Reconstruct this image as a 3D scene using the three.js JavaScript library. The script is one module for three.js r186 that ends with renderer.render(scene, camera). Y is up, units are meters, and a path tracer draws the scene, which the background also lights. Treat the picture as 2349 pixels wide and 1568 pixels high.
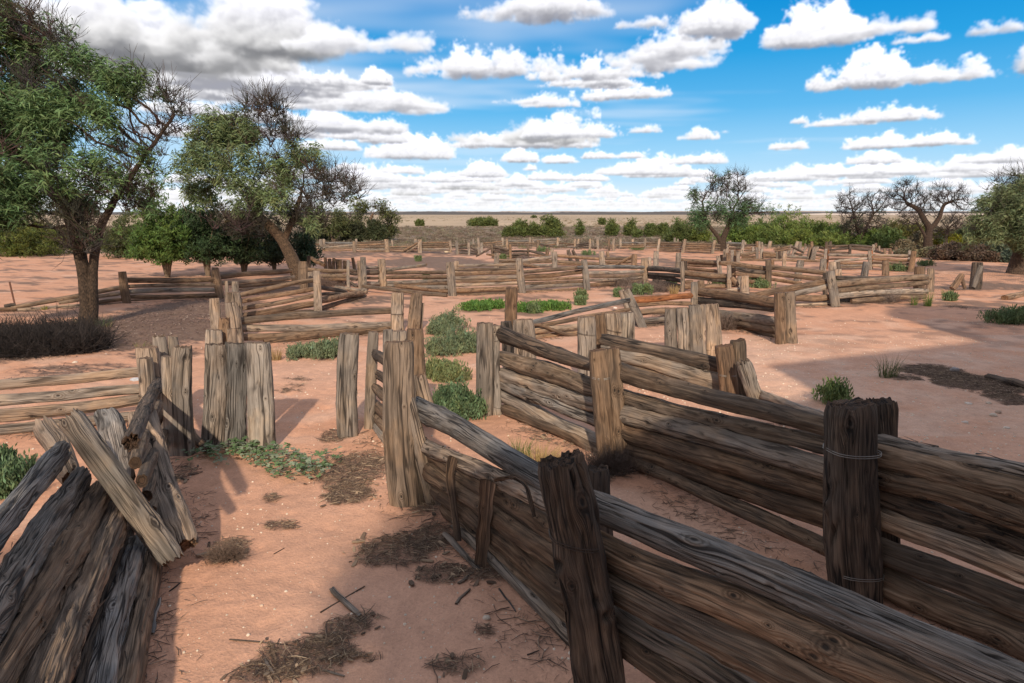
import * as THREE from 'three';
import { mergeGeometries } from 'three/addons/utils/BufferGeometryUtils.js';

// ------------------------------------------------------------------ camera, sun, exposure
const EYE = 3.0;                       // metres above the yard, from the landing of the shed
const FOCAL = 683, PITCH = 0.1841;     // a 24 mm lens, tipped 10.5 degrees down
const scene = new THREE.Scene();
const camera = new THREE.PerspectiveCamera(2 * Math.atan(341.5 / FOCAL) * 180 / Math.PI, 1024 / 683, 0.1, 120000);
camera.position.set(0, EYE, 0);
camera.rotation.set(-PITCH, 0, 0);
scene.add(camera);
const SUN_EL = 31 * Math.PI / 180, SUN_AZ = 2 * Math.PI / 180;   // behind the camera
const sunDir = new THREE.Vector3(Math.sin(SUN_AZ) * Math.cos(SUN_EL), Math.sin(SUN_EL), Math.cos(SUN_AZ) * Math.cos(SUN_EL));
const EXPOSURE = 1.17;
const sun = new THREE.DirectionalLight(0xffead0, 3.9);
sun.name = 'sun';
sun.position.copy(sunDir).multiplyScalar(120);
sun.castShadow = true;
sun.shadow.radius = 2.4;
sun.shadow.mapSize.set(4096, 4096);
Object.assign(sun.shadow.camera, { left: -70, right: 70, top: 70, bottom: -70, near: 1, far: 300 });
scene.add(sun, sun.target);

// ------------------------------------------------------------------ random numbers and noise
function rng(seed) {
  let a = (seed * 2654435761) >>> 0;
  return () => { a = (a + 0x6D2B79F5) | 0; let t = Math.imul(a ^ (a >>> 15), 1 | a); t = (t + Math.imul(t ^ (t >>> 7), 61 | t)) ^ t; return ((t ^ (t >>> 14)) >>> 0) / 4294967296; };
}
const PERM = new Uint8Array(512);
{ const r = rng(77), p = [...Array(256).keys()]; for (let i = 255; i > 0; i--) { const j = Math.floor(r() * (i + 1)); [p[i], p[j]] = [p[j], p[i]]; } for (let i = 0; i < 512; i++) PERM[i] = p[i & 255]; }
const GX = new Float32Array(256), GY = new Float32Array(256), GZ = new Float32Array(256);
{ const r = rng(78); for (let i = 0; i < 256; i++) { const z = r() * 2 - 1, a = r() * 6.2832, s = Math.sqrt(1 - z * z); GX[i] = s * Math.cos(a); GY[i] = s * Math.sin(a); GZ[i] = z; } }
const grad = (h, a, b, c) => { const i = PERM[h & 255]; return GX[i] * a + GY[i] * b + GZ[i] * c; };
const lerp = (a, b, t) => a + (b - a) * t;
const clamp = (x, a = 0, b = 1) => Math.min(b, Math.max(a, x));
const smooth = (a, b, x) => { const t = clamp((x - a) / (b - a)); return t * t * (3 - 2 * t); };
function noiseAt(X, Y, Z, X1, Y1, Z1, fx, fy, fz) {
  const u = fx * fx * fx * (fx * (fx * 6 - 15) + 10), v = fy * fy * fy * (fy * (fy * 6 - 15) + 10), w = fz * fz * fz * (fz * (fz * 6 - 15) + 10);
  const a = PERM[X], b = PERM[X1];
  const aa = PERM[a + Y], ab = PERM[a + Y1], ba = PERM[b + Y], bb = PERM[b + Y1];
  const lo = lerp(lerp(grad(aa + Z, fx, fy, fz), grad(ba + Z, fx - 1, fy, fz), u), lerp(grad(ab + Z, fx, fy - 1, fz), grad(bb + Z, fx - 1, fy - 1, fz), u), v);
  const hi = lerp(lerp(grad(aa + Z1, fx, fy, fz - 1), grad(ba + Z1, fx - 1, fy, fz - 1), u), lerp(grad(ab + Z1, fx, fy - 1, fz - 1), grad(bb + Z1, fx - 1, fy - 1, fz - 1), u), v);
  return 1.5 * (lo + (hi - lo) * w);
}
function noise3(x, y, z) {
  const xi = Math.floor(x), yi = Math.floor(y), zi = Math.floor(z), X = xi & 255, Y = yi & 255, Z = zi & 255;
  return noiseAt(X, Y, Z, (X + 1) & 255, (Y + 1) & 255, (Z + 1) & 255, x - xi, y - yi, z - zi);
}
const mod = (a, n) => ((a % n) + n) % n;
function tile2(x, y, px, py, seed) {           // repeats every px by py cells
  const xi = Math.floor(x), yi = Math.floor(y), X = mod(xi, px), Y = mod(yi, py);
  return noiseAt(X, Y, seed & 255, (X + 1) % px, (Y + 1) % py, (seed + 1) & 255, x - xi, y - yi, 0.37);
}
function fbm3(x, y, z, n) { let s = 0, a = 0.5; for (let i = 0; i < n; i++) { s += a * noise3(x, y, z); x *= 2.03; y *= 2.03; z *= 2.03; a *= 0.5; } return s; }

// ------------------------------------------------------------------ survey of the yard
// The photograph was measured on enlarged sheets; a sheet turns its own coordinates into a bearing from the camera.
const SHEET = (x0, y0, k) => (x, y) => [(x0 + x * k) * 0.43593, (y0 + y * k) * 0.43593];
const D = SHEET(0, 0, 1);
const cP = Math.cos(PITCH), sP = Math.sin(PITCH);
function bearing([px, py]) {                    // unit-free direction: right, up, forward
  const dx = px - 512, dy = 341.5 - py;
  return new THREE.Vector3(dx, dy * cP - FOCAL * sP, -(FOCAL * cP + dy * sP));
}
const eye = camera.position;
function onGround(p, y = 0) { const d = bearing(p); return d.multiplyScalar((y - EYE) / d.y).add(eye); }

// ------------------------------------------------------------------ sky: air and a field of fair-weather cumulus
const BASE_H = 1200;                            // height of the flat cloud bases
function airColor(el) {                         // radiance of the clear air, by elevation (radians)
  const d = Math.max(0, el) * 180 / Math.PI;
  const stops = [[0, 0.72, 0.79, 0.85], [1.2, 0.66, 0.78, 0.87], [2.6, 0.47, 0.69, 0.86], [5, 0.29, 0.58, 0.83], [8, 0.11, 0.43, 0.76], [12, 0.022, 0.315, 0.675], [16, 0.004, 0.24, 0.60], [24, 0.008, 0.21, 0.57], [50, 0.02, 0.17, 0.47], [90, 0.03, 0.15, 0.42]];
  let i = 0; while (i < stops.length - 2 && d > stops[i + 1][0]) i++;
  const a = stops[i], b = stops[i + 1], t = clamp((d - a[0]) / (b[0] - a[0]));
  return [lerp(a[1], b[1], t), lerp(a[2], b[2], t), lerp(a[3], b[3], t)];
}
const clouds = [];
function addCloud(x, z, w, d, h, turn, seed, thick = 1, alt = 0) { clouds.push({ x, z, w, d, h, c: Math.cos(turn), s: Math.sin(turn), seed, thick, base: BASE_H + alt, r: Math.hypot(w, d) }); }
function surveyedCloud(x0, x1, top, near, far, thick = 1) {
  const xc = (x0 + x1) / 2, el = (p) => { const b = bearing(p); return b.y / Math.hypot(b.x, b.z); };
  const n = BASE_H / el(D(xc, near)), f = BASE_H / el(D(xc, far)), b = bearing(D(xc, near)), az = Math.atan2(b.x, -b.z);
  const bl = bearing(D(x0, near)), br = bearing(D(x1, near));
  const w = n * (Math.atan2(br.x, -br.z) - Math.atan2(bl.x, -bl.z)) / 2;
  const d = Math.max((f - n) / 2, w * 0.35), dist = n + d;
  const h = Math.max(60, n * el(D(xc, top)) - BASE_H);
  addCloud(dist * Math.sin(az), -dist * Math.cos(az), w * 1.12 * dist / n, d * 1.1, h * 1.1, az, clouds.length * 13.7, thick);
}
for (const c of [[60, 640, -110, 82, 165], [380, 800, -90, 95, 135], [640, 985, -20, 95, 122], [330, 620, 150, 205, 236], [520, 800, 140, 200, 232], [700, 1060, 165, 238, 264], [330, 500, 205, 244, 262], [480, 700, 235, 268, 282], [330, 470, 262, 300, 312], [100, 420, 60, 150, 190, 1.3], [330, 620, 100, 175, 205, 1.2], [250, 420, 150, 200, 226], [640, 880, 150, 190, 214], [820, 900, 152, 186, 196, 1.4], [560, 760, 282, 300, 318, 0.6],
  [930, 1250, 78, 158, 178], [1235, 1480, 118, 170, 186], [1380, 1690, 20, 110, 165], [1560, 1720, -30, 60, 92], [1040, 1420, -50, 18, 48, 0.6], [1420, 1560, 5, 50, 70, 0.6], [1750, 1990, 8, 90, 104], [1850, 2150, -20, 66, 92], [2030, 2190, 52, 90, 97], [1890, 2210, 120, 183, 190], [1855, 2000, 248, 284, 289], [1930, 2125, 230, 272, 281], [1810, 1850, 263, 281, 284, 0.7],
  [1960, 2130, 305, 334, 340], [2060, 2220, 300, 328, 335], [1760, 1855, 303, 338, 344], [1550, 1640, 283, 317, 321], [1640, 1672, 292, 303, 306, 0.5], [1435, 1510, 277, 302, 305, 0.6], [1010, 1310, 222, 312, 332], [1190, 1400, 268, 309, 318], [1040, 1330, 296, 330, 338], [870, 1030, 314, 358, 364], [1120, 1260, 190, 228, 240, 0.8], [1215, 1325, 200, 241, 246], [1270, 1480, 160, 190, 199], [1355, 1525, 183, 219, 227], [830, 945, 280, 322, 329], [730, 850, 286, 314, 320, 0.7], [640, 900, 246, 290, 305, 0.6], [700, 840, 318, 340, 346, 0.7],
  [880, 965, 370, 395, 399], [770, 835, 360, 385, 390], [1545, 1655, 343, 372, 376], [1350, 1475, 340, 360, 364], [1365, 1560, 356, 396, 402], [1160, 1235, 343, 368, 372], [1195, 1232, 366, 388, 391], [1255, 1330, 352, 371, 374], [1015, 1160, 372, 402, 407], [1140, 1222, 395, 422, 426], [985, 1130, 400, 430, 435], [1290, 1390, 396, 412, 416], [860, 990, 405, 428, 432],
  [1945, 2060, 343, 372, 376], [2190, 2360, 333, 368, 374], [1965, 2125, 368, 396, 402], [2110, 2360, 364, 400, 407], [1690, 1900, 376, 410, 416], [1480, 1620, 384, 402, 408], [1600, 1720, 396, 414, 418], [1900, 2060, 400, 418, 422], [2230, 2349, 30, 68, 80, 0.35]]) surveyedCloud(...c);
{
  const r = rng(4242);
  for (let i = 0; i < 1050; i++) {               // the same broken field overhead and behind
    const dist = 300 + Math.sqrt(r()) * 11500, az = r() * Math.PI * 2 - Math.PI, el = Math.atan(BASE_H / dist), w = 420 + 900 * r() * r(), a = r(), b = r();
    if (Math.abs(az) < 1.0 && el < 0.42) continue;
    addCloud(dist * Math.sin(az), -dist * Math.cos(az), w * 1.3, w * (0.7 + 0.5 * a), 160 + 240 * b, az, i * 5.3, 0.5);
  }
  for (let i = 0; i < 9000; i++) {              // the rest of the field, out to the horizon and all round
    const dist = 1500 + Math.pow(r(), 0.62) * 190000, az = r() * Math.PI * 2 - Math.PI, el = Math.atan(BASE_H / dist);
    const k = r(), w = 350 + 900 * k * k, big = dist > 22000;
    const seen = Math.abs(az) < 0.72 && el > 0.052 && el < 0.36;      // there the surveyed clouds stand
    const a = r(), b = r(), c = r();
    if (seen) continue;
    addCloud(dist * Math.sin(az), -dist * Math.cos(az), w * (big ? 1.1 : 1.2), w * (0.5 + 0.6 * a), (200 + 330 * k) * (0.65 + 0.6 * b), az + (c - 0.5) * 0.8, i * 3.1, 0.9);
  }
}
function cloudField(c, x, y, z, detail) {        // metres inside the cloud (negative: outside)
  const rx = x - c.x, rz = z - c.z;
  const a = (rx * c.c + rz * c.s) / c.w, b = (rx * c.s - rz * c.c) / c.d;
  const q = a * a + b * b;
  if (q > 1.7) return -1e3;
  const H = (y - c.base) / c.h;
  if (H < -0.25 || H > 1.5) return -1e3;
  const L = 1 / c.h;
  const lx = rx * L, lz = rz * L;
  const wide = noise3(lx * 0.33 + c.seed, lz * 0.33, c.seed * 0.37), lump = wide * 0.75 + 0.55 * noise3(lx * 0.95 + c.seed, lz * 0.95, 3.3 + H * 0.5);
  const e = 1 - Math.sqrt(q) + 0.34 * wide + 0.16 * lump;
  const prof = Math.pow(Math.max(0, e), 0.42) * (0.66 + 0.80 * lump) + Math.min(0, e);
  let f = Math.min((prof - H) * 0.9, (H + 0.03 + 0.05 * lump) * 2.4, e * 1.9);
  if (f < -0.46) return -1e3;
  let n = 0, amp = 0.40, s = 1.9 * L, px = x * s + c.seed, py = y * s * 1.15, pz = z * s;
  for (let i = 0; i < detail; i++) { const v = noise3(px, py, pz); n += amp * (i < 1 ? v : Math.abs(v) * 1.9 - 0.42); amp *= 0.58; px *= 2.1; py *= 2.1; pz *= 2.1; }
  const rag = 0.55 + 0.75 * smooth(-0.4, 0.5, wide + 0.3 * noise3(lx * 2 + c.seed, lz * 2, 9));
  f += (n - 0.05) * rag * clamp((H + 0.15) * 4, 0.35, 1);
  return f * c.h;
}
const skySun = sunDir;
function skyRay(dx, dy, dz, list, fine) {        // radiance along a direction above the horizon
  const el = Math.asin(dy), air = airColor(el);
  const haze = airColor(0.004);
  // thin high veil, broken
  const vx = dx / Math.max(dy, 0.03), vz = dz / Math.max(dy, 0.03);
  const veil = 0.5 * smooth(0.05, 0.5, fbm3(vx * 0.35 + 3, vz * 0.5, 1.7, 4) + 0.10 - 0.34 * vx / (1 + Math.abs(vx)) ) ;
  const bg = air.map((v, i) => lerp(v, [0.80, 0.84, 0.90][i], veil * clamp(el * 6)));
  let T = 1, R = 0, G = 0, B = 0;
  for (const c of list) {
    if (T < 0.02) break;
    const dist0 = Math.hypot(c.x, c.z), hx = Math.hypot(dx, dz);
    let t0 = Math.max((dist0 - c.r * 1.25) / hx, (c.base - 0.1 * c.h) / dy, 200), t1 = Math.min((dist0 + c.r * 1.25) / hx, (c.base + c.h * 1.45) / dy);
    if (t1 <= t0) continue;
    // closest approach in plan
    const tc = (c.x * dx + c.z * dz) / (hx * hx), px = dx * tc - c.x, pz = dz * tc - c.z;
    if (px * px + pz * pz > c.r * c.r * 1.7) continue;
    const n = fine ? Math.min(110, Math.max(14, Math.ceil((t1 - t0) / (c.h * 0.055)))) : 12, st = (t1 - t0) / n;
    const sigma = 0.026 * c.thick * (300 / Math.max(150, c.h)), soft = c.h * 0.23;
    for (let i = 0; i < n && T > 0.02; i++) {
      const t = t0 + st * (i + 0.5), x = dx * t, y = dy * t, z = dz * t;
      let f = cloudField(c, x, y, z, fine ? 6 : 2);
      if (f <= 0) continue;
      const dens = clamp(f / soft) * sigma, al = 1 - Math.exp(-dens * st);
      let tau = 0;
      const q = c.h * 0.13;
      for (let k = 1; k <= 4; k++) { const m = q * k * k * 0.55, g = cloudField(c, x + skySun.x * m, y + skySun.y * m, z + skySun.z * m, 2); if (g > 0) tau += clamp(g / soft) * q * k * 0.6; }
      tau *= (c.h > 560 ? 0.034 : 0.020) * (300 / Math.max(150, c.h));
      const H = clamp((y - c.base) / c.h), lit = 0.46 * Math.exp(-tau * 1.2) + 0.36 * Math.exp(-tau * 0.36), amb = (c.h > 560 ? 0.03 : 0.13) + 0.33 * smooth(0, 0.75, H);
      const w = T * al, far = 1 - Math.exp(-t / 75000);
      R += w * lerp(lit * 1.05 + amb * 0.88, haze[0] * 1.22, far); G += w * lerp(lit * 1.03 + amb * 0.91, haze[1] * 1.1, far); B += w * lerp(lit * 1.01 + amb * 1.22, haze[2] * 1.03, far);
      T *= 1 - al;
    }
  }
  return [R + T * bg[0], G + T * bg[1], B + T * bg[2]];
}
function buildSky() {
  const W = 4096, HT = 2048, data = new Float32Array(W * HT * 4);
  for (const c of clouds) { c.az = Math.atan2(c.z, c.x); c.dist = Math.hypot(c.x, c.z); c.half = c.dist > c.r * 1.35 ? Math.asin(c.r * 1.3 / c.dist) : 9; c.lo = Math.atan((c.base - 0.15 * c.h) / (c.dist + c.r * 1.25)); c.hi = Math.atan((c.base + 1.5 * c.h) / Math.max(60, c.dist - c.r * 1.25)); }
  clouds.sort((a, b) => a.dist - b.dist);
  const ray = (u, v, fine, column) => {
    const az = (u - 0.5) * 2 * Math.PI, el = Math.max(0.0008, (v - 0.5) * Math.PI), ce = Math.cos(el);
    return skyRay(Math.cos(az) * ce, Math.sin(el), Math.sin(az) * ce, column.filter((c) => el > c.lo && el < c.hi), fine);
  };
  const columnOf = (u) => { const az = (u - 0.5) * 2 * Math.PI; return clouds.filter((c) => Math.abs(Math.atan2(Math.sin(az - c.az), Math.cos(az - c.az))) < c.half); };
  // coarse everywhere, fine where the eye can go: 45 degrees to each side of the view, up to 24 degrees
  const K = 8, cw = W / K, ch = HT / K, coarse = new Float32Array((cw + 1) * (ch + 1) * 3);
  for (let i = 0; i < cw; i++) {
    const u = i / cw, col = columnOf(u);
    for (let j = ch / 2; j <= ch; j++) coarse.set(ray(u, Math.min(j / ch, 0.9999), false, col), (j * (cw + 1) + i) * 3);
  }
  for (let j = 0; j <= ch; j++) for (let k = 0; k < 3; k++) coarse[(j * (cw + 1) + cw) * 3 + k] = coarse[j * (cw + 1) * 3 + k];
  const i0 = Math.round(W * (0.25 - 45 / 360)), i1 = Math.round(W * (0.25 + 45 / 360)), jTop = Math.round(HT * (0.5 + 24 / 180));
  for (let i = 0; i < W; i++) {
    const fine = i >= i0 && i <= i1, u = (i + 0.5) / W, col = fine ? columnOf(u) : null;
    for (let j = HT / 2; j < HT; j++) {
      const o = (j * W + i) * 4;
      let c;
      if (fine && j < jTop) c = ray(u, (j + 0.5) / HT, true, col);
      else {
        const x = (i + 0.5) / K, y = (j + 0.5) / K, xi = Math.floor(x), yi = Math.floor(y), fx = x - xi, fy = y - yi, p = (a, b, k) => coarse[(b * (cw + 1) + a) * 3 + k];
        c = [0, 1, 2].map((k) => lerp(lerp(p(xi, yi, k), p(xi + 1, yi, k), fx), lerp(p(xi, Math.min(yi + 1, ch), k), p(xi + 1, Math.min(yi + 1, ch), k), fx), fy));
      }
      data[o] = c[0]; data[o + 1] = c[1]; data[o + 2] = c[2]; data[o + 3] = 1;
    }
  }
  for (let j = 0; j < HT / 2; j++) for (let i = 0; i < W; i++) { const o = (j * W + i) * 4; data[o] = 0.34; data[o + 1] = 0.25; data[o + 2] = 0.19; data[o + 3] = 1; }
  const t = new THREE.DataTexture(data, W, HT, THREE.RGBAFormat, THREE.FloatType);
  t.mapping = THREE.EquirectangularReflectionMapping;
  t.minFilter = t.magFilter = THREE.LinearFilter;
  t.needsUpdate = true;
  return t;
}
const sky = buildSky();
scene.background = sky;
scene.environment = sky;

// ------------------------------------------------------------------ materials
function bytes(w, h, fn, srgb) {               // fn(x, y) -> [r, g, b] linear 0..1 (or one number)
  const d = new Uint8Array(w * h * 4);
  const enc = (v) => 255 * (v <= 0.0031308 ? v * 12.92 : 1.055 * Math.pow(v, 1 / 2.4) - 0.055);
  for (let y = 0; y < h; y++) for (let x = 0; x < w; x++) {
    const c = fn(x, y), o = (y * w + x) * 4;
    for (let k = 0; k < 3; k++) { const v = clamp(typeof c === 'number' ? c : c[k]); d[o + k] = srgb ? enc(v) : v * 255; }
    d[o + 3] = 255;
  }
  const t = new THREE.DataTexture(d, w, h, THREE.RGBAFormat, THREE.UnsignedByteType);
  t.wrapS = t.wrapT = THREE.RepeatWrapping; t.magFilter = THREE.LinearFilter; t.minFilter = THREE.LinearMipmapLinearFilter; t.generateMipmaps = true;
  if (srgb) t.colorSpace = THREE.SRGBColorSpace;
  t.needsUpdate = true;
  return t;
}
// Split red-gum and cypress rails gone grey: grain that bends round knots, drying cracks, rot and weathering. One tile is 0.8 m round by 2.4 m long.
const TILE_U = 0.8, TILE_V = 2.4;
function woodMaterial(kind, seed) {
  const W = 768, H = 1536, r = rng(seed);
  const looks = {                               // light wood, heart wood, crack, share of heart, crack amount, knots
    tan: { a: [0.385, 0.298, 0.224], b: [0.205, 0.145, 0.100], c: [0.030, 0.022, 0.018], heart: 0.38, crack: 0.9, knots: 10, grey: 0.42 },
    brown: { a: [0.280, 0.192, 0.127], b: [0.092, 0.056, 0.034], c: [0.013, 0.010, 0.008], heart: 0.48, crack: 0.62, knots: 26, grey: 0.18 },
    silver: { a: [0.315, 0.278, 0.245], b: [0.110, 0.088, 0.071], c: [0.020, 0.017, 0.016], heart: 0.45, crack: 1.15, knots: 10, grey: 0.75 },
    dark: { a: [0.225, 0.165, 0.120], b: [0.042, 0.028, 0.021], c: [0.007, 0.006, 0.006], heart: 0.66, crack: 1.2, knots: 10, grey: 0.25 },
  };
  const L = looks[kind];
  const knots = Array.from({ length: L.knots }, () => ({ u: r() * TILE_U, v: r() * TILE_V, s: 0.009 + 0.024 * r() * r(), e: 1.3 + r() }));
  const height = new Float32Array(W * H), shade = new Float32Array(W * H * 3);
  const wrap = (d, n) => d - Math.round(d / n) * n;
  for (let y = 0; y < H; y++) for (let x = 0; x < W; x++) {
    const u = (x / W) * TILE_U, v = (y / H) * TILE_V;
    let g = u + 0.018 * tile2(u / TILE_U * 4, v / TILE_V * 4, 4, 4, seed) + 0.004 * tile2(u / TILE_U * 8, v / TILE_V * 14, 8, 14, seed + 1);
    let ring = 0, hole = 0, eye = 9;
    for (const k of knots) {
      const du = wrap(u - k.u, TILE_U), dv = wrap(v - k.v, TILE_V) / k.e, dd = (du * du + dv * dv) / (k.s * k.s);
      if (dd > 30) continue;
      g -= du * 1.05 * Math.exp(-dd / 5.5);
      const d1 = Math.sqrt(dd) * (1 + 0.18 * noise3(du * 90, dv * 90, k.u * 9));
      if (d1 < eye) eye = d1;
      ring = Math.max(ring, Math.exp(-Math.pow((d1 - 1.0) / 0.22, 2)), 0.6 * Math.exp(-Math.pow((d1 - 1.7) / 0.2, 2)));
      hole = Math.max(hole, 1 - smooth(0.25, 0.7, d1));
    }
    const G = g / TILE_U, V = v / TILE_V;
    const fine = tile2(G * 150, V * 9, 150, 9, seed + 2), mid = tile2(G * 60, V * 5, 60, 5, seed + 3), coarse = tile2(G * 22, V * 3, 22, 3, seed + 4);
    const hair = tile2(G * 320, V * 24, 320, 24, seed + 9);
    const cr1 = Math.abs(tile2(G * 15, V * 2, 15, 2, seed + 5) + 0.10 * mid), cr2 = Math.abs(tile2(G * 40, V * 4, 40, 4, seed + 6) + 0.10 * fine), cr3 = Math.abs(tile2(G * 90, V * 7, 90, 7, seed + 12) + 0.1 * hair);
    const open = smooth(-0.25, 0.35, tile2(G * 7, V * 3, 7, 3, seed + 7)), open2 = smooth(-0.3, 0.3, tile2(G * 11, V * 5, 11, 5, seed + 13));
    const crack = L.crack * Math.max((1 - smooth(0.035, 0.125, cr1)) * open, 0.8 * (1 - smooth(0.02, 0.12, cr2)) * open2, 0.35 * (1 - smooth(0.0, 0.12, cr3)) * (1 - open));
    const patch = tile2(u / TILE_U * 3, V * 5, 3, 5, seed + 8) + 0.5 * tile2(u / TILE_U * 9, V * 18, 9, 18, seed + 10);
    const rot = smooth(0.25, 0.75, patch + 0.25 * coarse);
    let t = clamp(L.heart + 0.30 * coarse + 0.24 * mid + 0.30 * fine + 0.45 * rot - 0.25 * patch);
    let c = [0, 1, 2].map((k) => lerp(L.a[k], L.b[k], t));
    const lum = (c[0] + c[1] + c[2]) / 3, gy = L.grey * smooth(-0.5, 0.4, -patch);
    c = c.map((q) => q * (1 + 0.22 * patch));
    c = c.map((q, k) => lerp(q, lum * [1.03, 1.0, 0.97][k], gy) * (1 + 0.30 * hair + 0.14 * fine));
    if (ring) c = c.map((q, k) => lerp(q, L.b[k] * 0.62, ring * 0.75));
    if (hole) c = c.map((q, k) => lerp(q, L.c[k] * 1.3, hole * 0.95));
    const cc = clamp(crack);
    c = c.map((q, k) => lerp(q, L.c[k], cc * 0.95));
    height[y * W + x] = 0.62 + 0.13 * mid + 0.11 * fine + 0.06 * hair + 0.10 * coarse - 0.5 * cc - 0.35 * hole + 0.15 * ring * (1 - hole);
    shade.set(c, (y * W + x) * 3);
  }
  const map = bytes(W, H, (x, y) => { const o = (y * W + x) * 3; return [shade[o], shade[o + 1], shade[o + 2]]; }, true);
  const bump = bytes(W, H, (x, y) => height[y * W + x], false);
  return new THREE.MeshStandardMaterial({ name: 'weathered_wood_' + kind, map, bumpMap: bump, bumpScale: 0.022, roughness: 0.93, metalness: 0, vertexColors: true });
}
const WOOD = { t: woodMaterial('tan', 11), b: woodMaterial('brown', 23), s: woodMaterial('silver', 37), d: woodMaterial('dark', 53) };
const plain = (name, c, rough = 0.9, more = {}) => new THREE.MeshStandardMaterial({ name, color: new THREE.Color().setRGB(...c), roughness: rough, ...more });
const M = {
  wire: plain('rusty_wire', [0.07, 0.055, 0.045], 0.55, { metalness: 0.5 }),
  wireNew: plain('galvanised_wire', [0.32, 0.31, 0.29], 0.45, { metalness: 0.7 }),
  bark: null,
};
function barkMaterial() {
  const W = 512, H = 512, seed = 91, hgt = new Float32Array(W * H);
  const map = bytes(W, H, (x, y) => {
    const u = x / W, v = y / H, w = u + 0.03 * tile2(u * 6, v * 5, 6, 5, seed);
    const rid = Math.abs(tile2(w * 14, v * 5, 14, 5, seed + 1)) , fl = tile2(w * 40, v * 22, 40, 22, seed + 2), hi = tile2(u * 90, v * 60, 90, 60, seed + 3);
    const k = smooth(0.02, 0.30, rid + 0.06 * fl);
    hgt[y * W + x] = 0.15 + 0.65 * k + 0.12 * fl + 0.08 * hi;
    const t = 0.35 + 0.65 * k;
    return [0.165, 0.118, 0.085].map((q) => q * t * (1 + 0.28 * fl + 0.2 * hi));
  }, true);
  const bump = bytes(W, H, (x, y) => hgt[y * W + x], false);
  return new THREE.MeshStandardMaterial({ name: 'tree_bark', map, bumpMap: bump, bumpScale: 0.02, roughness: 0.95, vertexColors: true });
}
M.bark = barkMaterial();
const leafMat = (name, trans = 0.35) => new THREE.MeshPhysicalMaterial({ name, color: 0xffffff, roughness: 0.62, transmission: trans, thickness: 0, side: THREE.DoubleSide, specularIntensity: 0.4 });
M.leaf = leafMat('leaves');
M.twig = plain('dead_twigs', [1, 1, 1], 0.95);

// ------------------------------------------------------------------ naming and labelling
const taken = {};
function numbered(name) { const n = taken[name] ?? 0; taken[name] = n + 1; return n ? `${name}_${String(n).padStart(3, '0')}` : name; }
function tag(o, label, category, group, kind) {
  o.userData.label = label; o.userData.category = category;
  if (group) o.userData.group = group;
  if (kind) o.userData.kind = kind;
  return o;
}
function thing(name, label, category, pos, group) {
  const o = new THREE.Group(); o.name = numbered(name); o.position.copy(pos); scene.add(o);
  return tag(o, label, category, group);
}
function addMesh(geo, mat, name, parent, kind) {
  const m = new THREE.Mesh(geo, mat); m.name = parent === scene ? numbered(name) : name; m.castShadow = m.receiveShadow = true;
  if (kind) m.userData.kind = kind;
  parent.add(m);
  return m;
}

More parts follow.
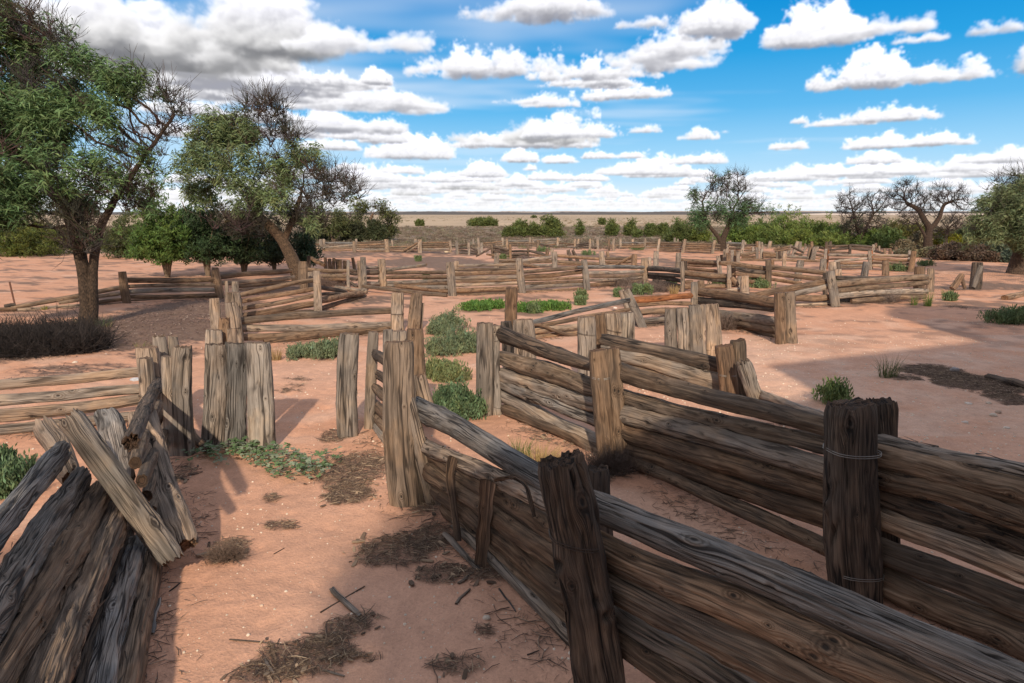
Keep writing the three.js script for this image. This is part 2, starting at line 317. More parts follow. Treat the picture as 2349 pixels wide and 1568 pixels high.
// ------------------------------------------------------------------ logs: split rails and posts
// A log is one closed surface from a to b (metres, in its parent's axes): uneven section, twist, bow, drying clefts, knots and broken ends.
function logGeometry(o) {
  const { a, b, r0, r1 = r0, seed, nu = 12, nv = 12, flat = 0.8, rough = 1, bow = 0.012, cleft = 1, ends = 0.03, knots = 0, tint = [1, 1, 1], up = null, cut = false, kink = 0 } = o;
  const R = rng(seed * 7 + 3), len = a.distanceTo(b), Y = b.clone().sub(a).normalize();
  const X = new THREE.Vector3().crossVectors(Math.abs(Y.y) > 0.8 ? new THREE.Vector3(0, 0, 1) : new THREE.Vector3(0, 1, 0), Y).normalize();
  if (up) { X.copy(up).addScaledVector(Y, -up.dot(Y)).normalize(); }
  const Z = new THREE.Vector3().crossVectors(X, Y);
  const S = R() * 60, su = R() * 5, sv = R() * 5, twist = (R() - 0.5) * (o.twist ?? 0.4), bw = (R() - 0.5) * 2 * bow * len, bz = (R() - 0.5) * 2 * bow * len * 0.5;
  const kn = Array.from({ length: knots }, () => ({ t: R() * 6.283, v: (0.06 + 0.88 * R()) * len, s: (0.16 + 0.2 * R()) * r0, h: 0.7 + 0.6 * R() }));
  const cols = nu + 1, P = [], N = [], UV = [], C = [], I = [];
  const pos = new Float32Array((nv + 1) * cols * 3);
  const k1 = 1 / Math.max(0.05, r0);
  const clefts = new Float32Array((nv + 1) * cols);
  for (let j = 0; j <= nv; j++) {
    const s = j / nv, v = s * len, rad = lerp(r0, r1, s) * (1 + 0.10 * rough * noise3(v * 1.3 + S, 3.1, S));
    const edge = Math.min(v, len - v);
    for (let i = 0; i <= nu; i++) {
      const th = (i % nu) / nu * Math.PI * 2 + twist * s, c = Math.cos(th), q = Math.sin(th);
      // rounded-square to oval section
      const sq = 1 / Math.pow(Math.pow(Math.abs(c), 3) + Math.pow(Math.abs(q), 3), 1 / 3);
      let k = lerp(1, sq, o.square ?? 0.75);
      k += rough * (0.13 * noise3(c * 1.1 + S, q * 1.1, v * 0.7 + S) + 0.085 * noise3(c * 2.6 + S, q * 2.6 + S, v * 3.4) + 0.045 * noise3(c * 5 + S, q * 5, v * 9));
      let cl = 0;
      if (nu > 18) {
        const g1 = Math.abs(noise3(c * 2.6 + S * 2, q * 2.6, v * 0.55 + 9)), g2 = Math.abs(noise3(c * 6.5 + S, q * 6.5 + 4, v * 1.0));
        cl = (1 - smooth(0, 0.07, g1)) + 0.40 * (1 - smooth(0, 0.12, g2));
        cl = Math.min(1.2, cl);
        k -= 0.27 * cleft * cl * smooth(-0.45, 0.25, noise3(v * 0.8, c + S, q));
        k += 0.042 * rough * noise3(c * 11 + S, q * 11, v * 1.6) + 0.03 * rough * noise3(c * 19 + S, q * 19, v * 2.6) * (nu > 40 ? 1 : 0);
      }
      for (const m of kn) {
        let dt = th - twist * s - m.t; dt -= Math.round(dt / 6.2832) * 6.2832;
        const dx = dt * rad, dv = (v - m.v) * 0.7, dd = (dx * dx + dv * dv) / (m.s * m.s);
        if (dd < 9) { k += (0.20 * m.h * Math.exp(-dd * 0.9) - 0.34 * m.h * Math.exp(-dd * 5)) ; cl = Math.max(cl, 1.1 * Math.exp(-dd * 4)); }
      }
      k *= 1 - 0.16 * (1 - smooth(0, 0.05, edge)) * (cut ? 0.5 : 1);
      let y = v;
      if (j === 0 || j === nv) { const e = ends * (noise3(c * 3 + S, q * 3, j * 7 + S) + 0.6 * noise3(c * 8, q * 8 + S, j)); y += (j ? 1 : -1) * e; }
      const wob = Math.sin(s * Math.PI), w2 = kink * noise3(s * 2.2 + S, 7, S);
      const px = c * rad * k + bw * wob + w2, pz = q * rad * flat * k + bz * wob + w2 * 0.5;
      const o3 = (j * cols + i) * 3;
      pos[o3] = a.x + X.x * px + Y.x * y + Z.x * pz; pos[o3 + 1] = a.y + X.y * px + Y.y * y + Z.y * pz; pos[o3 + 2] = a.z + X.z * px + Y.z * y + Z.z * pz;
      clefts[j * cols + i] = cl;
    }
  }
  const circ = Math.PI * 2 * r0 * 0.95, nUV = Math.max(1, Math.round(circ / TILE_U * 4)) / 4;
  const at = (j, i, t) => { const k = (j * cols + i) * 3; return t.set(pos[k], pos[k + 1], pos[k + 2]); };
  const va = new THREE.Vector3(), vb = new THREE.Vector3(), vc = new THREE.Vector3(), vd = new THREE.Vector3();
  for (let j = 0; j <= nv; j++) for (let i = 0; i <= nu; i++) {
    at(j, i, va); P.push(va.x, va.y, va.z);
    const im = i === 0 ? nu - 1 : i - 1, ip = i === nu ? 1 : i + 1;
    at(j, ip, va).sub(at(j, im, vb)); at(Math.min(nv, j + 1), i, vc).sub(at(Math.max(0, j - 1), i, vd));
    va.cross(vc).normalize().multiplyScalar(-1); N.push(va.x, va.y, va.z);
    UV.push(i / nu * nUV + su, j / nv * len / TILE_V + sv);
    const dirt = 1 - 0.6 * clamp(clefts[j * cols + i]), m = 1 + 0.26 * noise3(j / nv * len * 2 + S, Math.cos(i / nu * 6.283), Math.sin(i / nu * 6.283) + S);
    C.push(tint[0] * dirt * m, tint[1] * dirt * m, tint[2] * dirt * m);
  }
  for (let j = 0; j < nv; j++) for (let i = 0; i < nu; i++) { const p = j * cols + i; I.push(p, p + cols, p + 1, p + 1, p + cols, p + cols + 1); }
  for (const j of [0, nv]) {                    // broken or sawn ends, slightly dished and stained
    const base = P.length / 3, rings = nu > 18 ? 3 : 1, sgn = j ? 1 : -1, cen = new THREE.Vector3();
    for (let i = 0; i < nu; i++) cen.add(at(j, i, va)); cen.divideScalar(nu);
    for (let q = 0; q <= rings; q++) for (let i = 0; i <= nu; i++) {
      at(j, i, va); const f = q / (rings + 0.001);
      va.lerp(cen, q === rings ? 1 : f);
      if (q) va.addScaledVector(Y, sgn * (ends * 0.9 * noise3(va.x * 22 + S, va.y * 22, va.z * 22 + q * 3) - ends * 0.45));
      P.push(va.x, va.y, va.z); N.push(Y.x * sgn, Y.y * sgn, Y.z * sgn);
      const th = i / nu * 6.2832; UV.push(su + Math.cos(th) * r0 * (1 - f) / TILE_U + q * 0.11, sv + Math.sin(th) * r0 * (1 - f) / TILE_V);
      C.push(tint[0] * 0.78, tint[1] * 0.64, tint[2] * 0.54);
    }
    for (let q = 0; q < rings; q++) for (let i = 0; i < nu; i++) { const p = base + q * cols + i; if (j) I.push(p, p + cols, p + 1, p + 1, p + cols, p + cols + 1); else I.push(p, p + 1, p + cols, p + 1, p + cols + 1, p + cols); }
  }
  const g = new THREE.BufferGeometry();
  g.setAttribute('position', new THREE.Float32BufferAttribute(P, 3));
  g.setAttribute('normal', new THREE.Float32BufferAttribute(N, 3));
  g.setAttribute('uv', new THREE.Float32BufferAttribute(UV, 2));
  g.setAttribute('color', new THREE.Float32BufferAttribute(C, 3));
  g.setIndex(I);
  return g;
}
let logSeed = 1;
const TINTS = { t: [1, 1, 1], p: [1.16, 1.10, 1.02], b: [1, 1, 1], s: [1, 1, 1], d: [1, 1, 1], o: [1.7, 0.95, 0.55] };
function woodLook(code, R) {                     // a letter of the survey: t tan, p pale, b brown, s silver, d dark, o orange heartwood
  const mat = WOOD[{ t: 't', p: 't', b: 'b', s: 's', d: 'd', o: 'b' }[code]], k = 0.76 + 0.46 * R(), w = (R() - 0.5) * 0.16;
  return [mat, TINTS[code].map((v, i) => v * k * (1 + (i === 0 ? w : i === 2 ? -w : 0)))];
}
function makeLog(parent, name, A, B, r0, r1, px, lenPx, code, more = {}) {
  const seed = logSeed++, R = rng(seed * 31 + 5), [mat, tint] = woodLook(code, R);
  const nu = Math.round(clamp(px * 1.7, 8, 84)), nv = Math.round(clamp(lenPx / (px > 20 ? 3.2 : 6), 5, 150));
  const o = parent.position;
  const g = logGeometry({ a: A.clone().sub(o), b: B.clone().sub(o), r0, r1, seed, nu, nv, tint, ...more });
  return addMesh(g, mat, name, parent);
}
// ring of fencing wire round a post (and its mate)
function wireRing(parent, centre, rx, rz, turn, tilt, galvanised, double = true) {
  const o = parent.position, pts = [], N = 26;
  for (let n = 0; n < (double ? 2 : 1); n++) for (let i = 0; i < N; i++) {
    const t = i / N * 6.2832, c = Math.cos(t), s = Math.sin(t), k = 1 / Math.pow(Math.pow(Math.abs(c), 4) + Math.pow(Math.abs(s), 4), 0.25);
    const x = c * rx * k * 0.98, z = s * rz * k * 0.98;
    pts.push(new THREE.Vector3(centre.x - o.x + x * Math.cos(turn) + z * Math.sin(turn), centre.y - o.y + tilt * x + n * 0.016 + 0.006 * Math.sin(3 * t), centre.z - o.z - x * Math.sin(turn) + z * Math.cos(turn)));
  }
  const curve = new THREE.CatmullRomCurve3(pts, true);
  return addMesh(new THREE.TubeGeometry(curve, pts.length, 0.0032, 5, true), galvanised ? M.wireNew : M.wire, 'wire_tie', parent);
}

// ------------------------------------------------------------------ fences, from the survey sheets
const metresPerPx = (p) => { const f = p.clone().sub(eye); return (f.z * -cP - f.y * sP) / FOCAL; };     // at a point's depth
function planeHit(px, plane) { const d = bearing(px), t = plane.n.dot(plane.p.clone().sub(eye)) / plane.n.dot(d); return d.multiplyScalar(t).add(eye); }
function standing(base, top, y0 = 0) {           // a post's foot on the ground and its head straight above, leaning only across the view
  const a = onGround(base, y0), d = bearing(top), t = (a.z - eye.z) / d.z;
  return [a, d.multiplyScalar(t).add(eye)];
}
function makePost(parent, sheet, p, name = 'post') {
  const [bx, by, tx, ty, w, code = 't', opt = {}] = p;
  const [a, b] = standing(sheet(bx, by), sheet(tx, ty)), k = metresPerPx(a), px = Math.hypot(...sub2(sheet(bx + w, by), sheet(bx, by)));
  const r = px * k * 0.56, dir = b.clone().sub(a).normalize();
  if (opt.lean) b.addScaledVector(new THREE.Vector3(0, 0, -1), opt.lean);
  a.addScaledVector(dir, -0.12);
  const lenPx = a.distanceTo(b) / k;
  const m = makeLog(parent, name, a, b, r * (opt.taper ?? 1.04), r * (opt.head ?? 0.95), px, lenPx, code, { flat: opt.flat ?? 0.72, square: opt.square ?? 0.92, twist: 0.12, rough: (opt.rough ?? 0.6) * 1.15, bow: 0.02, ends: (opt.ends ?? 0.012) , knots: px > 18 ? opt.knots ?? 3 : 0, cut: true, up: new THREE.Vector3(1, 0, 0), cleft: (opt.cleft ?? 0.9) * 0.6 });
  if (opt.wire) for (const f of [].concat(opt.wire)) { const c = a.clone().lerp(b, f); c.z -= opt.back ?? 0.0; wireRing(m, c.sub(parent.position), r * 1.0, r * ((opt.flat ?? 0.72) * 1.03) + (opt.back ?? 0), 0, (f * 7 % 1 - 0.5) * 0.5, !!opt.zinc, px > 9); }
  return { foot: a, head: b, r, mesh: m };
}
const sub2 = (a, b) => [a[0] - b[0], a[1] - b[1]];
// slivers of split wood and bark standing off a ragged rail
function splinters(parent, A, B, r0, r1, n, code, seed) {
  const R = rng(seed), [mat, tint] = woodLook(code, R), o = parent.position, Y = B.clone().sub(A), len = Y.length(), P = [], UV = [], C = [], I = [];
  Y.normalize();
  const X = new THREE.Vector3().crossVectors(new THREE.Vector3(0, 1, 0), Y).normalize(), Z = new THREE.Vector3().crossVectors(Y, X);
  for (let i = 0; i < n; i++) {
    const s = R(), a = -0.6 + R() * 4.4, L = 0.05 + 0.20 * R() * R(), w = 0.005 + 0.012 * R(), lift = (R() - 0.3) * 0.35, dirn = R() < 0.5 ? 1 : -1, r = lerp(r0, r1, s) * 0.93;
    const nrm = X.clone().multiplyScalar(Math.cos(a)).addScaledVector(Z, Math.sin(a)), c = A.clone().addScaledVector(Y, s * len).addScaledVector(nrm, r).sub(o), side = new THREE.Vector3().crossVectors(nrm, Y).normalize();
    const tip = c.clone().addScaledVector(Y, dirn * L).addScaledVector(nrm, L * lift + 0.004).addScaledVector(side, (R() - 0.5) * 0.3 * L), b = P.length / 3, v = 0.6 + 0.8 * R();
    for (const p of [c.clone().addScaledVector(side, w), c.clone().addScaledVector(side, -w), c.clone().addScaledVector(nrm, w * 0.7), tip]) { P.push(p.x, p.y, p.z); UV.push(R() * 3, R() * 2); C.push(tint[0] * v, tint[1] * v, tint[2] * v); }
    I.push(b, b + 2, b + 3, b + 2, b + 1, b + 3, b + 1, b, b + 3);
  }
  const g = new THREE.BufferGeometry(); g.setAttribute('position', new THREE.Float32BufferAttribute(P, 3)); g.setAttribute('uv', new THREE.Float32BufferAttribute(UV, 2)); g.setAttribute('color', new THREE.Float32BufferAttribute(C, 3)); g.setIndex(I);
  const f = g.toNonIndexed(); f.computeVertexNormals();
  return addMesh(f, mat, 'splinters', parent, 'stuff');
}
const FENCE_LINES = [];
// spec: { sheet, line: [[x,y],[x,y]] feet of the front posts, posts, rails: [x0,y0,x1,y1,width,look,opts] , lean (sideways tilt), back (metres behind the posts) }
function fence(name, label, spec) {
  const { sheet, line, posts = [], rails = [], lean = 0, back = 0.17, group } = spec;
  const g0 = line[0].isVector3 ? line[0] : onGround(sheet(...line[0])), g1 = line[1].isVector3 ? line[1] : onGround(sheet(...line[1]));
  const along = g1.clone().sub(g0).setY(0).normalize(), n = new THREE.Vector3(-along.z, 0, along.x);
  if (n.dot(g0.clone().sub(eye).setY(0)) < 0) n.negate();            // pointing away from the camera
  if (rails.length > 1) FENCE_LINES.push([g0, g1]);
  const t = thing(name, label, spec.category ?? 'fence', posts.length ? onGround((posts[0][7] ?? sheet)(posts[0][0], posts[0][1])) : g0.clone(), group);
  const made = [];
  for (const p of posts) made.push(makePost(t, p[7] ?? sheet, p, 'post'));
  const tiltN = n.clone().multiplyScalar(Math.cos(lean)).addScaledVector(new THREE.Vector3(0, 1, 0), -Math.sin(lean));
  const plane = { n: tiltN, p: g0.clone().addScaledVector(n, back) };
  for (const q of rails) {
    const [x0, y0, x1, y1, w, code = 'b', opt = {}] = q, s0 = opt.s0 ?? sheet, s1 = opt.s1 ?? sheet;
    const off = (opt.off ?? 0) + (w > 50 ? 0.035 * Math.sin(logSeed * 2.4) : 0);
    const pl = { n: tiltN, p: plane.p.clone().addScaledVector(n, off) };
    const A = planeHit(s0(x0, y0), pl), B = planeHit(s1(x1, y1), pl);
    const k0 = metresPerPx(A), k1 = metresPerPx(B), w0 = Math.hypot(...sub2(s0(x0, y0 + w), s0(x0, y0))), w1 = opt.w1 ? Math.hypot(...sub2(s1(x1, y1 + opt.w1), s1(x1, y1))) : w0 * k0 / k1;
    const e = opt.ext ?? 0.04, dir = B.clone().sub(A);
    const lenPx = Math.hypot(...sub2(s0(x0, y0), s1(x1, y1)));
    A.addScaledVector(dir, -(opt.ext0 ?? e)); B.addScaledVector(dir, opt.ext1 ?? e);
    const r0 = Math.max(0.028, w0 * k0 / 2), r1 = Math.max(0.025, w1 * k1 / 2);
    for (const [P, r] of [[A, r0], [B, r1]]) P.y = Math.max(P.y, r * 0.55);
    const px = Math.max(w0, w1 * 0.9), worn = px < 9.5 ? (code === 't' && (logSeed * 7) % 5 < 3 ? 'b' : code) : code;
    makeLog(t, 'rail', A, B, r0 * 1.03, r1 * 1.03, px, lenPx, worn, { flat: opt.flat ?? (0.62 + 0.3 * rng(logSeed * 3)()), rough: opt.rough ?? 1.0, bow: opt.bow ?? 0.012, ends: opt.ends ?? 0.03, knots: px > 14 ? opt.knots ?? Math.round(lenPx / 55) : 0, up: opt.side ? new THREE.Vector3(1, 0, 0) : new THREE.Vector3(0, 1, 0), square: opt.square ?? 0.3, twist: opt.twist, cleft: (opt.cleft ?? 0.7) * 0.55, kink: opt.kink ?? Math.min(0.035, r0 * 0.28) });
    if ((opt.rough ?? 1) >= 1.3 && px > 16) splinters(t, A, B, r0, r1, Math.round(lenPx * 0.28 * (opt.rough - 0.8)), worn, logSeed * 17);
  }
  return { group: t, plane, along, n, made };
}

// ------------------------------------------------------------------ ground: one sheet of red sand, from behind the shed to the horizon
// patches of leaf and twig litter, measured on the photograph: x, y, half width, half height, strength
const LITTER = [[250, 768, 330, 46, 1], [430, 715, 170, 32, 1], [60, 800, 160, 40, 0.9], [380, 812, 100, 14, 0.7], [170, 850, 170, 18, 0.6], [30, 880, 90, 16, 0.6], [330, 850, 60, 14, 0.5],
  [985, 602, 130, 14, 1], [1075, 612, 100, 12, 1], [1000, 578, 160, 6, 0.8], [1350, 590, 120, 8, 0.8], [760, 585, 120, 8, 0.8], [1120, 634, 50, 6, 0.5], [1070, 570, 50, 5, 0.5], [900, 583, 120, 5, 0.5], [1190, 610, 40, 6, 0.5], [850, 690, 60, 12, 0.7], [1530, 600, 34, 8, 0.7], [1480, 590, 60, 6, 0.4], [1540, 720, 60, 14, 0.6], [1480, 740, 60, 10, 0.6], [1500, 660, 80, 14, 0.55],
  [810, 1085, 78, 52, 0.85], [800, 1135, 60, 24, 0.85], [765, 1000, 36, 14, 0.7], [905, 1265, 95, 42, 1.0], [1000, 1230, 60, 30, 0.9], [1010, 1320, 60, 26, 0.9], [1110, 1320, 60, 20, 0.8], [985, 1160, 50, 18, 0.7], [640, 1205, 42, 12, 0.75], [625, 1140, 22, 10, 0.6], [520, 1270, 44, 36, 0.85], [660, 890, 50, 10, 0.4], [690, 870, 40, 8, 0.35],
  [700, 1510, 120, 46, 1.0], [620, 1545, 90, 24, 0.9], [800, 1440, 60, 30, 0.8], [850, 1420, 40, 20, 0.5], [1050, 1530, 80, 30, 0.7], [1110, 1450, 26, 14, 0.7], [740, 1470, 60, 16, 0.6], [820, 1510, 70, 16, 0.6],
  [2140, 852, 75, 16, 1.0], [2250, 882, 110, 24, 1.0], [2320, 915, 60, 14, 0.8], [2080, 868, 40, 10, 0.6], [2240, 660, 150, 7, 0.7], [2300, 655, 70, 8, 0.9], [2200, 705, 40, 6, 0.35], [1920, 690, 80, 8, 0.5], [1380, 1105, 40, 12, 0.6], [1600, 1130, 120, 24, 0.25], [1300, 1010, 70, 14, 0.4], [400, 1090, 50, 30, 0.5], [150, 1400, 120, 90, 0.55], [60, 1330, 90, 60, 0.5], [700, 590, 40, 8, 0.7], [640, 660, 90, 16, 0.8]]
  .map(([x, y, w, h, k]) => { const c = onGround(D(x, y)), l = onGround(D(x - w, y)), n = onGround(D(x, y + h)), f = onGround(D(x, Math.max(y - h, 504))); return { x: c.x, z: (n.z + f.z) / 2, w: Math.abs(c.x - l.x), d: Math.abs(f.z - n.z) / 2, k }; });
function litterAt(x, z) {
  let s = 0;
  for (const p of LITTER) { const a = (x - p.x) / p.w, b = (z - p.z) / p.d, q = a * a + b * b; if (q < 2.6) s = Math.max(s, p.k * smooth(1.5, 0.25, q)); }
  return s;
}
function relief(x, z) {
  const f = -z;
  if (f > 70) return 0;
  return 0.035 * noise3(x * 0.55, 1, z * 0.55) + 0.016 * noise3(x * 1.9, 2, z * 1.9) + (f < 16 ? 0.011 * noise3(x * 5, 3, z * 5) - 0.022 * smooth(0.25, 0.6, noise3(x * 3.6, 4, z * 3.6)) : 0);
}
const groundY = (x, z) => relief(x, z);
function groundTint(x, z) {
  const f = -z, r = Math.hypot(x, f);
  const n1 = noise3(x * 0.35, 5, z * 0.35), n2 = noise3(x * 1.3, 6, z * 1.3), n3 = fbm3(x * 0.05, 7, z * 0.05, 3), n4 = noise3(x * 5, 8, z * 5);
  let c = [0.62, 0.362, 0.250];
  const red = clamp(0.35 + 0.9 * n3 + 0.5 * n1 + smooth(14, 26, f) * 0.35 * (x > 6 || x < -5 ? 1 : 0));
  c = c.map((v, i) => lerp(v, [0.60, 0.290, 0.165][i], red));
  const pale = smooth(0.05, 0.5, n1 * 0.6 + n2 * 0.5 + (x > 4 && f > 9 && f < 17 ? 0.35 : 0)) * 0.5;
  c = c.map((v, i) => lerp(v, [0.68, 0.475, 0.365][i], pale));
  let L = litterAt(x, z);
  if (L > 0) {
    const br = 0.5 * noise3(x * 2.2, 9, z * 3.2) + 0.55 * noise3(x * 6.5, 10, z * 9) + 0.45 * noise3(x * 17, 11, z * 19);
    L = smooth(0.34, 0.66, L * 0.95 + br * 0.55);
    const lt = 1 + 0.35 * n4;
    c = c.map((v, i) => lerp(v, [0.150, 0.098, 0.073][i] * lt, L * (f < 9.5 ? 0.5 : 0.92)));
  }
  // thin drifts of litter over the far yards
  const drift = smooth(0.02, 0.30, 0.6 * noise3(x * 0.30, 12, z * 0.5) + 0.45 * noise3(x * 1.1, 13, z * 1.6) + 0.25 * noise3(x * 3.1, 17, z * 3.1)) * smooth(11, 22, f) * 0.9;
  c = c.map((v, i) => lerp(v, [0.185, 0.115, 0.083][i], drift));
  const scrub = smooth(58, 74, f + 7 * n3 - Math.max(0, x - 25) * 0.15 + (x < -20 ? 10 : 0)) ;
  const sc = [0.235, 0.175, 0.125], sm = 1 + 0.5 * noise3(x * 0.21, 14, z * 0.13) + 0.25 * n1;
  c = c.map((v, i) => lerp(v, sc[i] * sm, scrub));
  const plain = smooth(150, 200, r + 18 * n3);
  const st = 0.5 * fbm3(x * 0.008, 15, z * 0.0022, 4) + 0.35 * noise3(x * 0.09, 16, z * 0.02);
  c = c.map((v, i) => lerp(v, [0.44, 0.335, 0.225][i] * (1 + 0.55 * st), plain));
  const wash = smooth(0.25, 0.5, fbm3(x * 0.004 + 9, 3, z * 0.0012, 3)) * plain * smooth(300, 600, r);
  c = c.map((v, i) => lerp(v, [0.56, 0.45, 0.34][i], wash * 0.7));
  const far = smooth(2500, 5200, r);
  c = c.map((v, i) => lerp(v, [0.20, 0.17, 0.135][i], far * 0.75));
  return c;
}
{
  const zs = [-26];                             // rows by distance in front of the eye (negative: behind)
  for (let f = -22; f < 2; f += 2) zs.push(f);
  for (let f = 2; f < 13; f += 0.045) zs.push(f);
  for (let f = 13, s = 0.05; f < 40000; s *= f < 60 ? 1.018 : 1.05, f += s) zs.push(f);
  const cols = 380, P = [], UV = [], C = [], I = [];
  for (const f of zs) {
    const W = f < 2 ? 60 : Math.max(11, f * 1.05 + 2) + (f < 5 ? (5 - f) * 16 : 0) + (f > 60 ? (f - 60) * 0.5 : 0);
    for (let i = 0; i <= cols; i++) {
      const s = i / cols * 2 - 1, x = W * (0.8 * s + 0.2 * s * s * s), z = -f, c = groundTint(x, z);
      P.push(x, relief(x, z), z); UV.push(x / 3.2, z / 3.2); C.push(...c);
    }
  }
  const n = cols + 1;
  for (let j = 0; j < zs.length - 1; j++) for (let i = 0; i < cols; i++) { const a = j * n + i; I.push(a, a + 1, a + n, a + 1, a + n + 1, a + n); }
  const g = new THREE.BufferGeometry();
  g.setAttribute('position', new THREE.Float32BufferAttribute(P, 3));
  g.setAttribute('uv', new THREE.Float32BufferAttribute(UV, 2));
  g.setAttribute('color', new THREE.Float32BufferAttribute(C, 3));
  g.setIndex(I); g.computeVertexNormals();
  const S = 1024, hgt = new Float32Array(S * S), r = rng(5), stones = [];
  for (let i = 0; i < 900; i++) stones.push([r() * S, r() * S, 0.7 + 2.4 * r() * r() * r(), r()]);
  const sp = new Float32Array(S * S).fill(-1);
  for (const [x, y, q, t] of stones) for (let b = -4; b <= 4; b++) for (let a = -4; a <= 4; a++) { const d = Math.hypot(a, b * 1.3) / q; if (d < 1) { const k = mod(Math.round(y) + b, S) * S + mod(Math.round(x) + a, S); sp[k] = t; } }
  const map = bytes(S, S, (x, y) => {
    const u = x / S, v = y / S, k = y * S + x;
    const a = tile2(u * 7, v * 7, 7, 7, 1), b = tile2(u * 31, v * 31, 31, 31, 2), c = tile2(u * 128, v * 128, 128, 128, 3), d = tile2(u * 340, v * 340, 340, 340, 4);
    hgt[k] = 0.5 + 0.18 * a + 0.16 * b + 0.08 * c + 0.06 * d + (sp[k] >= 0 ? 0.1 : 0);
    const t = 0.86 + 0.08 * a + 0.08 * b + 0.09 * c + 0.12 * d;
    if (sp[k] >= 0) return sp[k] < 0.78 ? [1.0, 0.98 * t + 0.05, 0.95] : [0.42, 0.34, 0.30];
    return [t, t, t];
  }, false);
  map.colorSpace = THREE.NoColorSpace;
  const bump = bytes(S, S, (x, y) => hgt[y * S + x], false);
  const m = addMesh(g, new THREE.MeshStandardMaterial({ name: 'red_sand', map, bumpMap: bump, bumpScale: 0.03, roughness: 0.97, vertexColors: true }), 'ground', scene);
  m.userData.kind = 'structure';
}
// far side of the dry lake: a low rise with scattered scrub, pale dunes to the right
function ridge(name, x0, x1, f, height, depth, color, seed, ragged) {
  const N = 420, P = [], I = [];
  for (let i = 0; i <= N; i++) {
    const x = lerp(x0, x1, i / N), e = smooth(0, 0.08, i / N) * smooth(1, 0.92, i / N);
    const h = height * e * (0.55 + 0.5 * fbm3(i * 0.03 + seed, seed, 0, 3) + ragged * Math.max(0, noise3(i * 0.9, seed, 3)));
    P.push(x, -2, -f, x, Math.max(0.2, h) * 0.8, -f - depth * 0.25, x, Math.max(0.3, h), -f - depth * 0.5, x, -2, -f - depth);
  }
  for (let i = 0; i < N; i++) for (let k = 0; k < 3; k++) { const a = i * 4 + k; I.push(a, a + 4, a + 1, a + 1, a + 4, a + 5); }
  const g = new THREE.BufferGeometry(); g.setAttribute('position', new THREE.Float32BufferAttribute(P, 3)); g.setIndex(I); g.computeVertexNormals();
  const m = addMesh(g, plain(name + '_earth', color, 1, { side: THREE.DoubleSide }), name, scene);
  m.userData.kind = 'structure';
  return m;
}
ridge('hills', -7600, 7800, 7600, 52, 1800, [0.085, 0.075, 0.07], 3, 0.3);
ridge('hills', -6000, 9000, 9200, 84, 2400, [0.36, 0.30, 0.26], 8, 0.1);
ridge('hills', 1500, 2700, 3300, 14, 700, [0.62, 0.52, 0.44], 12, 0.1);

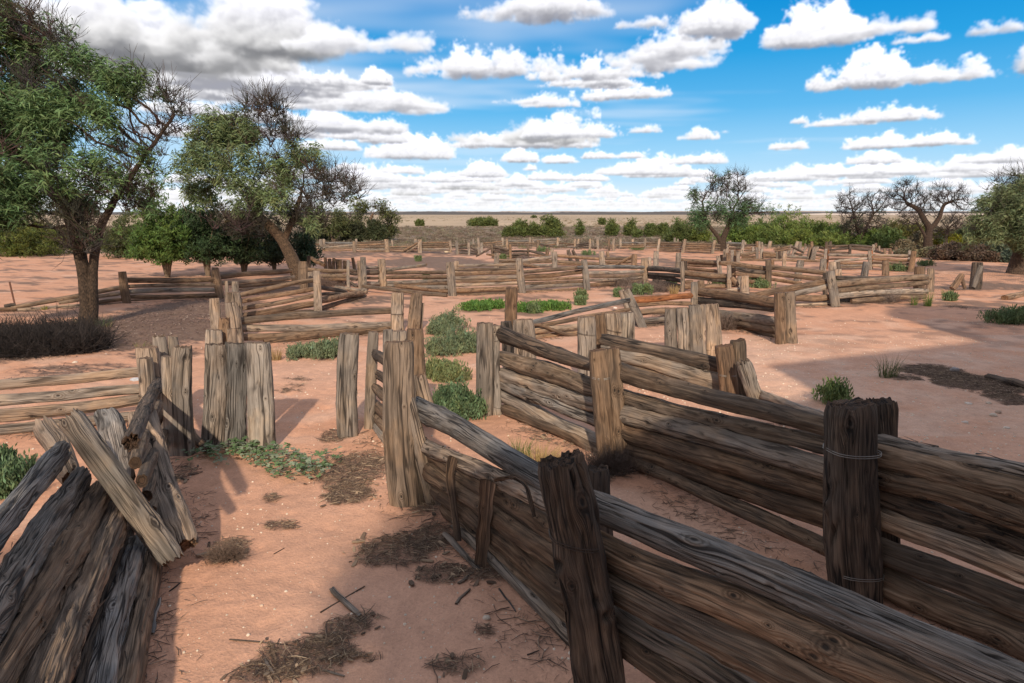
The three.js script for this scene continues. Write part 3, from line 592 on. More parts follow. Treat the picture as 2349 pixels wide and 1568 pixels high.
// ------------------------------------------------------------------ the shed and tank that throw the shade, behind and beside the camera
{
  const iron = (() => { const W = 64, H = 256; const map = bytes(W, H, (x, y) => { const n = 0.5 + 0.25 * tile2(x / W * 3, y / H * 3, 3, 3, 7) + 0.2 * tile2(x / W * 9, y / H * 13, 9, 13, 8); const rust = smooth(0.55, 0.85, n + 0.1 * tile2(x / W * 2, y / H * 20, 2, 20, 9)); return [lerp(0.62, 0.26, rust), lerp(0.61, 0.14, rust), lerp(0.59, 0.08, rust)]; }, true); return new THREE.MeshStandardMaterial({ name: 'corrugated_iron', map, roughness: 0.6, metalness: 0.15, side: THREE.DoubleSide }); })();
  const timber = WOOD.s;
  // a corrugated sheet spanning a (bottom left), u (along), v (up the sheet)
  const sheet = (a, u, v, name, parent) => {
    const lu = u.length(), n = Math.max(8, Math.round(lu / 0.019)), nrm = u.clone().cross(v).normalize(), P = [], UV = [], I = [];
    for (let i = 0; i <= n; i++) { const s = i / n, w = 0.009 * Math.sin(s * lu / 0.076 * 6.2832); for (const t of [0, 1]) { const p = a.clone().addScaledVector(u, s).addScaledVector(v, t).addScaledVector(nrm, w); P.push(p.x, p.y, p.z); UV.push(s * lu / 0.9, t * v.length() / 2.4); } }
    for (let i = 0; i < n; i++) { const k = i * 2; I.push(k, k + 2, k + 1, k + 1, k + 2, k + 3); }
    const g = new THREE.BufferGeometry(); g.setAttribute('position', new THREE.Float32BufferAttribute(P, 3)); g.setAttribute('uv', new THREE.Float32BufferAttribute(UV, 2)); g.setIndex(I); g.computeVertexNormals();
    return addMesh(g, iron, name, parent);
  };
  const V = (x, y, z) => new THREE.Vector3(x, y, z);
  const wallRun = (t, x0, x1, z, top0, top1, base) => {   // sheets side by side under a sloping eave
    const n = Math.round((x1 - x0) / 0.76);
    for (let i = 0; i < n; i++) {
      const xa = lerp(x0, x1, i / n), xb = lerp(x0, x1, (i + 1) / n), h = Math.max(lerp(top0, top1, i / n), lerp(top0, top1, (i + 1) / n)) - 0.06;
      sheet(V(xa, base, z + (i % 2) * 0.006), V(xb - xa + 0.03, 0, 0), V(0, h - base, 0), 'wall_sheet', t);
    }
  };
  const shed = thing('shearing_shed', 'tall corrugated iron shed behind the camera that shades the foreground', 'shed', V(-0.5, 0, 1.25));
  shed.position.set(0, 0, 0);
  wallRun(shed, -0.5, 9.5, 1.3, 4.62, 9.1, 1.1);
  for (let k = 0; k < 8; k++) sheet(V(-0.62, 4.62 - 0.05, 0.95 + k * 1.5), V(0, 0, 1.52), V(10.2, 4.57, 0), 'roof_sheet', shed);
  for (let k = 0; k < 8; k++) sheet(V(-0.45, 1.1, 1.32 + k * 1.5), V(0, 0, 1.52), V(0, 3.5, 0), 'wall_sheet', shed);
  for (const z of [1.5, 5, 9, 13]) for (const x of [-0.3, 3, 6, 9]) makeLog(shed, 'stump', V(x, -0.2, z), V(x, 1.12, z), 0.16, 0.14, 8, 12, 's', { cut: true, rough: 0.4 });
  addMesh(new THREE.BoxGeometry(10, 0.12, 12).translate(4.6, 1.12, 7.4), timber, 'floor', shed);
  const wing = thing('shed_wing', 'lower iron wing of the shed standing out of view on the right', 'shed', V(5.55, 0, -5));
  wing.position.set(0, 0, 0);
  wallRun(wing, 5.75, 17, -4.9, 5.05, 8.0, 0.0);
  for (let k = 0; k < 4; k++) sheet(V(5.5, 5.05, -5.1 + k * 1.5), V(0, 0, 1.52), V(11.6, 3.05, 0), 'roof_sheet', wing);
  for (let k = 0; k < 4; k++) sheet(V(5.75, 0, -4.9 + k * 1.5), V(0, 0, 1.52), V(0, 5.0, 0), 'wall_sheet', wing);
  const tank = thing('water_tank', 'round iron water tank on a timber stand out of view on the right', 'tank', V(14.6, 0, -8));
  addMesh(new THREE.CylinderGeometry(2.9, 2.9, 2.6, 64).translate(0, 5.75, 0), iron, 'tank_body', tank);
  addMesh(new THREE.BoxGeometry(6.2, 0.2, 6.2).translate(0, 4.35, 0), timber, 'platform', tank);
  for (const x of [-2.6, 0, 2.6]) for (const z of [-2.6, 0, 2.6]) makeLog(tank, 'stand_leg', V(14.6 + x, -0.2, -8 + z), V(14.6 + x, 4.26, -8 + z), 0.14, 0.12, 8, 30, 's', { cut: true, rough: 0.4 });
}

// ------------------------------------------------------------------ the sheep yards
const N1 = SHEET(0, 672.9, 0.3511), N2 = SHEET(0, 1039.9, 0.3386), N3 = SHEET(734.1, 611.7, 0.3511), N4 = SHEET(734.1, 1017.3, 0.3511), N5 = SHEET(1553.8, 611.7, 0.3511), N6 = SHEET(1553.8, 1017.3, 0.3511);
const F1 = SHEET(685.1, 526.1, 1 / 6), F2 = SHEET(1039.9, 526.1, 1 / 6), F3 = SHEET(1407, 526.1, 1 / 6), F4 = SHEET(1712.8, 526.1, 1 / 6), L5 = SHEET(0, 587.3, 1 / 6), L6 = SHEET(342.6, 587.3, 1 / 6), R7 = SHEET(1957.5, 403.7, 1 / 6);

// -- the race, near side
fence('log_fence', 'nearest dark log fence, from the wide upright slab to the charred foreground post', {
  sheet: N4, line: [[560, 375], [1850, 1720]], back: 0.22,
  posts: [
    [570, 385, 515, -665, 195, 't', { flat: 0.55, rough: 0.35, taper: 1.06, head: 0.85, knots: 1, cleft: 0.5 }],
    [745, 385, 520, -455, 95, 't', { flat: 0.8, rough: 0.9, ends: 0.05, wire: [0.62, 0.03] }],
    [1850, 1720, 1575, 115, 285, 'd', { flat: 0.9, rough: 0.75, ends: 0.045, head: 0.92, knots: 5, cleft: 2.4, wire: [0.18, 0.72] }],
    [1905, 1190, 1800, 165, 150, 'd', { rough: 0.9, ends: 0.03 }],
  ],
  rails: [
    [610, -250, 1475, 245, 139, 's', { square: 0.08, flat: 0.95, rough: 0.45, knots: 2, cleft: 0.35, bow: 0.004, ext0: 0.0, ext1: 0.06, w1: 154 }],
    [655, 0, 1500, 370, 97, 't', { square: 0.08, flat: 0.95, rough: 1.5, cleft: 1.4, ends: 0.08 }],
    [700, 40, 1545, 560, 128, 'b', { square: 0.08, flat: 0.95, knots: 5, w1: 154 }],
    [740, 190, 1580, 760, 128, 'b', { square: 0.08, flat: 0.95, knots: 5, w1: 169 }],
    [790, 310, 1600, 960, 128, 'b', { square: 0.08, flat: 0.95, knots: 6, w1: 174 }],
    [850, 430, 1625, 1140, 108, 'b', { square: 0.08, flat: 0.95, knots: 4, w1: 143 }],
    [900, 545, 1645, 1265, 71, 't', { square: 0.08, flat: 0.95, rough: 1.4, ends: 0.08, w1: 102 }],
  ],
});
fence('log_fence', 'dark grey log fence running out of the lower right corner from the charred post', {
  sheet: N6, line: [onGround(N4(1850, 1720)), new THREE.Vector3(2.0, 0, -2.2)], back: 0.16,
  rails: [
    [-585, 395, 1750, 1375, 185, 's', { square: 0.1, flat: 0.95, knots: 12, w1: 285, ext1: 0.35, cleft: 1.2, rough: 0.9, bow: 0.004 }],
    [-520, 660, 1100, 1400, 184, 'b', { square: 0.08, flat: 0.95, knots: 9, w1: 307, ext1: 0.6, bow: 0.006 }],
    [-460, 890, 600, 1430, 195, 'b', { square: 0.08, flat: 0.95, knots: 8, w1: 288, ext1: 0.8, bow: 0.006 }],
    [-420, 1105, 100, 1430, 164, 't', { square: 0.08, flat: 0.95, knots: 5, w1: 195, ext1: 1.8, cleft: 1.5 }],
    [-390, 1280, 0, 1560, 143, 'b', { square: 0.08, flat: 0.95, knots: 4, w1: 164, ext1: 2.5 }],
  ],
});
fence('log_fence', 'short run of rough dark rails seen end on behind the wide upright slab', {
  sheet: N3, line: [[600, 1440], [330, 1060]], back: 0.1,
  posts: [[325, 1055, 350, 425, 62, 't', { flat: 0.8, wire: 0.76, ends: 0.02 }], [640, 1010, 622, 408, 105, 'b', { flat: 0.6 }], [530, 900, 520, 420, 92, 't'], [455, 880, 445, 412, 62, 't'], [745, 1040, 650, 705, 80, 't', { ends: 0.06 }]],
  rails: [[500, 660, 365, 570, 75, 'd', { rough: 1.5 }], [505, 800, 360, 690, 70, 'd', { rough: 1.5 }], [510, 920, 358, 790, 75, 'b', { rough: 1.3 }], [515, 1040, 350, 890, 80, 'b', { rough: 1.4 }], [520, 1150, 350, 975, 70, 'b', { rough: 1.3 }], [525, 1260, 345, 1050, 60, 't', { rough: 1.4 }]],
});
// -- second fence of the race
fence('log_fence', 'brown log fence behind the nearest one, six rails up to the thick black post', {
  sheet: N3, line: [[1105, 955], [1885, 1290]], back: 0.2,
  posts: [
    [1070, 962, 1078, 368, 108, 't', { flat: 0.6, rough: 0.45, knots: 3, cleft: 0.6 }], [1158, 958, 1150, 385, 58, 't', { flat: 0.8, wire: [0.15, 0.85] }],
    [1885, 1290, 1815, 545, 108, 'b', { rough: 0.6, knots: 4, wire: 0.78, zinc: true }], [1975, 1290, 1910, 532, 92, 'b', { rough: 0.7 }],
  ],
  rails: [
    [1165, 425, 1785, 655, 97, 'd', { square: 0.08, flat: 0.95, rough: 1.5, cleft: 1.3, ext: 0.03, w1: 82 }],
    [1178, 590, 1800, 790, 97, 'b', { square: 0.08, flat: 0.95, rough: 1.6, cleft: 1.4, w1: 133 }],
    [1185, 700, 1805, 900, 82, 't', { square: 0.08, flat: 0.95, rough: 2.0, cleft: 1.6, ends: 0.1, w1: 113 }],
    [1190, 770, 1810, 1010, 71, 's', { square: 0.08, flat: 0.95, rough: 1.6, cleft: 1.5, w1: 92 }],
    [1190, 835, 1815, 1150, 97, 't', { square: 0.08, flat: 0.95, rough: 0.4, cleft: 0.3, knots: 1, w1: 108 }],
    [1215, 935, 1830, 1215, 71, 'b', { square: 0.08, flat: 0.95, rough: 1.3 }],
  ],
});
fence('log_fence', 'big brown knotty rails between the middle post and the thick black post on the right', {
  sheet: N5, line: [onGround(N3(1885, 1290)), onGround(N6(1165, 1000))], back: 0.2,
  posts: [
    [1165, 1000, 1130, -262, 278, 'd', { flat: 0.8, rough: 0.6, ends: 0.025, knots: 3, cleft: 1.4, wire: [0.2, 0.78], zinc: true, taper: 1.0, head: 0.96 }, N6],
    [1370, 880, 1335, -275, 165, 'd', { flat: 0.9, rough: 0.9, ends: 0.03, cleft: 1.4 }, N6],
  ],
  rails: [
    [-450, 655, 1025, 1055, 115, 'b', { square: 0.08, flat: 0.95, knots: 7, w1: 128, cleft: 0.9 }],
    [-440, 815, 1025, 1175, 102, 'b', { square: 0.08, flat: 0.95, knots: 4, rough: 1.5, cleft: 1.3, w1: 113 }],
    [-440, 945, 1025, 1320, 128, 't', { square: 0.08, flat: 0.95, knots: 6, w1: 154 }],
    [-430, 1060, 1025, 1490, 128, 'b', { square: 0.08, flat: 0.95, knots: 7, w1: 159 }],
    [-420, 1165, 1025, 1650, 118, 'b', { square: 0.08, flat: 0.95, knots: 6, w1: 169 }],
    [-410, 1270, 1025, 1850, 82, 'b', { square: 0.08, flat: 0.95, knots: 6, rough: 1.1, w1: 118 }],
  ],
});
fence('log_fence', 'heavy dark rails running off the right edge from the thick black post', {
  sheet: N6, line: [onGround(N6(1165, 1000)), onGround(N6(2350, 1560))], back: 0.2,
  rails: [
    [1300, -10, 2300, 205, 113, 's', { square: 0.08, flat: 0.95, rough: 1.4, cleft: 1.5, ends: 0.1, ext1: 0.3, knots: 3 }],
    [1310, 75, 2300, 330, 179, 'b', { square: 0.08, flat: 0.95, ext1: 0.3, knots: 4 }],
    [1310, 215, 2300, 500, 154, 'b', { square: 0.08, flat: 0.95, ext1: 0.3, rough: 1.3, cleft: 1.4, ends: 0.09 }],
    [1305, 330, 2300, 670, 143, 'd', { square: 0.08, flat: 0.95, ext1: 0.3, rough: 1.9, cleft: 1.6, ends: 0.1 }],
    [1300, 475, 2300, 830, 148, 't', { square: 0.08, flat: 0.95, ext1: 0.3, rough: 1.0, knots: 4 }],
    [1310, 690, 2300, 1085, 161, 'b', { square: 0.08, flat: 0.95, ext1: 0.3, knots: 6 }],
    [1320, 890, 2300, 1310, 196, 'b', { square: 0.08, flat: 0.95, ext1: 0.3, knots: 4 }],
  ],
});
// -- third line, behind it
fence('log_fence', 'charred and split rails between the wired slabs and the two brown stub posts', {
  sheet: N5, line: [onGround(N3(1850, 760)), onGround(N5(345, 840))], back: 0.16,
  posts: [[340, 850, 302, 515, 105, 'b', { flat: 0.85, rough: 0.6, wire: 0.5, zinc: true, ends: 0.02 }], [430, 840, 395, 480, 95, 'b', { flat: 0.9, rough: 0.7, ends: 0.03 }]],
  rails: [[-470, 475, 275, 640, 80, 'd', { rough: 0.8, w1: 100, cleft: 0.8 }], [-465, 560, 285, 760, 100, 't', { rough: 1.9, cleft: 1.6, ends: 0.12 }], [-440, 650, 290, 850, 80, 'b']],
});
fence('log_fence', 'ragged half-buried rails sloping away behind the two brown stub posts', {
  sheet: N5, line: [onGround(N5(430, 850)), onGround(N5(1200, 1330))], back: 0.12,
  rails: [[540, 835, 1240, 1080, 60, 't', { rough: 1.9, cleft: 1.5, ends: 0.12 }], [480, 900, 1240, 1190, 80, 'b', { rough: 1.5 }]],
});
fence('leaning_slab', 'pale split slab propped against the second brown stub post', { category: 'slab', sheet: N5, line: [onGround(N5(470, 885)), onGround(N5(600, 880))], back: -0.1,
  rails: [[425, 620, 520, 865, 95, 't', { rough: 1.3, ends: 0.07, cleft: 1.3, ext: 0 }]] });
fence('slab_gate_stop', 'four grey-brown slab posts wired together beyond the race, tallest with a big knot', { category: 'posts', sheet: N3, line: [[1745, 735], [2010, 660]],
  posts: [[1745, 735, 1740, 328, 108, 't', { flat: 0.7, rough: 0.5, wire: 0.75 }], [1845, 700, 1830, 312, 68, 'b', { knots: 2 }], [1915, 670, 1908, 302, 105, 't', { wire: 0.72 }], [2015, 655, 2008, 300, 90, 't']] });
fence('slab_gate_stop', 'five tall weathered slabs standing tight together like a short palisade', { category: 'posts', sheet: N5, line: [[35, 600], [250, 565]],
  posts: [[40, 605, 30, 268, 72, 't', { flat: 0.6 }], [120, 605, 110, 250, 78, 't', { flat: 0.6, knots: 3 }], [172, 600, 165, 248, 40, 't'], [218, 590, 205, 245, 58, 't', { knots: 4, wire: 0.22 }], [268, 580, 243, 245, 48, 't', { wire: 0.2 }], [-40, 600, -45, 275, 70, 't', { flat: 0.6 }]] });
// -- left side of the race: fallen over
fence('collapsed_log_fence', 'collapsed fence of ragged grey logs in the lower left corner, leaning over', {
  sheet: N2, line: [[1085, 760], [975, 1550]], lean: 0.52, back: 0.02,
  rails: [
    [430, -20, -40, 590, 160, 's', { ext1: 0.5, ext0: 0.02, rough: 1.5, cleft: 2.0, ends: 0.1, flat: 0.6, knots: 2 }],
    [560, 160, -60, 1160, 195, 's', { ext1: 0.35, ext0: 0.0, rough: 1.4, cleft: 1.3, ends: 0.12, knots: 7, flat: 0.6 }],
    [690, 270, 30, 1380, 185, 'b', { ext1: 0.3, ext0: 0.0, rough: 1.7, cleft: 1.6, ends: 0.14, knots: 4 }],
    [790, 400, 330, 1540, 195, 'b', { ext1: 0.25, ext0: 0.0, rough: 1.3, cleft: 1.4, ends: 0.1, knots: 6 }],
    [860, 520, 540, 1540, 165, 'd', { ext1: 0.25, ext0: 0.0, rough: 1.5, cleft: 1.6, ends: 0.1, knots: 3, off: 0.05 }],
    [925, 610, 690, 1540, 150, 's', { ext1: 0.25, ext0: 0.0, rough: 1.5, cleft: 1.7, ends: 0.08, knots: 3 }],
    [1030, 700, 855, 1540, 205, 'b', { ext1: 0.25, ext0: 0.0, rough: 1.2, cleft: 1.3, ends: 0.08, knots: 6 }],
    [820, 300, 250, 1560, 170, 'd', { ext1: 0.25, ext0: 0.0, off: 0.16, rough: 1.3, cleft: 1.5, knots: 3 }],
    [450, 800, 1128, 1740, 165, 't', { off: -0.26, s0: N1, s1: N1, ext: 0, rough: 0.6, cleft: 1.2, ends: 0.05, knots: 2, flat: 0.7, bow: 0.004, square: 0.9, kink: 0, twist: 0.1 }],
    [985, 1420, 1235, 1765, 90, 't', { off: -0.16, s0: N1, s1: N1, ext: 0, rough: 1.4, cleft: 1.4, ends: 0.06, knots: 1, square: 0.6 }],
    [925, 780, 1200, 1650, 160, 't', { off: -0.36, s0: N1, s1: N1, ext: 0, rough: 0.7, cleft: 1.0, ends: 0.05, knots: 3, flat: 0.55, square: 0.9, side: true, kink: 0, twist: 0.1 }],
    [690, 785, 800, 1230, 145, 's', { off: 0.10, s0: N1, s1: N1, ext: 0, rough: 0.9, cleft: 1.3, ends: 0.05, knots: 2, square: 0.7, side: true }],
    [285, 850, 460, 1200, 150, 't', { off: 0.14, s0: N1, s1: N1, ext: 0, rough: 0.8, cleft: 1.0, ends: 0.05, knots: 1, square: 0.7 }],
  ],
});
fence('log_fence', 'rotting rails seen end on between the collapsed fence and the cluster of split posts', {
  sheet: N1, line: [[1215, 1653], [1180, 1050]], back: 0.16, lean: 0.12,
  posts: [[1115, 1055, 1100, 412, 78, 't', { wire: 0.68 }], [1205, 1050, 1195, 352, 112, 't', { ends: 0.04, rough: 0.9 }], [985, 900, 945, 422, 92, 't', { wire: 0.55, ends: 0.02 }], [1000, 850, 962, 350, 130, 't', { ends: 0.02 }], [1080, 800, 1040, 282, 80, 't', { ends: 0.05 }], [1150, 790, 1130, 280, 60, 't']],
  rails: [[865, 940, 1040, 560, 120, 'd', { rough: 2.0, cleft: 1.8, ends: 0.12 }], [885, 1110, 1085, 740, 100, 'b', { ext: 0, knots: 0 }], [925, 1225, 1100, 850, 98, 'b', { ext: 0, knots: 0 }], [960, 1320, 1110, 930, 88, 'b', { ext: 0, knots: 0 }], [1000, 1420, 1120, 1000, 70, 'b', { ext: 0, knots: 0 }]],
});
fence('log_fence', 'low fence of four pale rails running off the left edge', {
  sheet: N1, line: [[0, 935], [920, 840]], back: 0.08,
  rails: [[-20, 602, 905, 515, 66, 't', { ext0: 0.2, rough: 1.0 }], [-20, 700, 915, 620, 72, 't', { ext0: 0.2 }], [-20, 795, 915, 695, 80, 't', { ext0: 0.2 }], [-20, 885, 850, 800, 66, 't', { ext0: 0.2, rough: 0.5 }]],
});
fence('slab_gate_stop', 'three broad split slabs, two silver and one brown, on the left of the open race', { category: 'posts', sheet: N1, line: [[1380, 995], [1710, 1000]],
  posts: [[1385, 1000, 1410, 335, 128, 's', { flat: 0.4, rough: 0.5, cleft: 1.3, ends: 0.02 }], [1530, 992, 1538, 325, 128, 's', { flat: 0.4, rough: 0.5, cleft: 1.4, ends: 0.02 }], [1712, 1005, 1682, 322, 152, 't', { flat: 0.5, rough: 0.4, knots: 5, cleft: 0.6, ends: 0.02 }]] });
fence('slab_gate_stop', 'pair of stub slabs wired round a rotten stump behind the broad silver slabs', { category: 'posts', sheet: L6, line: [[890, 1500], [1130, 1480]],
  posts: [[900, 1560, 890, 1015, 215, 't', { flat: 0.5, wire: 0.68 }], [1140, 1550, 1135, 1000, 120, 't', { ends: 0.03 }], [1050, 1520, 1035, 860, 150, 'b', { rough: 1.9, ends: 0.09, cleft: 1.6 }]] });
fence('log_fence', 'fence of five long pale rails below the leaning tree, posts grouped at both ends', {
  sheet: F1, line: [onGround(L6(1190, 1260)), onGround(F1(1360, 1395))], back: 0.14,
  posts: [
    [945, 1260, 895, 582, 125, 't', { ends: 0.02 }, L6], [1215, 1270, 1120, 640, 165, 't', { flat: 0.6, wire: 0.5, ends: 0.02 }, L6], [1200, 1150, 1145, 500, 190, 't', { flat: 0.6, rough: 0.5 }, L6], [1100, 950, 1062, 342, 48, 't', {}, L6], [1190, 950, 1180, 346, 86, 't', {}, L6],
    [1362, 1400, 1362, 872, 158, 't', { flat: 0.5, wire: 0.5, rough: 0.4 }], [1580, 1400, 1632, 870, 148, 'b', { flat: 0.6, rough: 0.4 }], [1685, 1380, 1712, 1015, 40, 't'],
  ],
  rails: [[1245, 895, 1280, 1120, 100, 't', { s0: L6 }], [1262, 985, 1280, 1305, 100, 't', { s0: L6 }], [1285, 1115, 1250, 1400, 100, 't', { s0: L6 }], [1650, 1240, 1200, 1490, 90, 't', { s0: L6 }], [1780, 1365, 1200, 1570, 75, 't', { s0: L6, rough: 1.3 }]],
});
fence('gate_post', 'free-standing slab post with a knot, left of the wide upright slab', { category: 'post', sheet: N3, line: [[185, 1100], [300, 1100]], posts: [[185, 1100, 190, 437, 118, 't', { flat: 0.6, rough: 0.4, knots: 3, cleft: 0.7 }]] });
fence('gate_post', 'lone grey post with ragged edge beyond the green bushes', { category: 'post', sheet: N3, line: [[1255, 480], [1300, 480]], posts: [[1258, 560, 1253, 138, 74, 'b', { flat: 0.8, cleft: 1.3, ends: 0.02 }]] });
fence('slab_gate_stop', 'dark stub and pale slab side by side behind the rough dark top rail', { category: 'posts', sheet: N3, line: [[1320, 690], [1400, 690]], posts: [[1235, 690, 1215, 358, 68, 'd', { rough: 0.8 }], [1340, 720, 1328, 345, 125, 't', { flat: 0.55, wire: 0.1 }]] });
// -- middle distance
fence('log_fence', 'broken-down fence of slanting grey rails with a leaning pale post at its end', {
  sheet: F2, line: [[1110, 1530], [2580, 1345]], back: 0.12,
  posts: [[400, 1345, 175, 832, 100, 't', { flat: 0.6, wire: 0.6 }, F3], [250, 1180, 105, 835, 78, 't', {}, F3]],
  rails: [[1095, 1275, 2383, 985, 72, 's', { rough: 0.7 }], [1110, 1350, 2383, 1110, 66, 't', { rough: 1.3 }], [1110, 1400, 1900, 1330, 90, 'p', { rough: 1.3 }], [1110, 1480, 2000, 1415, 60, 'p', { rough: 1.5 }], [1110, 1300, 1700, 1450, 45, 'b', { off: -0.15, rough: 2, kink: 0.12 }]],
});
fence('log_fence', 'fence with one orange rotted top rail, right of the leaning pale post', {
  sheet: F3, line: [[395, 1340], [1180, 1270]], back: 0.12, posts: [[1125, 1270, 1115, 722, 86, 't', { flat: 0.7, wire: 0.62 }], [1215, 1200, 1205, 702, 90, 'b']],
  rails: [[250, 965, 1080, 905, 88, 'o', { rough: 1.4, cleft: 1.5 }], [290, 1045, 1080, 1025, 62, 'b', { rough: 1.3 }], [350, 1150, 1000, 1110, 80, 't'], [400, 1262, 1000, 1205, 58, 't', { rough: 1.4 }]],
});
fence('log_fence', 'low fence of thick dark-topped rails ending in the squat double post with stacked rail ends', {
  sheet: F3, line: [[1180, 1270], [2400, 1555]], back: 0.16,
  posts: [[470, 1560, 452, 872, 128, 'b', { flat: 0.8, rough: 0.5, wire: 0.2 }, F4], [625, 1550, 592, 862, 130, 't', { flat: 0.8, rough: 0.6 }, F4]],
  rails: [[1170, 850, 2240, 1005, 115, 'b', { rough: 1.5, cleft: 1.5 }], [1180, 975, 2240, 1075, 115, 'd', { rough: 0.8 }], [1380, 1150, 2240, 1255, 118, 't'], [1400, 1255, 2240, 1375, 110, 't'], [1540, 1345, 2240, 1490, 80, 'b'],
    [566, 1105, 572, 1100, 90, 'd', { s0: F4, s1: F4, off: -0.02, ext0: 16, ext1: 9 }], [566, 1262, 572, 1258, 90, 'd', { s0: F4, s1: F4, ext0: 16, ext1: 9 }], [578, 1398, 584, 1394, 105, 'b', { s0: F4, s1: F4, ext0: 16, ext1: 9 }]],
});
fence('log_fence', 'right-hand pen fence with a black top rail and a pale leaning post', {
  sheet: F4, line: [[690, 1075], [1215, 1055]], back: 0.14,
  posts: [[1222, 1062, 1145, 575, 108, 't', { flat: 0.6, wire: 0.55 }], [1260, 700, 1255, 548, 95, 't'], [1085, 900, 1078, 600, 60, 'd'], [1045, 1600, 1065, 1268, 92, 't', { flat: 0.7, wire: 0.62 }, R7], [900, 1560, 905, 1245, 112, 'b', { flat: 0.8 }, R7], [970, 1560, 975, 1252, 36, 'b', {}, R7]],
  rails: [[1105, 725, 70, 925, 90, 't'], [1120, 780, 640, 890, 78, 't'], [1140, 935, 680, 950, 86, 't', { rough: 0.6 }], [1150, 1020, 690, 1045, 50, 't', { rough: 1.3 }]],
});
fence('log_fence', 'straight pen fence of five bright rails facing the red sand on the right', {
  sheet: F4, line: [[1215, 1055], [2470, 975]], back: 0.13,
  rails: [[1240, 760, 980, 1395, 90, 't', { s1: R7 }], [1245, 845, 980, 1475, 80, 't', { s1: R7, rough: 1.3 }], [1260, 925, 970, 1590, 92, 't', { s1: R7, rough: 0.8 }], [1480, 990, 960, 1660, 70, 't', { s1: R7 }], [1270, 660, 840, 1390, 64, 'd', { s1: R7, off: 0.25, rough: 0.4, cleft: 0.4 }], [1270, 715, 960, 1430, 30, 'b', { s1: R7, off: 0.2 }]],
});
fence('leaning_strut', 'grey strut leaning against a short stake on the red sand', { category: 'strut', sheet: N5, line: [[1800, 155], [1880, 150]], back: 0, rails: [[1860, 55, 1795, 150, 42, 't', { ext: 0 }], [1855, 55, 1878, 145, 26, 'b', { ext: 0 }]] });
fence('gate_post', 'dark stub post with a pale prop crossed over it, right of the yards', { category: 'post', sheet: N5, line: [[1940, 145], [1990, 145]], posts: [[1945, 145, 1960, -28, 62, 'd', { cleft: 1.2 }]], rails: [[1985, -8, 1935, 135, 34, 's', { ext: 0, off: -0.1 }]], back: -0.05 });
// -- the long front row of the far yards
const ROW = 'long rows of log fence in the middle distance';
fence('log_fence', 'first bay of the long front row, left of the tall bored slab', {
  sheet: F1, line: [[860, 835], [1170, 790]], back: 0.13,
  posts: [[860, 838, 835, 432, 66, 't', { wire: [0.55, 0.75] }], [905, 842, 885, 380, 72, 't'], [1172, 792, 1152, 408, 86, 't', { flat: 0.5, rough: 0.3 }], [1105, 760, 1098, 410, 30, 't']],
  rails: [[920, 537, 1108, 525, 40, 't'], [920, 602, 1112, 592, 72, 'b'], [922, 672, 1112, 666, 40, 't'], [928, 742, 1115, 752, 62, 't']],
});
fence('log_fence', 'second bay of the long front row, with the gap below its slanting top rail', {
  sheet: F1, line: [[1170, 790], [2110, 920]], back: 0.14, posts: [[2118, 922, 2082, 452, 100, 't', { flat: 0.6, wire: [0.4, 0.62] }]],
  rails: [[1215, 560, 1735, 490, 42, 't'], [1215, 603, 2035, 592, 50, 't', { rough: 0.6 }], [1220, 662, 2042, 658, 52, 'b'], [1225, 735, 2045, 690, 50, 't'], [1230, 800, 2050, 740, 46, 't', { rough: 1.3 }], [1240, 845, 2070, 800, 60, 't'], [1000, 868, 2075, 860, 56, 'b']],
});
fence('fallen_rail', 'long pale rail fallen slantwise across the front row', { category: 'log', sheet: F1, line: [[880, 860], [2040, 930]], back: -0.1, rails: [[880, 780, 2040, 912, 52, 't', { ext: 0, rough: 0.7 }]] });
fence('fallen_rail', 'pale split rail resting on dark logs left of the long slanting rail', { category: 'log', sheet: F1, line: [[500, 830], [940, 890]], back: 0.02, rails: [[505, 795, 945, 858, 50, 'p', { ext: 0, rough: 0.9 }]] });
fence('log_fence', 'heap-like fence of five dark slumped rails beside the pale round-topped post', {
  sheet: F1, line: [[-120, 1185], [250, 1148]], back: 0.12, posts: [[265, 1150, 245, 570, 98, 't', { flat: 0.6, rough: 0.3, wire: [0.3, 0.74] }], [160, 800, 155, 585, 80, 't']],
  rails: [[1270, 530, 190, 700, 70, 'b', { s0: L6 }], [1275, 620, 195, 820, 62, 'b', { s0: L6, rough: 1.6 }], [1290, 720, 200, 910, 62, 'b', { s0: L6 }], [1290, 825, 205, 1025, 92, 'b', { s0: L6, rough: 0.5 }], [1300, 850, 215, 1130, 50, 'b', { s0: L6, rough: 1.4 }]],
});
fence('log_fence', 'dark slumped rails spreading right of the pale round-topped post', {
  sheet: F1, line: [[265, 1150], [900, 950]], back: 0.12,
  rails: [[305, 800, 650, 865, 62, 'd'], [310, 890, 620, 890, 50, 'd'], [315, 985, 860, 885, 92, 'b', { rough: 0.6 }], [315, 1085, 900, 950, 62, 'b']],
});
fence('log_fence', 'brown pen fence in front of the leaning tree trunk, beside a bored slab post', {
  sheet: F1, line: [[60, 745], [690, 800]], back: 0.13,
  posts: [[65, 745, 60, 442, 105, 'b', { flat: 0.5, wire: [0.8, 0.38] }], [688, 800, 684, 422, 40, 't'], [370, 590, 365, 385, 42, 'b'], [640, 590, 635, 430, 50, 'b'], [770, 560, 742, 390, 42, 'b'], [150, 640, 140, 365, 55, 'd']],
  rails: [[120, 550, 665, 570, 52, 'b'], [300, 642, 660, 635, 62, 'b', { rough: 1.4 }], [300, 700, 660, 688, 40, 'b'], [710, 565, 802, 578, 48, 'd'], [712, 608, 804, 620, 40, 'd'], [712, 680, 804, 690, 45, 'd'], [715, 740, 806, 790, 45, 'd'], [180, 400, 345, 490, 60, 'b', { off: 2.4 }]],
});
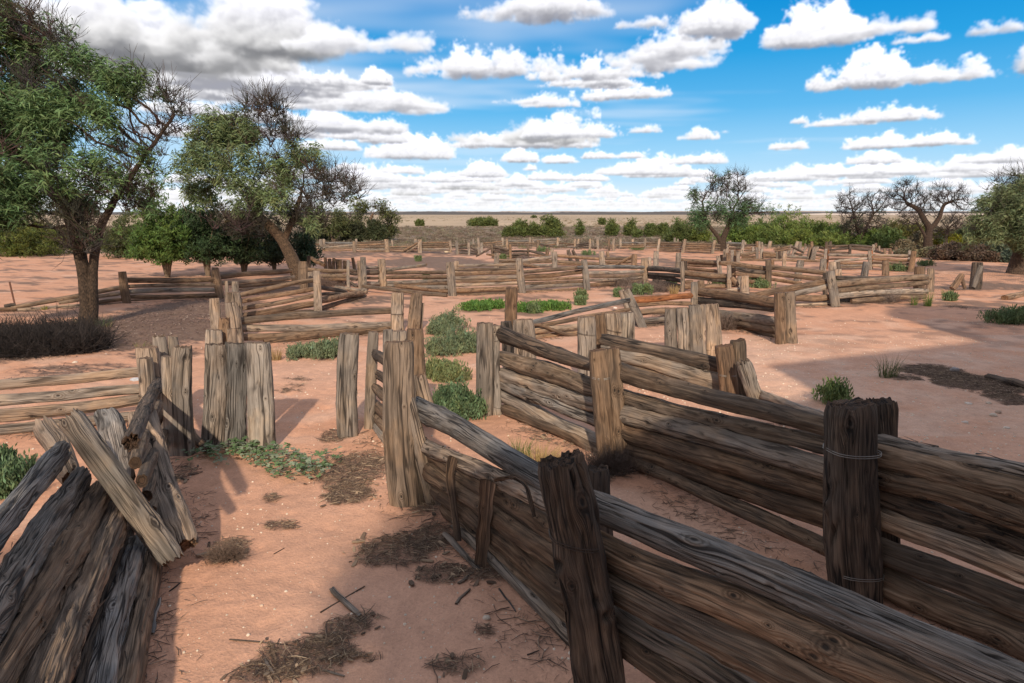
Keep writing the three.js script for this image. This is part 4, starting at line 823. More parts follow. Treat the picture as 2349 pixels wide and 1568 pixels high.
fence('slab_gate_stop', 'row of dark rotten stub slabs behind the brown pen fence', { category: 'posts', sheet: F1, line: [[420, 560], [560, 560]], posts: [[430, 640, 425, 405, 50, 'b', { ends: 0.05 }], [480, 640, 485, 395, 40, 'b'], [530, 640, 525, 412, 42, 'd'], [575, 640, 570, 415, 52, 'b']] });
fence('log_fence', 'third bay of the long front row, five even rails below a thin top rail', {
  sheet: F2, line: [[10, 915], [940, 875]], back: 0.14, posts: [[952, 872, 905, 395, 95, 't', { flat: 0.6, wire: 0.52 }], [40, 600, 40, 435, 70, 't']],
  rails: [[85, 502, 842, 488, 42, 't'], [20, 560, 860, 545, 36, 'b'], [12, 615, 880, 590, 60, 'b'], [12, 668, 885, 650, 50, 't'], [12, 720, 890, 695, 36, 'b', { rough: 1.5 }], [20, 775, 892, 742, 54, 't'], [22, 838, 900, 812, 66, 't'], [30, 895, 905, 865, 38, 't']],
});
fence('log_fence', 'fourth bay of the long front row, sagging second rail, before the hooked pale post', {
  sheet: F2, line: [[950, 875], [1835, 828]], back: 0.14, posts: [[1842, 828, 1798, 418, 84, 't', { flat: 0.6, ends: 0.04, wire: 0.05 }]],
  rails: [[975, 580, 1772, 520, 54, 'b'], [980, 660, 1785, 575, 64, 'b', { rough: 0.7 }], [985, 690, 1785, 660, 40, 't'], [990, 742, 1790, 715, 42, 't', { rough: 1.4 }], [1000, 800, 1800, 755, 60, 't'], [1010, 855, 1800, 805, 32, 't']],
});
fence('log_fence', 'fifth bay of the long front row with a smooth grey pole as its top rail', {
  sheet: F2, line: [[1840, 828], [2640, 740]], back: 0.14, posts: [[430, 715, 432, 392, 92, 't', { flat: 0.5, rough: 0.3, wire: 0.46 }, F3], [500, 560, 500, 380, 40, 't', {}, F3]],
  rails: [[1730, 522, 2590, 520, 54, 's', { rough: 0.3, cleft: 0.3 }], [1880, 600, 2590, 585, 50, 't'], [1885, 645, 2585, 625, 40, 't'], [1885, 700, 2580, 660, 42, 't'], [1890, 765, 2580, 705, 60, 't']],
});
fence('log_fence', 'dark rough pen fence right of the grey pole, first bay', {
  sheet: F3, line: [[430, 715], [955, 855]], back: 0.13, posts: [[950, 858, 942, 442, 55, 't', { wire: 0.6 }], [1000, 600, 992, 440, 44, 'd']],
  rails: [[478, 545, 925, 578, 68, 'd', { rough: 1.2 }], [485, 605, 925, 640, 46, 'd', { rough: 1.5 }], [490, 655, 925, 710, 56, 'd', { rough: 1.5 }], [560, 710, 930, 780, 52, 'd']],
});
fence('log_fence', 'dark rough pen fence right of the grey pole, second bay', {
  sheet: F3, line: [[955, 855], [1600, 830]], back: 0.13, posts: [[1588, 835, 1590, 488, 58, 't', { wire: 0.35 }], [1650, 790, 1650, 492, 58, 'b']],
  rails: [[978, 592, 1558, 642, 70, 'b', { rough: 1.3 }], [985, 645, 1558, 702, 66, 'd'], [985, 725, 1085, 720, 50, 'b'], [980, 790, 1545, 788, 66, 'b']],
});
fence('log_fence', 'third bay of the dark rough pen fence, up to a tall split post', {
  sheet: F3, line: [[1600, 830], [2140, 795]], back: 0.13, posts: [[2135, 798, 2132, 418, 74, 'b', { wire: 0.65 }], [2195, 560, 2192, 420, 42, 'b']],
  rails: [[1490, 470, 2098, 540, 70, 'b', { off: 0.2 }], [1690, 545, 2098, 600, 62, 'd'], [1690, 610, 2095, 662, 60, 'b'], [1700, 690, 2095, 730, 50, 'b']],
});
fence('slab_gate_stop', 'pair of split posts wired together in front of the dark rough fence', { category: 'posts', sheet: F3, line: [[1735, 940], [1810, 940]], posts: [[1740, 900, 1735, 645, 55, 't'], [1808, 940, 1812, 640, 108, 't', { wire: 0.4 }]], rails: [[1625, 665, 1715, 780, 60, 'b', { ext: 0, off: 0.3 }], [1560, 855, 1800, 820, 60, 't', { off: 0.2 }], [1800, 890, 2000, 900, 60, 't', { off: 0.2 }]] });
fence('log_fence', 'fourth bay of the dark rough pen fence, two long clean rails slanting right', {
  sheet: F4, line: [[300, 795], [1120, 830]], back: 0.13, rails: [[345, 525, 1095, 602, 64, 'b', { rough: 0.7 }], [345, 600, 1065, 682, 64, 'b'], [345, 690, 740, 745, 46, 'b']],
});
// -- second row of the far yards
fence('log_fence', 'second-row fence with two swaybacked dark rails left of a short pale post', {
  sheet: F3, line: [[890, 555], [1460, 608]], back: 0.13, posts: [[885, 558, 900, 322, 72, 't', { wire: 0.5 }], [1468, 608, 1440, 368, 56, 't'], [1495, 480, 1490, 350, 45, 'b']],
  rails: [[930, 422, 1420, 452, 60, 'b'], [1020, 488, 1420, 500, 48, 'b'], [1010, 532, 1430, 575, 44, 'b']],
});
fence('slab_gate_stop', 'cluster of five tan posts under the tree with green tufts', { category: 'posts', sheet: F3, line: [[1530, 480], [1740, 480]], posts: [[1535, 490, 1530, 275, 40, 't'], [1580, 500, 1580, 325, 50, 'b'], [1635, 500, 1632, 280, 45, 't', { wire: 0.6 }], [1680, 500, 1676, 300, 36, 'b'], [1720, 510, 1718, 305, 50, 't']] });
fence('log_fence', 'second-row fence, left bay between two pale tapered posts', {
  sheet: F2, line: [[590, 545], [1400, 525]], back: 0.13, posts: [[588, 545, 595, 322, 64, 't'], [1398, 525, 1396, 305, 68, 't', { wire: 0.55 }], [1365, 420, 1362, 260, 40, 't']],
  rails: [[620, 440, 870, 430, 40, 'b'], [950, 430, 1360, 382, 46, 't'], [640, 480, 1362, 440, 40, 't'], [640, 505, 1362, 490, 40, 't'], [960, 465, 1170, 525, 42, 'b', { off: -0.4 }]],
});
fence('log_fence', 'second-row fence, middle bay with a drooping top rail', {
  sheet: F2, line: [[1400, 525], [2060, 505]], back: 0.13, posts: [[2058, 505, 2040, 302, 76, 't', { wire: 0.4 }], [2130, 380, 2120, 305, 42, 'b']],
  rails: [[1440, 362, 2010, 410, 44, 'b'], [1440, 440, 2022, 470, 42, 'b'], [1445, 480, 2020, 495, 36, 't']],
});
fence('log_fence', 'second-row fence, right bay of crossed thin rails beside the paired posts', {
  sheet: F2, line: [[2060, 505], [2790, 535]], back: 0.13, posts: [[585, 528, 590, 302, 70, 't', { wire: 0.6 }, F3], [285, 555, 292, 340, 70, 'b', {}, F3]],
  rails: [[2092, 400, 2460, 402, 40, 'b'], [2095, 450, 2460, 448, 42, 'b'], [2250, 480, 2450, 372, 34, 't', { off: -0.1 }], [2100, 490, 2450, 490, 36, 't']],
});
fence('leaning_strut', 'two short dark stakes leaning over the weeds in the second row', { category: 'strut', sheet: F2, line: [[1600, 440], [1720, 440]], posts: [[1620, 440, 1580, 282, 50, 'd'], [1715, 440, 1640, 285, 40, 'd'], [1300, 430, 1292, 268, 46, 'b']] });
fence('log_fence', 'tumbled dark fence with one long rail slanting down to the ground', {
  sheet: F2, line: [[540, 410], [1040, 395]], back: 0.12, posts: [[550, 400, 520, 205, 38, 'b'], [785, 405, 783, 205, 38, 'b'], [1032, 392, 1030, 215, 32, 'b'], [575, 330, 560, 200, 34, 'd']],
  rails: [[560, 250, 765, 290, 38, 'd'], [570, 300, 765, 330, 40, 'd'], [470, 345, 770, 370, 30, 'b'], [800, 300, 1015, 300, 36, 'd'], [800, 350, 1015, 345, 40, 'd'], [800, 385, 1015, 375, 30, 'd'], [1050, 300, 1270, 355, 38, 'd'], [1050, 350, 1260, 365, 30, 'b'], [320, 370, 515, 265, 26, 'd', { off: -0.3 }]],
});
fence('log_fence', 'dark log fence of close rails just left of the tumbled slanting rail', {
  sheet: F2, line: [[55, 345], [350, 360]], back: 0.12, posts: [[60, 345, 45, 152, 34, 't'], [215, 358, 210, 180, 34, 't'], [340, 355, 345, 115, 38, 't'], [395, 320, 392, 182, 28, 't']],
  rails: [[75, 225, 195, 205, 26, 'd'], [75, 262, 195, 262, 26, 'd'], [75, 290, 195, 300, 26, 'd'], [75, 330, 195, 330, 24, 'd'], [235, 250, 325, 285, 24, 'd'], [235, 290, 325, 310, 24, 'd'], [235, 330, 325, 338, 24, 'd']],
});
// -- the far rows
fence('log_fence', 'far left fence of weathered rails at the foot of the grey scrub', {
  sheet: F1, line: [[-60, 318], [780, 316]], back: 0.13,
  posts: [[304, 318, 302, 135, 32, 't'], [350, 245, 346, 132, 36, 't'], [772, 316, 765, 162, 46, 't'], [795, 240, 790, 130, 32, 't']],
  rails: [[30, 212, 285, 205, 20, 'b'], [40, 265, 290, 255, 26, 't'], [30, 290, 290, 285, 18, 'b'], [375, 190, 745, 190, 26, 's'], [330, 255, 748, 215, 24, 't'], [330, 275, 748, 260, 22, 't'], [340, 295, 748, 285, 20, 'b']],
});
fence('log_fence', 'far fence bay of pale rails below the gum trees', {
  sheet: F1, line: [[780, 316], [1225, 312]], back: 0.13, posts: [[1222, 312, 1205, 135, 56, 'p']],
  rails: [[810, 185, 1175, 165, 22, 't'], [810, 215, 1180, 200, 26, 'b'], [815, 245, 1185, 240, 24, 't'], [815, 275, 1190, 272, 22, 't'], [815, 300, 1195, 298, 18, 'b']],
});
fence('log_fence', 'far fence bay where a bundle of split rails leans on the post', {
  sheet: F1, line: [[1225, 312], [1680, 322]], back: 0.13, posts: [[1672, 325, 1668, 140, 54, 't'], [1290, 270, 1283, 145, 24, 't'], [1610, 200, 1605, 130, 40, 't']],
  rails: [[1250, 240, 1640, 230, 20, 'b'], [1250, 270, 1640, 268, 20, 'b'], [1250, 295, 1640, 298, 20, 'b'], [1430, 312, 1640, 185, 30, 'b', { off: -0.3 }], [1490, 312, 1640, 215, 22, 'p', { off: -0.35 }]],
});
fence('log_fence', 'far fence bay behind the cream boulder', {
  sheet: F1, line: [[1680, 322], [2185, 345]], back: 0.13, posts: [[2088, 318, 2080, 155, 42, 't'], [2185, 345, 2172, 152, 36, 't']],
  rails: [[1705, 190, 2050, 182, 22, 'b'], [1705, 215, 2055, 212, 26, 'b'], [1708, 245, 2058, 240, 24, 't'], [1708, 270, 2058, 265, 20, 't'], [1708, 290, 2060, 290, 16, 'b'], [2110, 235, 2165, 235, 20, 'd']],
});
fence('log_fence', 'farthest long fence with a pale pole for top rail, below the round green bushes', {
  sheet: F2, line: [[675, 232], [1440, 248]], back: 0.13, posts: [[678, 228, 676, 118, 30, 't'], [742, 290, 735, 128, 32, 'p'], [1052, 215, 1052, 112, 36, 't'], [1100, 210, 1096, 132, 28, 't'], [1430, 248, 1438, 112, 30, 'p'], [1165, 295, 1170, 145, 46, 'b'], [1465, 185, 1462, 120, 18, 't'], [280, 225, 278, 128, 30, 't']],
  rails: [[410, 190, 660, 165, 18, 'b'], [410, 210, 660, 195, 18, 't'], [410, 235, 720, 235, 20, 't'], [760, 160, 1030, 160, 14, 's'], [1110, 150, 1420, 132, 20, 's'], [760, 185, 1130, 190, 18, 't'], [760, 215, 1130, 215, 18, 'b'], [1200, 182, 1415, 172, 18, 't'], [1200, 215, 1415, 205, 18, 't'], [1195, 208, 1490, 270, 20, 'd', { off: -0.6 }]],
});
fence('log_fence', 'farthest fence right of the pale pole, low dark tumbled rails', {
  sheet: F2, line: [[1440, 248], [2000, 280]], back: 0.13, posts: [[1670, 258, 1676, 130, 32, 't'], [1712, 215, 1725, 132, 30, 't'], [1880, 298, 1882, 130, 32, 't'], [1935, 260, 1918, 118, 20, 't'], [1985, 275, 1986, 112, 36, 't']],
  rails: [[1455, 190, 1650, 205, 20, 'b'], [1455, 235, 1650, 210, 18, 'b'], [1700, 215, 1865, 185, 22, 'd'], [1700, 240, 1865, 215, 20, 'd'], [1450, 262, 1860, 275, 16, 't'], [1690, 255, 1960, 250, 18, 'd']],
});
fence('log_fence', 'farthest fence in front of the pale grey shrubs, dark post at its left', {
  sheet: F3, line: [[0, 300], [620, 305]], back: 0.13, posts: [[5, 300, 5, 132, 38, 't'], [98, 265, 100, 126, 36, 't'], [270, 268, 268, 132, 30, 't'], [435, 262, 433, 120, 36, 't'], [610, 305, 634, 130, 36, 't'], [-60, 298, -62, 130, 30, 'b']],
  rails: [[120, 185, 410, 190, 22, 's'], [120, 215, 410, 215, 20, 'b'], [120, 240, 415, 240, 18, 'b'], [455, 190, 605, 190, 24, 'b'], [455, 215, 605, 215, 20, 'b'], [340, 250, 410, 210, 18, 'b'], [460, 250, 600, 250, 18, 'b'], [-40, 225, 80, 215, 18, 'b']],
});
fence('log_fence', 'farthest fence bay between two leaning pale posts, left of the tufted tree', {
  sheet: F3, line: [[620, 305], [960, 322]], back: 0.13, posts: [[950, 325, 990, 135, 40, 't'], [845, 200, 845, 115, 30, 't'], [885, 190, 892, 130, 24, 't']],
  rails: [[650, 188, 965, 190, 28, 'b'], [650, 215, 962, 220, 26, 'b'], [648, 245, 960, 248, 22, 'b'], [645, 270, 955, 278, 24, 'b'], [640, 295, 955, 300, 16, 'b']],
});
fence('log_fence', 'farthest fence bay of close dark rails ending at the tufted tree', {
  sheet: F3, line: [[960, 322], [1370, 335]], back: 0.13, posts: [[1362, 335, 1398, 148, 42, 'p'], [1425, 200, 1425, 145, 24, 't']],
  rails: [[1005, 192, 1370, 205, 28, 'b'], [1005, 222, 1368, 235, 26, 'b'], [1002, 250, 1362, 262, 26, 'b'], [998, 275, 1358, 290, 22, 'b'], [998, 300, 1350, 312, 18, 'b'], [1390, 210, 1470, 215, 26, 'b'], [1390, 250, 1470, 255, 26, 'b'], [1385, 285, 1470, 290, 24, 'b']],
});
fence('log_fence', 'far fence right of the tufted tree with two leaning posts before green bushes', {
  sheet: F3, line: [[1540, 330], [1960, 330]], back: 0.13, posts: [[1565, 328, 1592, 165, 34, 't'], [1600, 240, 1612, 155, 26, 't'], [1765, 342, 1792, 148, 40, 't'], [1815, 230, 1822, 172, 24, 't'], [1970, 300, 1976, 165, 36, 'b'], [2005, 300, 2008, 165, 34, 't'], [2055, 265, 2045, 175, 30, 't'], [2140, 265, 2165, 160, 46, 't']],
  rails: [[1560, 188, 1760, 190, 26, 's'], [1600, 215, 1760, 225, 26, 'd'], [1600, 262, 1755, 268, 30, 'd'], [1600, 300, 1755, 305, 30, 'b'], [1800, 220, 1960, 218, 26, 'd'], [1800, 255, 1960, 255, 26, 'b'], [1800, 290, 1960, 290, 26, 'b']],
});
fence('log_fence', 'far pen of tan rails and close-set posts in front of the green thicket', {
  sheet: F4, line: [[-20, 420], [560, 420]], back: 0.13, posts: [[140, 415, 138, 248, 44, 't', { wire: 0.4 }], [205, 415, 205, 268, 50, 't'], [88, 330, 88, 240, 28, 't'], [412, 415, 402, 292, 36, 't'], [445, 415, 438, 238, 40, 't'], [490, 420, 482, 248, 40, 't'], [515, 520, 525, 298, 48, 't']],
  rails: [[-80, 350, 115, 320, 50, 't'], [-60, 390, 118, 375, 40, 't'], [230, 320, 395, 335, 36, 'b'], [230, 350, 395, 360, 34, 'b'], [230, 385, 395, 380, 30, 'b'], [-100, 430, 260, 440, 42, 'b', { off: -1.2 }], [340, 435, 490, 440, 42, 'b', { off: -1.2 }]],
});
fence('collapsed_log_fence', 'jumble of leaning posts and fallen rails in the middle of the far pens', {
  sheet: F4, line: [[550, 440], [1000, 445]], back: 0.2, category: 'fence',
  posts: [[640, 360, 705, 165, 46, 't'], [730, 300, 740, 168, 40, 't'], [570, 340, 615, 210, 42, 't'], [755, 365, 825, 238, 30, 't'], [835, 440, 885, 245, 46, 'b'], [900, 445, 945, 242, 60, 't'], [850, 360, 875, 250, 40, 't'], [900, 270, 896, 168, 36, 'b'], [820, 250, 800, 195, 26, 'b'], [955, 290, 990, 245, 40, 't']],
  rails: [[380, 275, 590, 240, 30, 'b'], [400, 300, 600, 275, 26, 'b'], [550, 370, 840, 390, 42, 't'], [550, 425, 680, 430, 36, 't'], [620, 240, 780, 320, 30, 'd'], [660, 330, 760, 350, 30, 'd'], [980, 300, 1070, 320, 26, 'b'], [950, 350, 1060, 370, 30, 'b'], [950, 395, 1060, 410, 26, 'b'], [560, 460, 1000, 462, 36, 't', { off: -0.5 }]],
});
fence('log_fence', 'far right pen fence with a rust-red steel post between grey top rails', {
  sheet: F4, line: [[1090, 560], [1710, 560]], back: 0.12, posts: [[1075, 400, 1092, 268, 40, 't'], [1100, 545, 1125, 280, 22, 'o'], [1700, 560, 1690, 295, 46, 't', { wire: 0.6 }], [1730, 545, 1728, 290, 16, 'o']],
  rails: [[1140, 352, 1665, 358, 40, 's'], [1220, 445, 1660, 402, 40, 't'], [1290, 470, 1665, 460, 28, 't'], [1290, 500, 1665, 495, 28, 't'], [1300, 525, 1665, 525, 22, 'b'], [1140, 410, 1480, 410, 22, 'b', { off: 0.5 }]],
});
fence('log_fence', 'far right corner bay of four tan rails meeting a broad leaning slab', {
  sheet: F4, line: [[1710, 560], [2270, 585]], back: 0.12, posts: [[2262, 585, 2305, 298, 76, 'b', { flat: 0.4 }], [2240, 420, 2242, 290, 34, 't']],
  rails: [[1740, 356, 2260, 362, 38, 't'], [1745, 410, 2240, 430, 42, 't'], [1745, 455, 2235, 470, 34, 't'], [1745, 500, 2230, 510, 38, 't'], [2100, 530, 2225, 540, 26, 'b']],
});
fence('log_fence', 'black charred fence at the back of the far pens, below the leafless trees', {
  sheet: F4, line: [[1095, 350], [1740, 350]], back: 0.12, posts: [[1098, 350, 1098, 170, 40, 'd'], [1150, 300, 1152, 165, 42, 'd'], [1415, 350, 1422, 205, 36, 'd'], [1745, 330, 1742, 208, 34, 't'], [1775, 280, 1780, 188, 32, 'p'], [1825, 300, 1825, 225, 26, 't'], [1895, 340, 1902, 262, 36, 'b'], [1975, 350, 1978, 268, 40, 'b'], [2050, 345, 2055, 245, 34, 'b']],
  rails: [[1120, 232, 1400, 225, 30, 'd', { rough: 0.5 }], [1440, 218, 1720, 240, 34, 'd'], [1160, 285, 1400, 262, 30, 'd'], [1445, 265, 1715, 285, 34, 'd'], [1000, 250, 1090, 265, 34, 'd'], [1150, 315, 1400, 320, 24, 'b'], [1760, 300, 1880, 325, 30, 'd'], [2085, 285, 2230, 345, 40, 'b']],
});
fence('gate_post', 'short grey round post wrapped in rusty wire behind the clean slanting rails', { category: 'post', sheet: F4, line: [[700, 700], [800, 700]], posts: [[700, 705, 745, 425, 88, 's', { flat: 0.9, rough: 0.3, wire: 0.8 }]] });
fence('gate_post', 'grey post with scraps of wire netting beside the rust-red steel post', { category: 'post', sheet: F4, line: [[1050, 580], [1100, 580]], posts: [[1040, 590, 1062, 405, 78, 's', { flat: 0.9, rough: 0.3 }]] });
fence('gate_post', 'leaning grey round post standing alone behind the black top rail', { category: 'post', sheet: F4, line: [[1620, 640], [1700, 640]], posts: [[1615, 650, 1650, 445, 78, 's', { flat: 0.9, rough: 0.3 }]] });
fence('gate_post', 'brown stub post in the weeds behind the black top rail', { category: 'post', sheet: F4, line: [[1905, 640], [1990, 640]], posts: [[1908, 640, 1908, 432, 80, 'b', { wire: 0.8 }]] });
fence('gate_post', 'split tan double post behind the pale leaning post of the right pen', { category: 'post', sheet: F4, line: [[1180, 660], [1260, 660]], posts: [[1180, 690, 1180, 445, 92, 't', { wire: 0.6 }], [1255, 690, 1258, 448, 58, 'd']] });
// -- left paddock under the tree
fence('log_fence', 'shaded fence below the big tree with a fluted dark top rail', {
  sheet: L5, line: [[1760, 650], [3090, 580]], back: 0.16,
  posts: [[1750, 650, 1680, 215, 92, 'b', { flat: 0.95, rough: 0.4, wire: 0.7 }], [985, 575, 905, 190, 98, 'b', { flat: 0.95, rough: 0.5, knots: 4 }, L6], [905, 400, 905, 160, 90, 'b', {}, L6]],
  rails: [[1745, 330, 875, 320, 72, 'b', { s1: L6, cleft: 1.5 }], [1760, 420, 890, 400, 50, 't', { s1: L6 }], [1780, 490, 905, 465, 62, 't', { s1: L6 }], [1800, 560, 930, 530, 56, 't', { s1: L6 }], [1820, 610, 920, 570, 26, 'b', { s1: L6 }]],
});
fence('log_fence', 'fence running up to the leaning trunk, three pale rails above the litter', {
  sheet: L6, line: [[1000, 575], [1990, 480]], back: 0.14, posts: [[2130, 480, 2118, 75, 105, 'b', { flat: 0.5, wire: [0.8, 0.4] }]],
  rails: [[980, 285, 1930, 208, 66, 't'], [1000, 370, 1960, 298, 62, 't'], [1230, 420, 1965, 362, 52, 't'], [1230, 465, 1800, 435, 26, 'b']],
});
fence('collapsed_log_fence', 'fallen fence of three long bleached rails behind the big tree trunk', {
  sheet: L5, line: [[100, 775], [1740, 655]], back: 0.12, category: 'fence',
  rails: [[210, 705, 1660, 430, 66, 't', { rough: 0.5, w1: 62 }], [840, 640, 1660, 520, 50, 't'], [210, 740, 1150, 680, 56, 't'], [1300, 640, 1720, 600, 48, 't'], [-60, 740, 210, 735, 60, 'b'], [60, 690, 210, 675, 60, 'd', { rough: 1.3 }], [1330, 665, 1720, 645, 30, 't']],
});

// ------------------------------------------------------------------ plants
// A spray of narrow drooping leaves; every leaf is a small folded blade.
function sprayGeometry(n, L, W, seed, droop = 0.5, spread = 1, tall = 0) {
  const r = rng(seed), P = [], C = [], I = [];
  for (let i = 0; i < n; i++) {
    const t = i / n, a = r() * 6.2832, out = spread * (0.25 + 0.75 * r()), len = L * (0.65 + 0.6 * r()), w = W * (0.7 + 0.6 * r());
    const b = new THREE.Vector3((r() - 0.5) * 0.5 * spread * L * 3, (t - 0.3) * L * (1.8 + tall), (r() - 0.5) * 0.5 * spread * L * 3);
    const d = new THREE.Vector3(Math.cos(a) * out, 0.75 - droop * (0.6 + r()) + (tall ? 0.6 : 0), Math.sin(a) * out).normalize();
    const s = new THREE.Vector3().crossVectors(d, new THREE.Vector3(r() - 0.5, r() - 0.5, r() - 0.5)).normalize().multiplyScalar(w / 2);
    const m = b.clone().addScaledVector(d, len * 0.45), e = b.clone().addScaledVector(d, len); e.y -= droop * len * 0.35;
    const o = P.length / 3, k = 0.72 + 0.5 * r(), y = 0.9 + 0.25 * r();
    for (const p of [b, m.clone().add(s), m.clone().sub(s), e]) { P.push(p.x, p.y, p.z); C.push(k * y, k, k * 0.92); }
    I.push(o, o + 1, o + 2, o + 1, o + 3, o + 2);
  }
  const g = new THREE.BufferGeometry(); g.setAttribute('position', new THREE.Float32BufferAttribute(P, 3)); g.setAttribute('color', new THREE.Float32BufferAttribute(C, 3)); g.setIndex(I); g.computeVertexNormals();
  return g;
}
// a tuft of thin bare twigs
function twigGeometry(n, L, W, seed, up = 0.4) {
  const r = rng(seed), P = [], I = [];
  const stick = (a, b, w) => { const d = b.clone().sub(a).normalize(), s = new THREE.Vector3().crossVectors(d, new THREE.Vector3(0.3, 0.9, 0.2)).normalize().multiplyScalar(w), q = new THREE.Vector3().crossVectors(d, s).normalize().multiplyScalar(w), o = P.length / 3;
    for (const p of [a.clone().add(s), a.clone().addScaledVector(s, -0.5).add(q), a.clone().addScaledVector(s, -0.5).sub(q), b.clone().addScaledVector(s, 0.4), b.clone().addScaledVector(s, -0.2).addScaledVector(q, 0.4), b.clone().addScaledVector(s, -0.2).addScaledVector(q, -0.4)]) P.push(p.x, p.y, p.z);
    for (let k = 0; k < 3; k++) { const m = (k + 1) % 3; I.push(o + k, o + m, o + 3 + k, o + m, o + 3 + m, o + 3 + k); } };
  for (let i = 0; i < n; i++) {
    let a = new THREE.Vector3((r() - 0.5) * 0.2 * L, 0, (r() - 0.5) * 0.2 * L), d = new THREE.Vector3(r() - 0.5, up * (0.4 + r()), r() - 0.5).normalize(), w = W;
    for (let k = 0; k < 3; k++) {
      const b = a.clone().addScaledVector(d, L * (0.25 + 0.2 * r()));
      stick(a, b, w); a = b; w *= 0.7;
      d.add(new THREE.Vector3((r() - 0.5) * 1.1, (r() - 0.4) * 0.8, (r() - 0.5) * 1.1)).normalize();
      if (k < 2) { const e = d.clone().add(new THREE.Vector3((r() - 0.5) * 1.8, (r() - 0.3), (r() - 0.5) * 1.8)).normalize(); stick(a, a.clone().addScaledVector(e, L * (0.2 + 0.2 * r())), w * 0.7); }
    }
  }
  const g = new THREE.BufferGeometry(); g.setAttribute('position', new THREE.Float32BufferAttribute(P, 3)); g.setIndex(I); g.computeVertexNormals();
  return g;
}
M.leafV = M.leaf.clone(); M.leafV.name = 'leaf_blades'; M.leafV.vertexColors = true;
const SPRAYS = { acacia: [0, 1, 2].map((k) => sprayGeometry(30, 0.20, 0.030, 300 + k, 0.75, 1)), bush: [0, 1].map((k) => sprayGeometry(34, 0.10, 0.026, 310 + k, 0.2, 1.1)), wispy: [0, 1].map((k) => sprayGeometry(36, 0.26, 0.020, 320 + k, 0.1, 0.8, 0.8)), salt: [0, 1].map((k) => sprayGeometry(40, 0.055, 0.026, 330 + k, 0.15, 1.3)), weed: [0, 1, 2].map((k) => sprayGeometry(30, 0.062, 0.019, 350 + k, 0.1, 0.9, 0.9)), gum: [0, 1].map((k) => sprayGeometry(26, 0.15, 0.035, 340 + k, 0.8, 1.2)) };
const TWIGS = [0, 1, 2].map((k) => twigGeometry(10, 0.75, 0.0105, 400 + k, 0.5));
const INST = { m: new THREE.Matrix4(), q: new THREE.Quaternion(), e: new THREE.Euler(), s: new THREE.Vector3(), c: new THREE.Color() };
function scatter(parent, name, geos, mat, spots, kind = 'stuff') {         // spots: [x, y, z, size, yaw, tilt, r, g, b] in the parent's axes
  geos.forEach((g, k) => {
    const mine = spots.filter((_, i) => i % geos.length === k);
    if (!mine.length) return;
    const im = new THREE.InstancedMesh(g, mat, mine.length);
    mine.forEach((p, i) => {
      INST.e.set(p[5], p[4], p[5] * 0.7); INST.q.setFromEuler(INST.e); INST.s.setScalar(p[3]);
      im.setMatrixAt(i, INST.m.compose(new THREE.Vector3(p[0], p[1], p[2]), INST.q, INST.s));
      im.setColorAt(i, INST.c.setRGB(p[6], p[7], p[8]));
    });
    im.name = parent === scene ? numbered(name) : name; im.castShadow = im.receiveShadow = true;
    if (kind) im.userData.kind = kind;
    parent.add(im);
  });
}
function tubeChain(pts, rad, sides, out) {       // bark tube through points, appended to out
  const base = out.P.length / 3, X = new THREE.Vector3(), Z = new THREE.Vector3(), T = new THREE.Vector3();
  let ref = new THREE.Vector3(0.31, 0.1, 0.94), len = 0;
  for (let i = 0; i < pts.length; i++) {
    T.copy(pts[Math.min(i + 1, pts.length - 1)]).sub(pts[Math.max(0, i - 1)]).normalize();
    if (i) len += pts[i].distanceTo(pts[i - 1]);
    X.crossVectors(ref, T); if (X.lengthSq() < 1e-4) X.crossVectors(new THREE.Vector3(1, 0, 0), T); X.normalize(); Z.crossVectors(X, T); ref.copy(Z).negate(); ref.crossVectors(T, X);
    for (let k = 0; k <= sides; k++) {
      const a = (k % sides) / sides * 6.2832, lump = sides > 8 ? 1 + 0.13 * noise3(Math.cos(a) * 1.4 + pts[i].x, len * 0.8, Math.sin(a) * 1.4) + 0.06 * noise3(Math.cos(a) * 4, len * 2.5, Math.sin(a) * 4) : 1;
      const nx = X.x * Math.cos(a) + Z.x * Math.sin(a), ny = X.y * Math.cos(a) + Z.y * Math.sin(a), nz = X.z * Math.cos(a) + Z.z * Math.sin(a), r = rad[i] * lump;
      out.P.push(pts[i].x + nx * r, pts[i].y + ny * r, pts[i].z + nz * r); out.N.push(nx, ny, nz); out.U.push(k / sides * Math.max(1, Math.round(rad[0] * 6.28 / 0.45)), len / 0.5);
      out.C.push(...out.tint);
    }
  }
  for (let i = 0; i < pts.length - 1; i++) for (let k = 0; k < sides; k++) { const a = base + i * (sides + 1) + k; out.I.push(a, a + sides + 1, a + 1, a + 1, a + sides + 1, a + sides + 2); }
}
function tubesToMesh(out, mat, name, parent) {
  if (!out.I.length) return null;
  const g = new THREE.BufferGeometry();
  g.setAttribute('position', new THREE.Float32BufferAttribute(out.P, 3)); g.setAttribute('normal', new THREE.Float32BufferAttribute(out.N, 3)); g.setAttribute('uv', new THREE.Float32BufferAttribute(out.U, 2)); g.setAttribute('color', new THREE.Float32BufferAttribute(out.C, 3)); g.setIndex(out.I);
  return addMesh(g, mat, name, parent);
}
const tubes = (tint) => ({ P: [], N: [], U: [], C: [], I: [], tint });
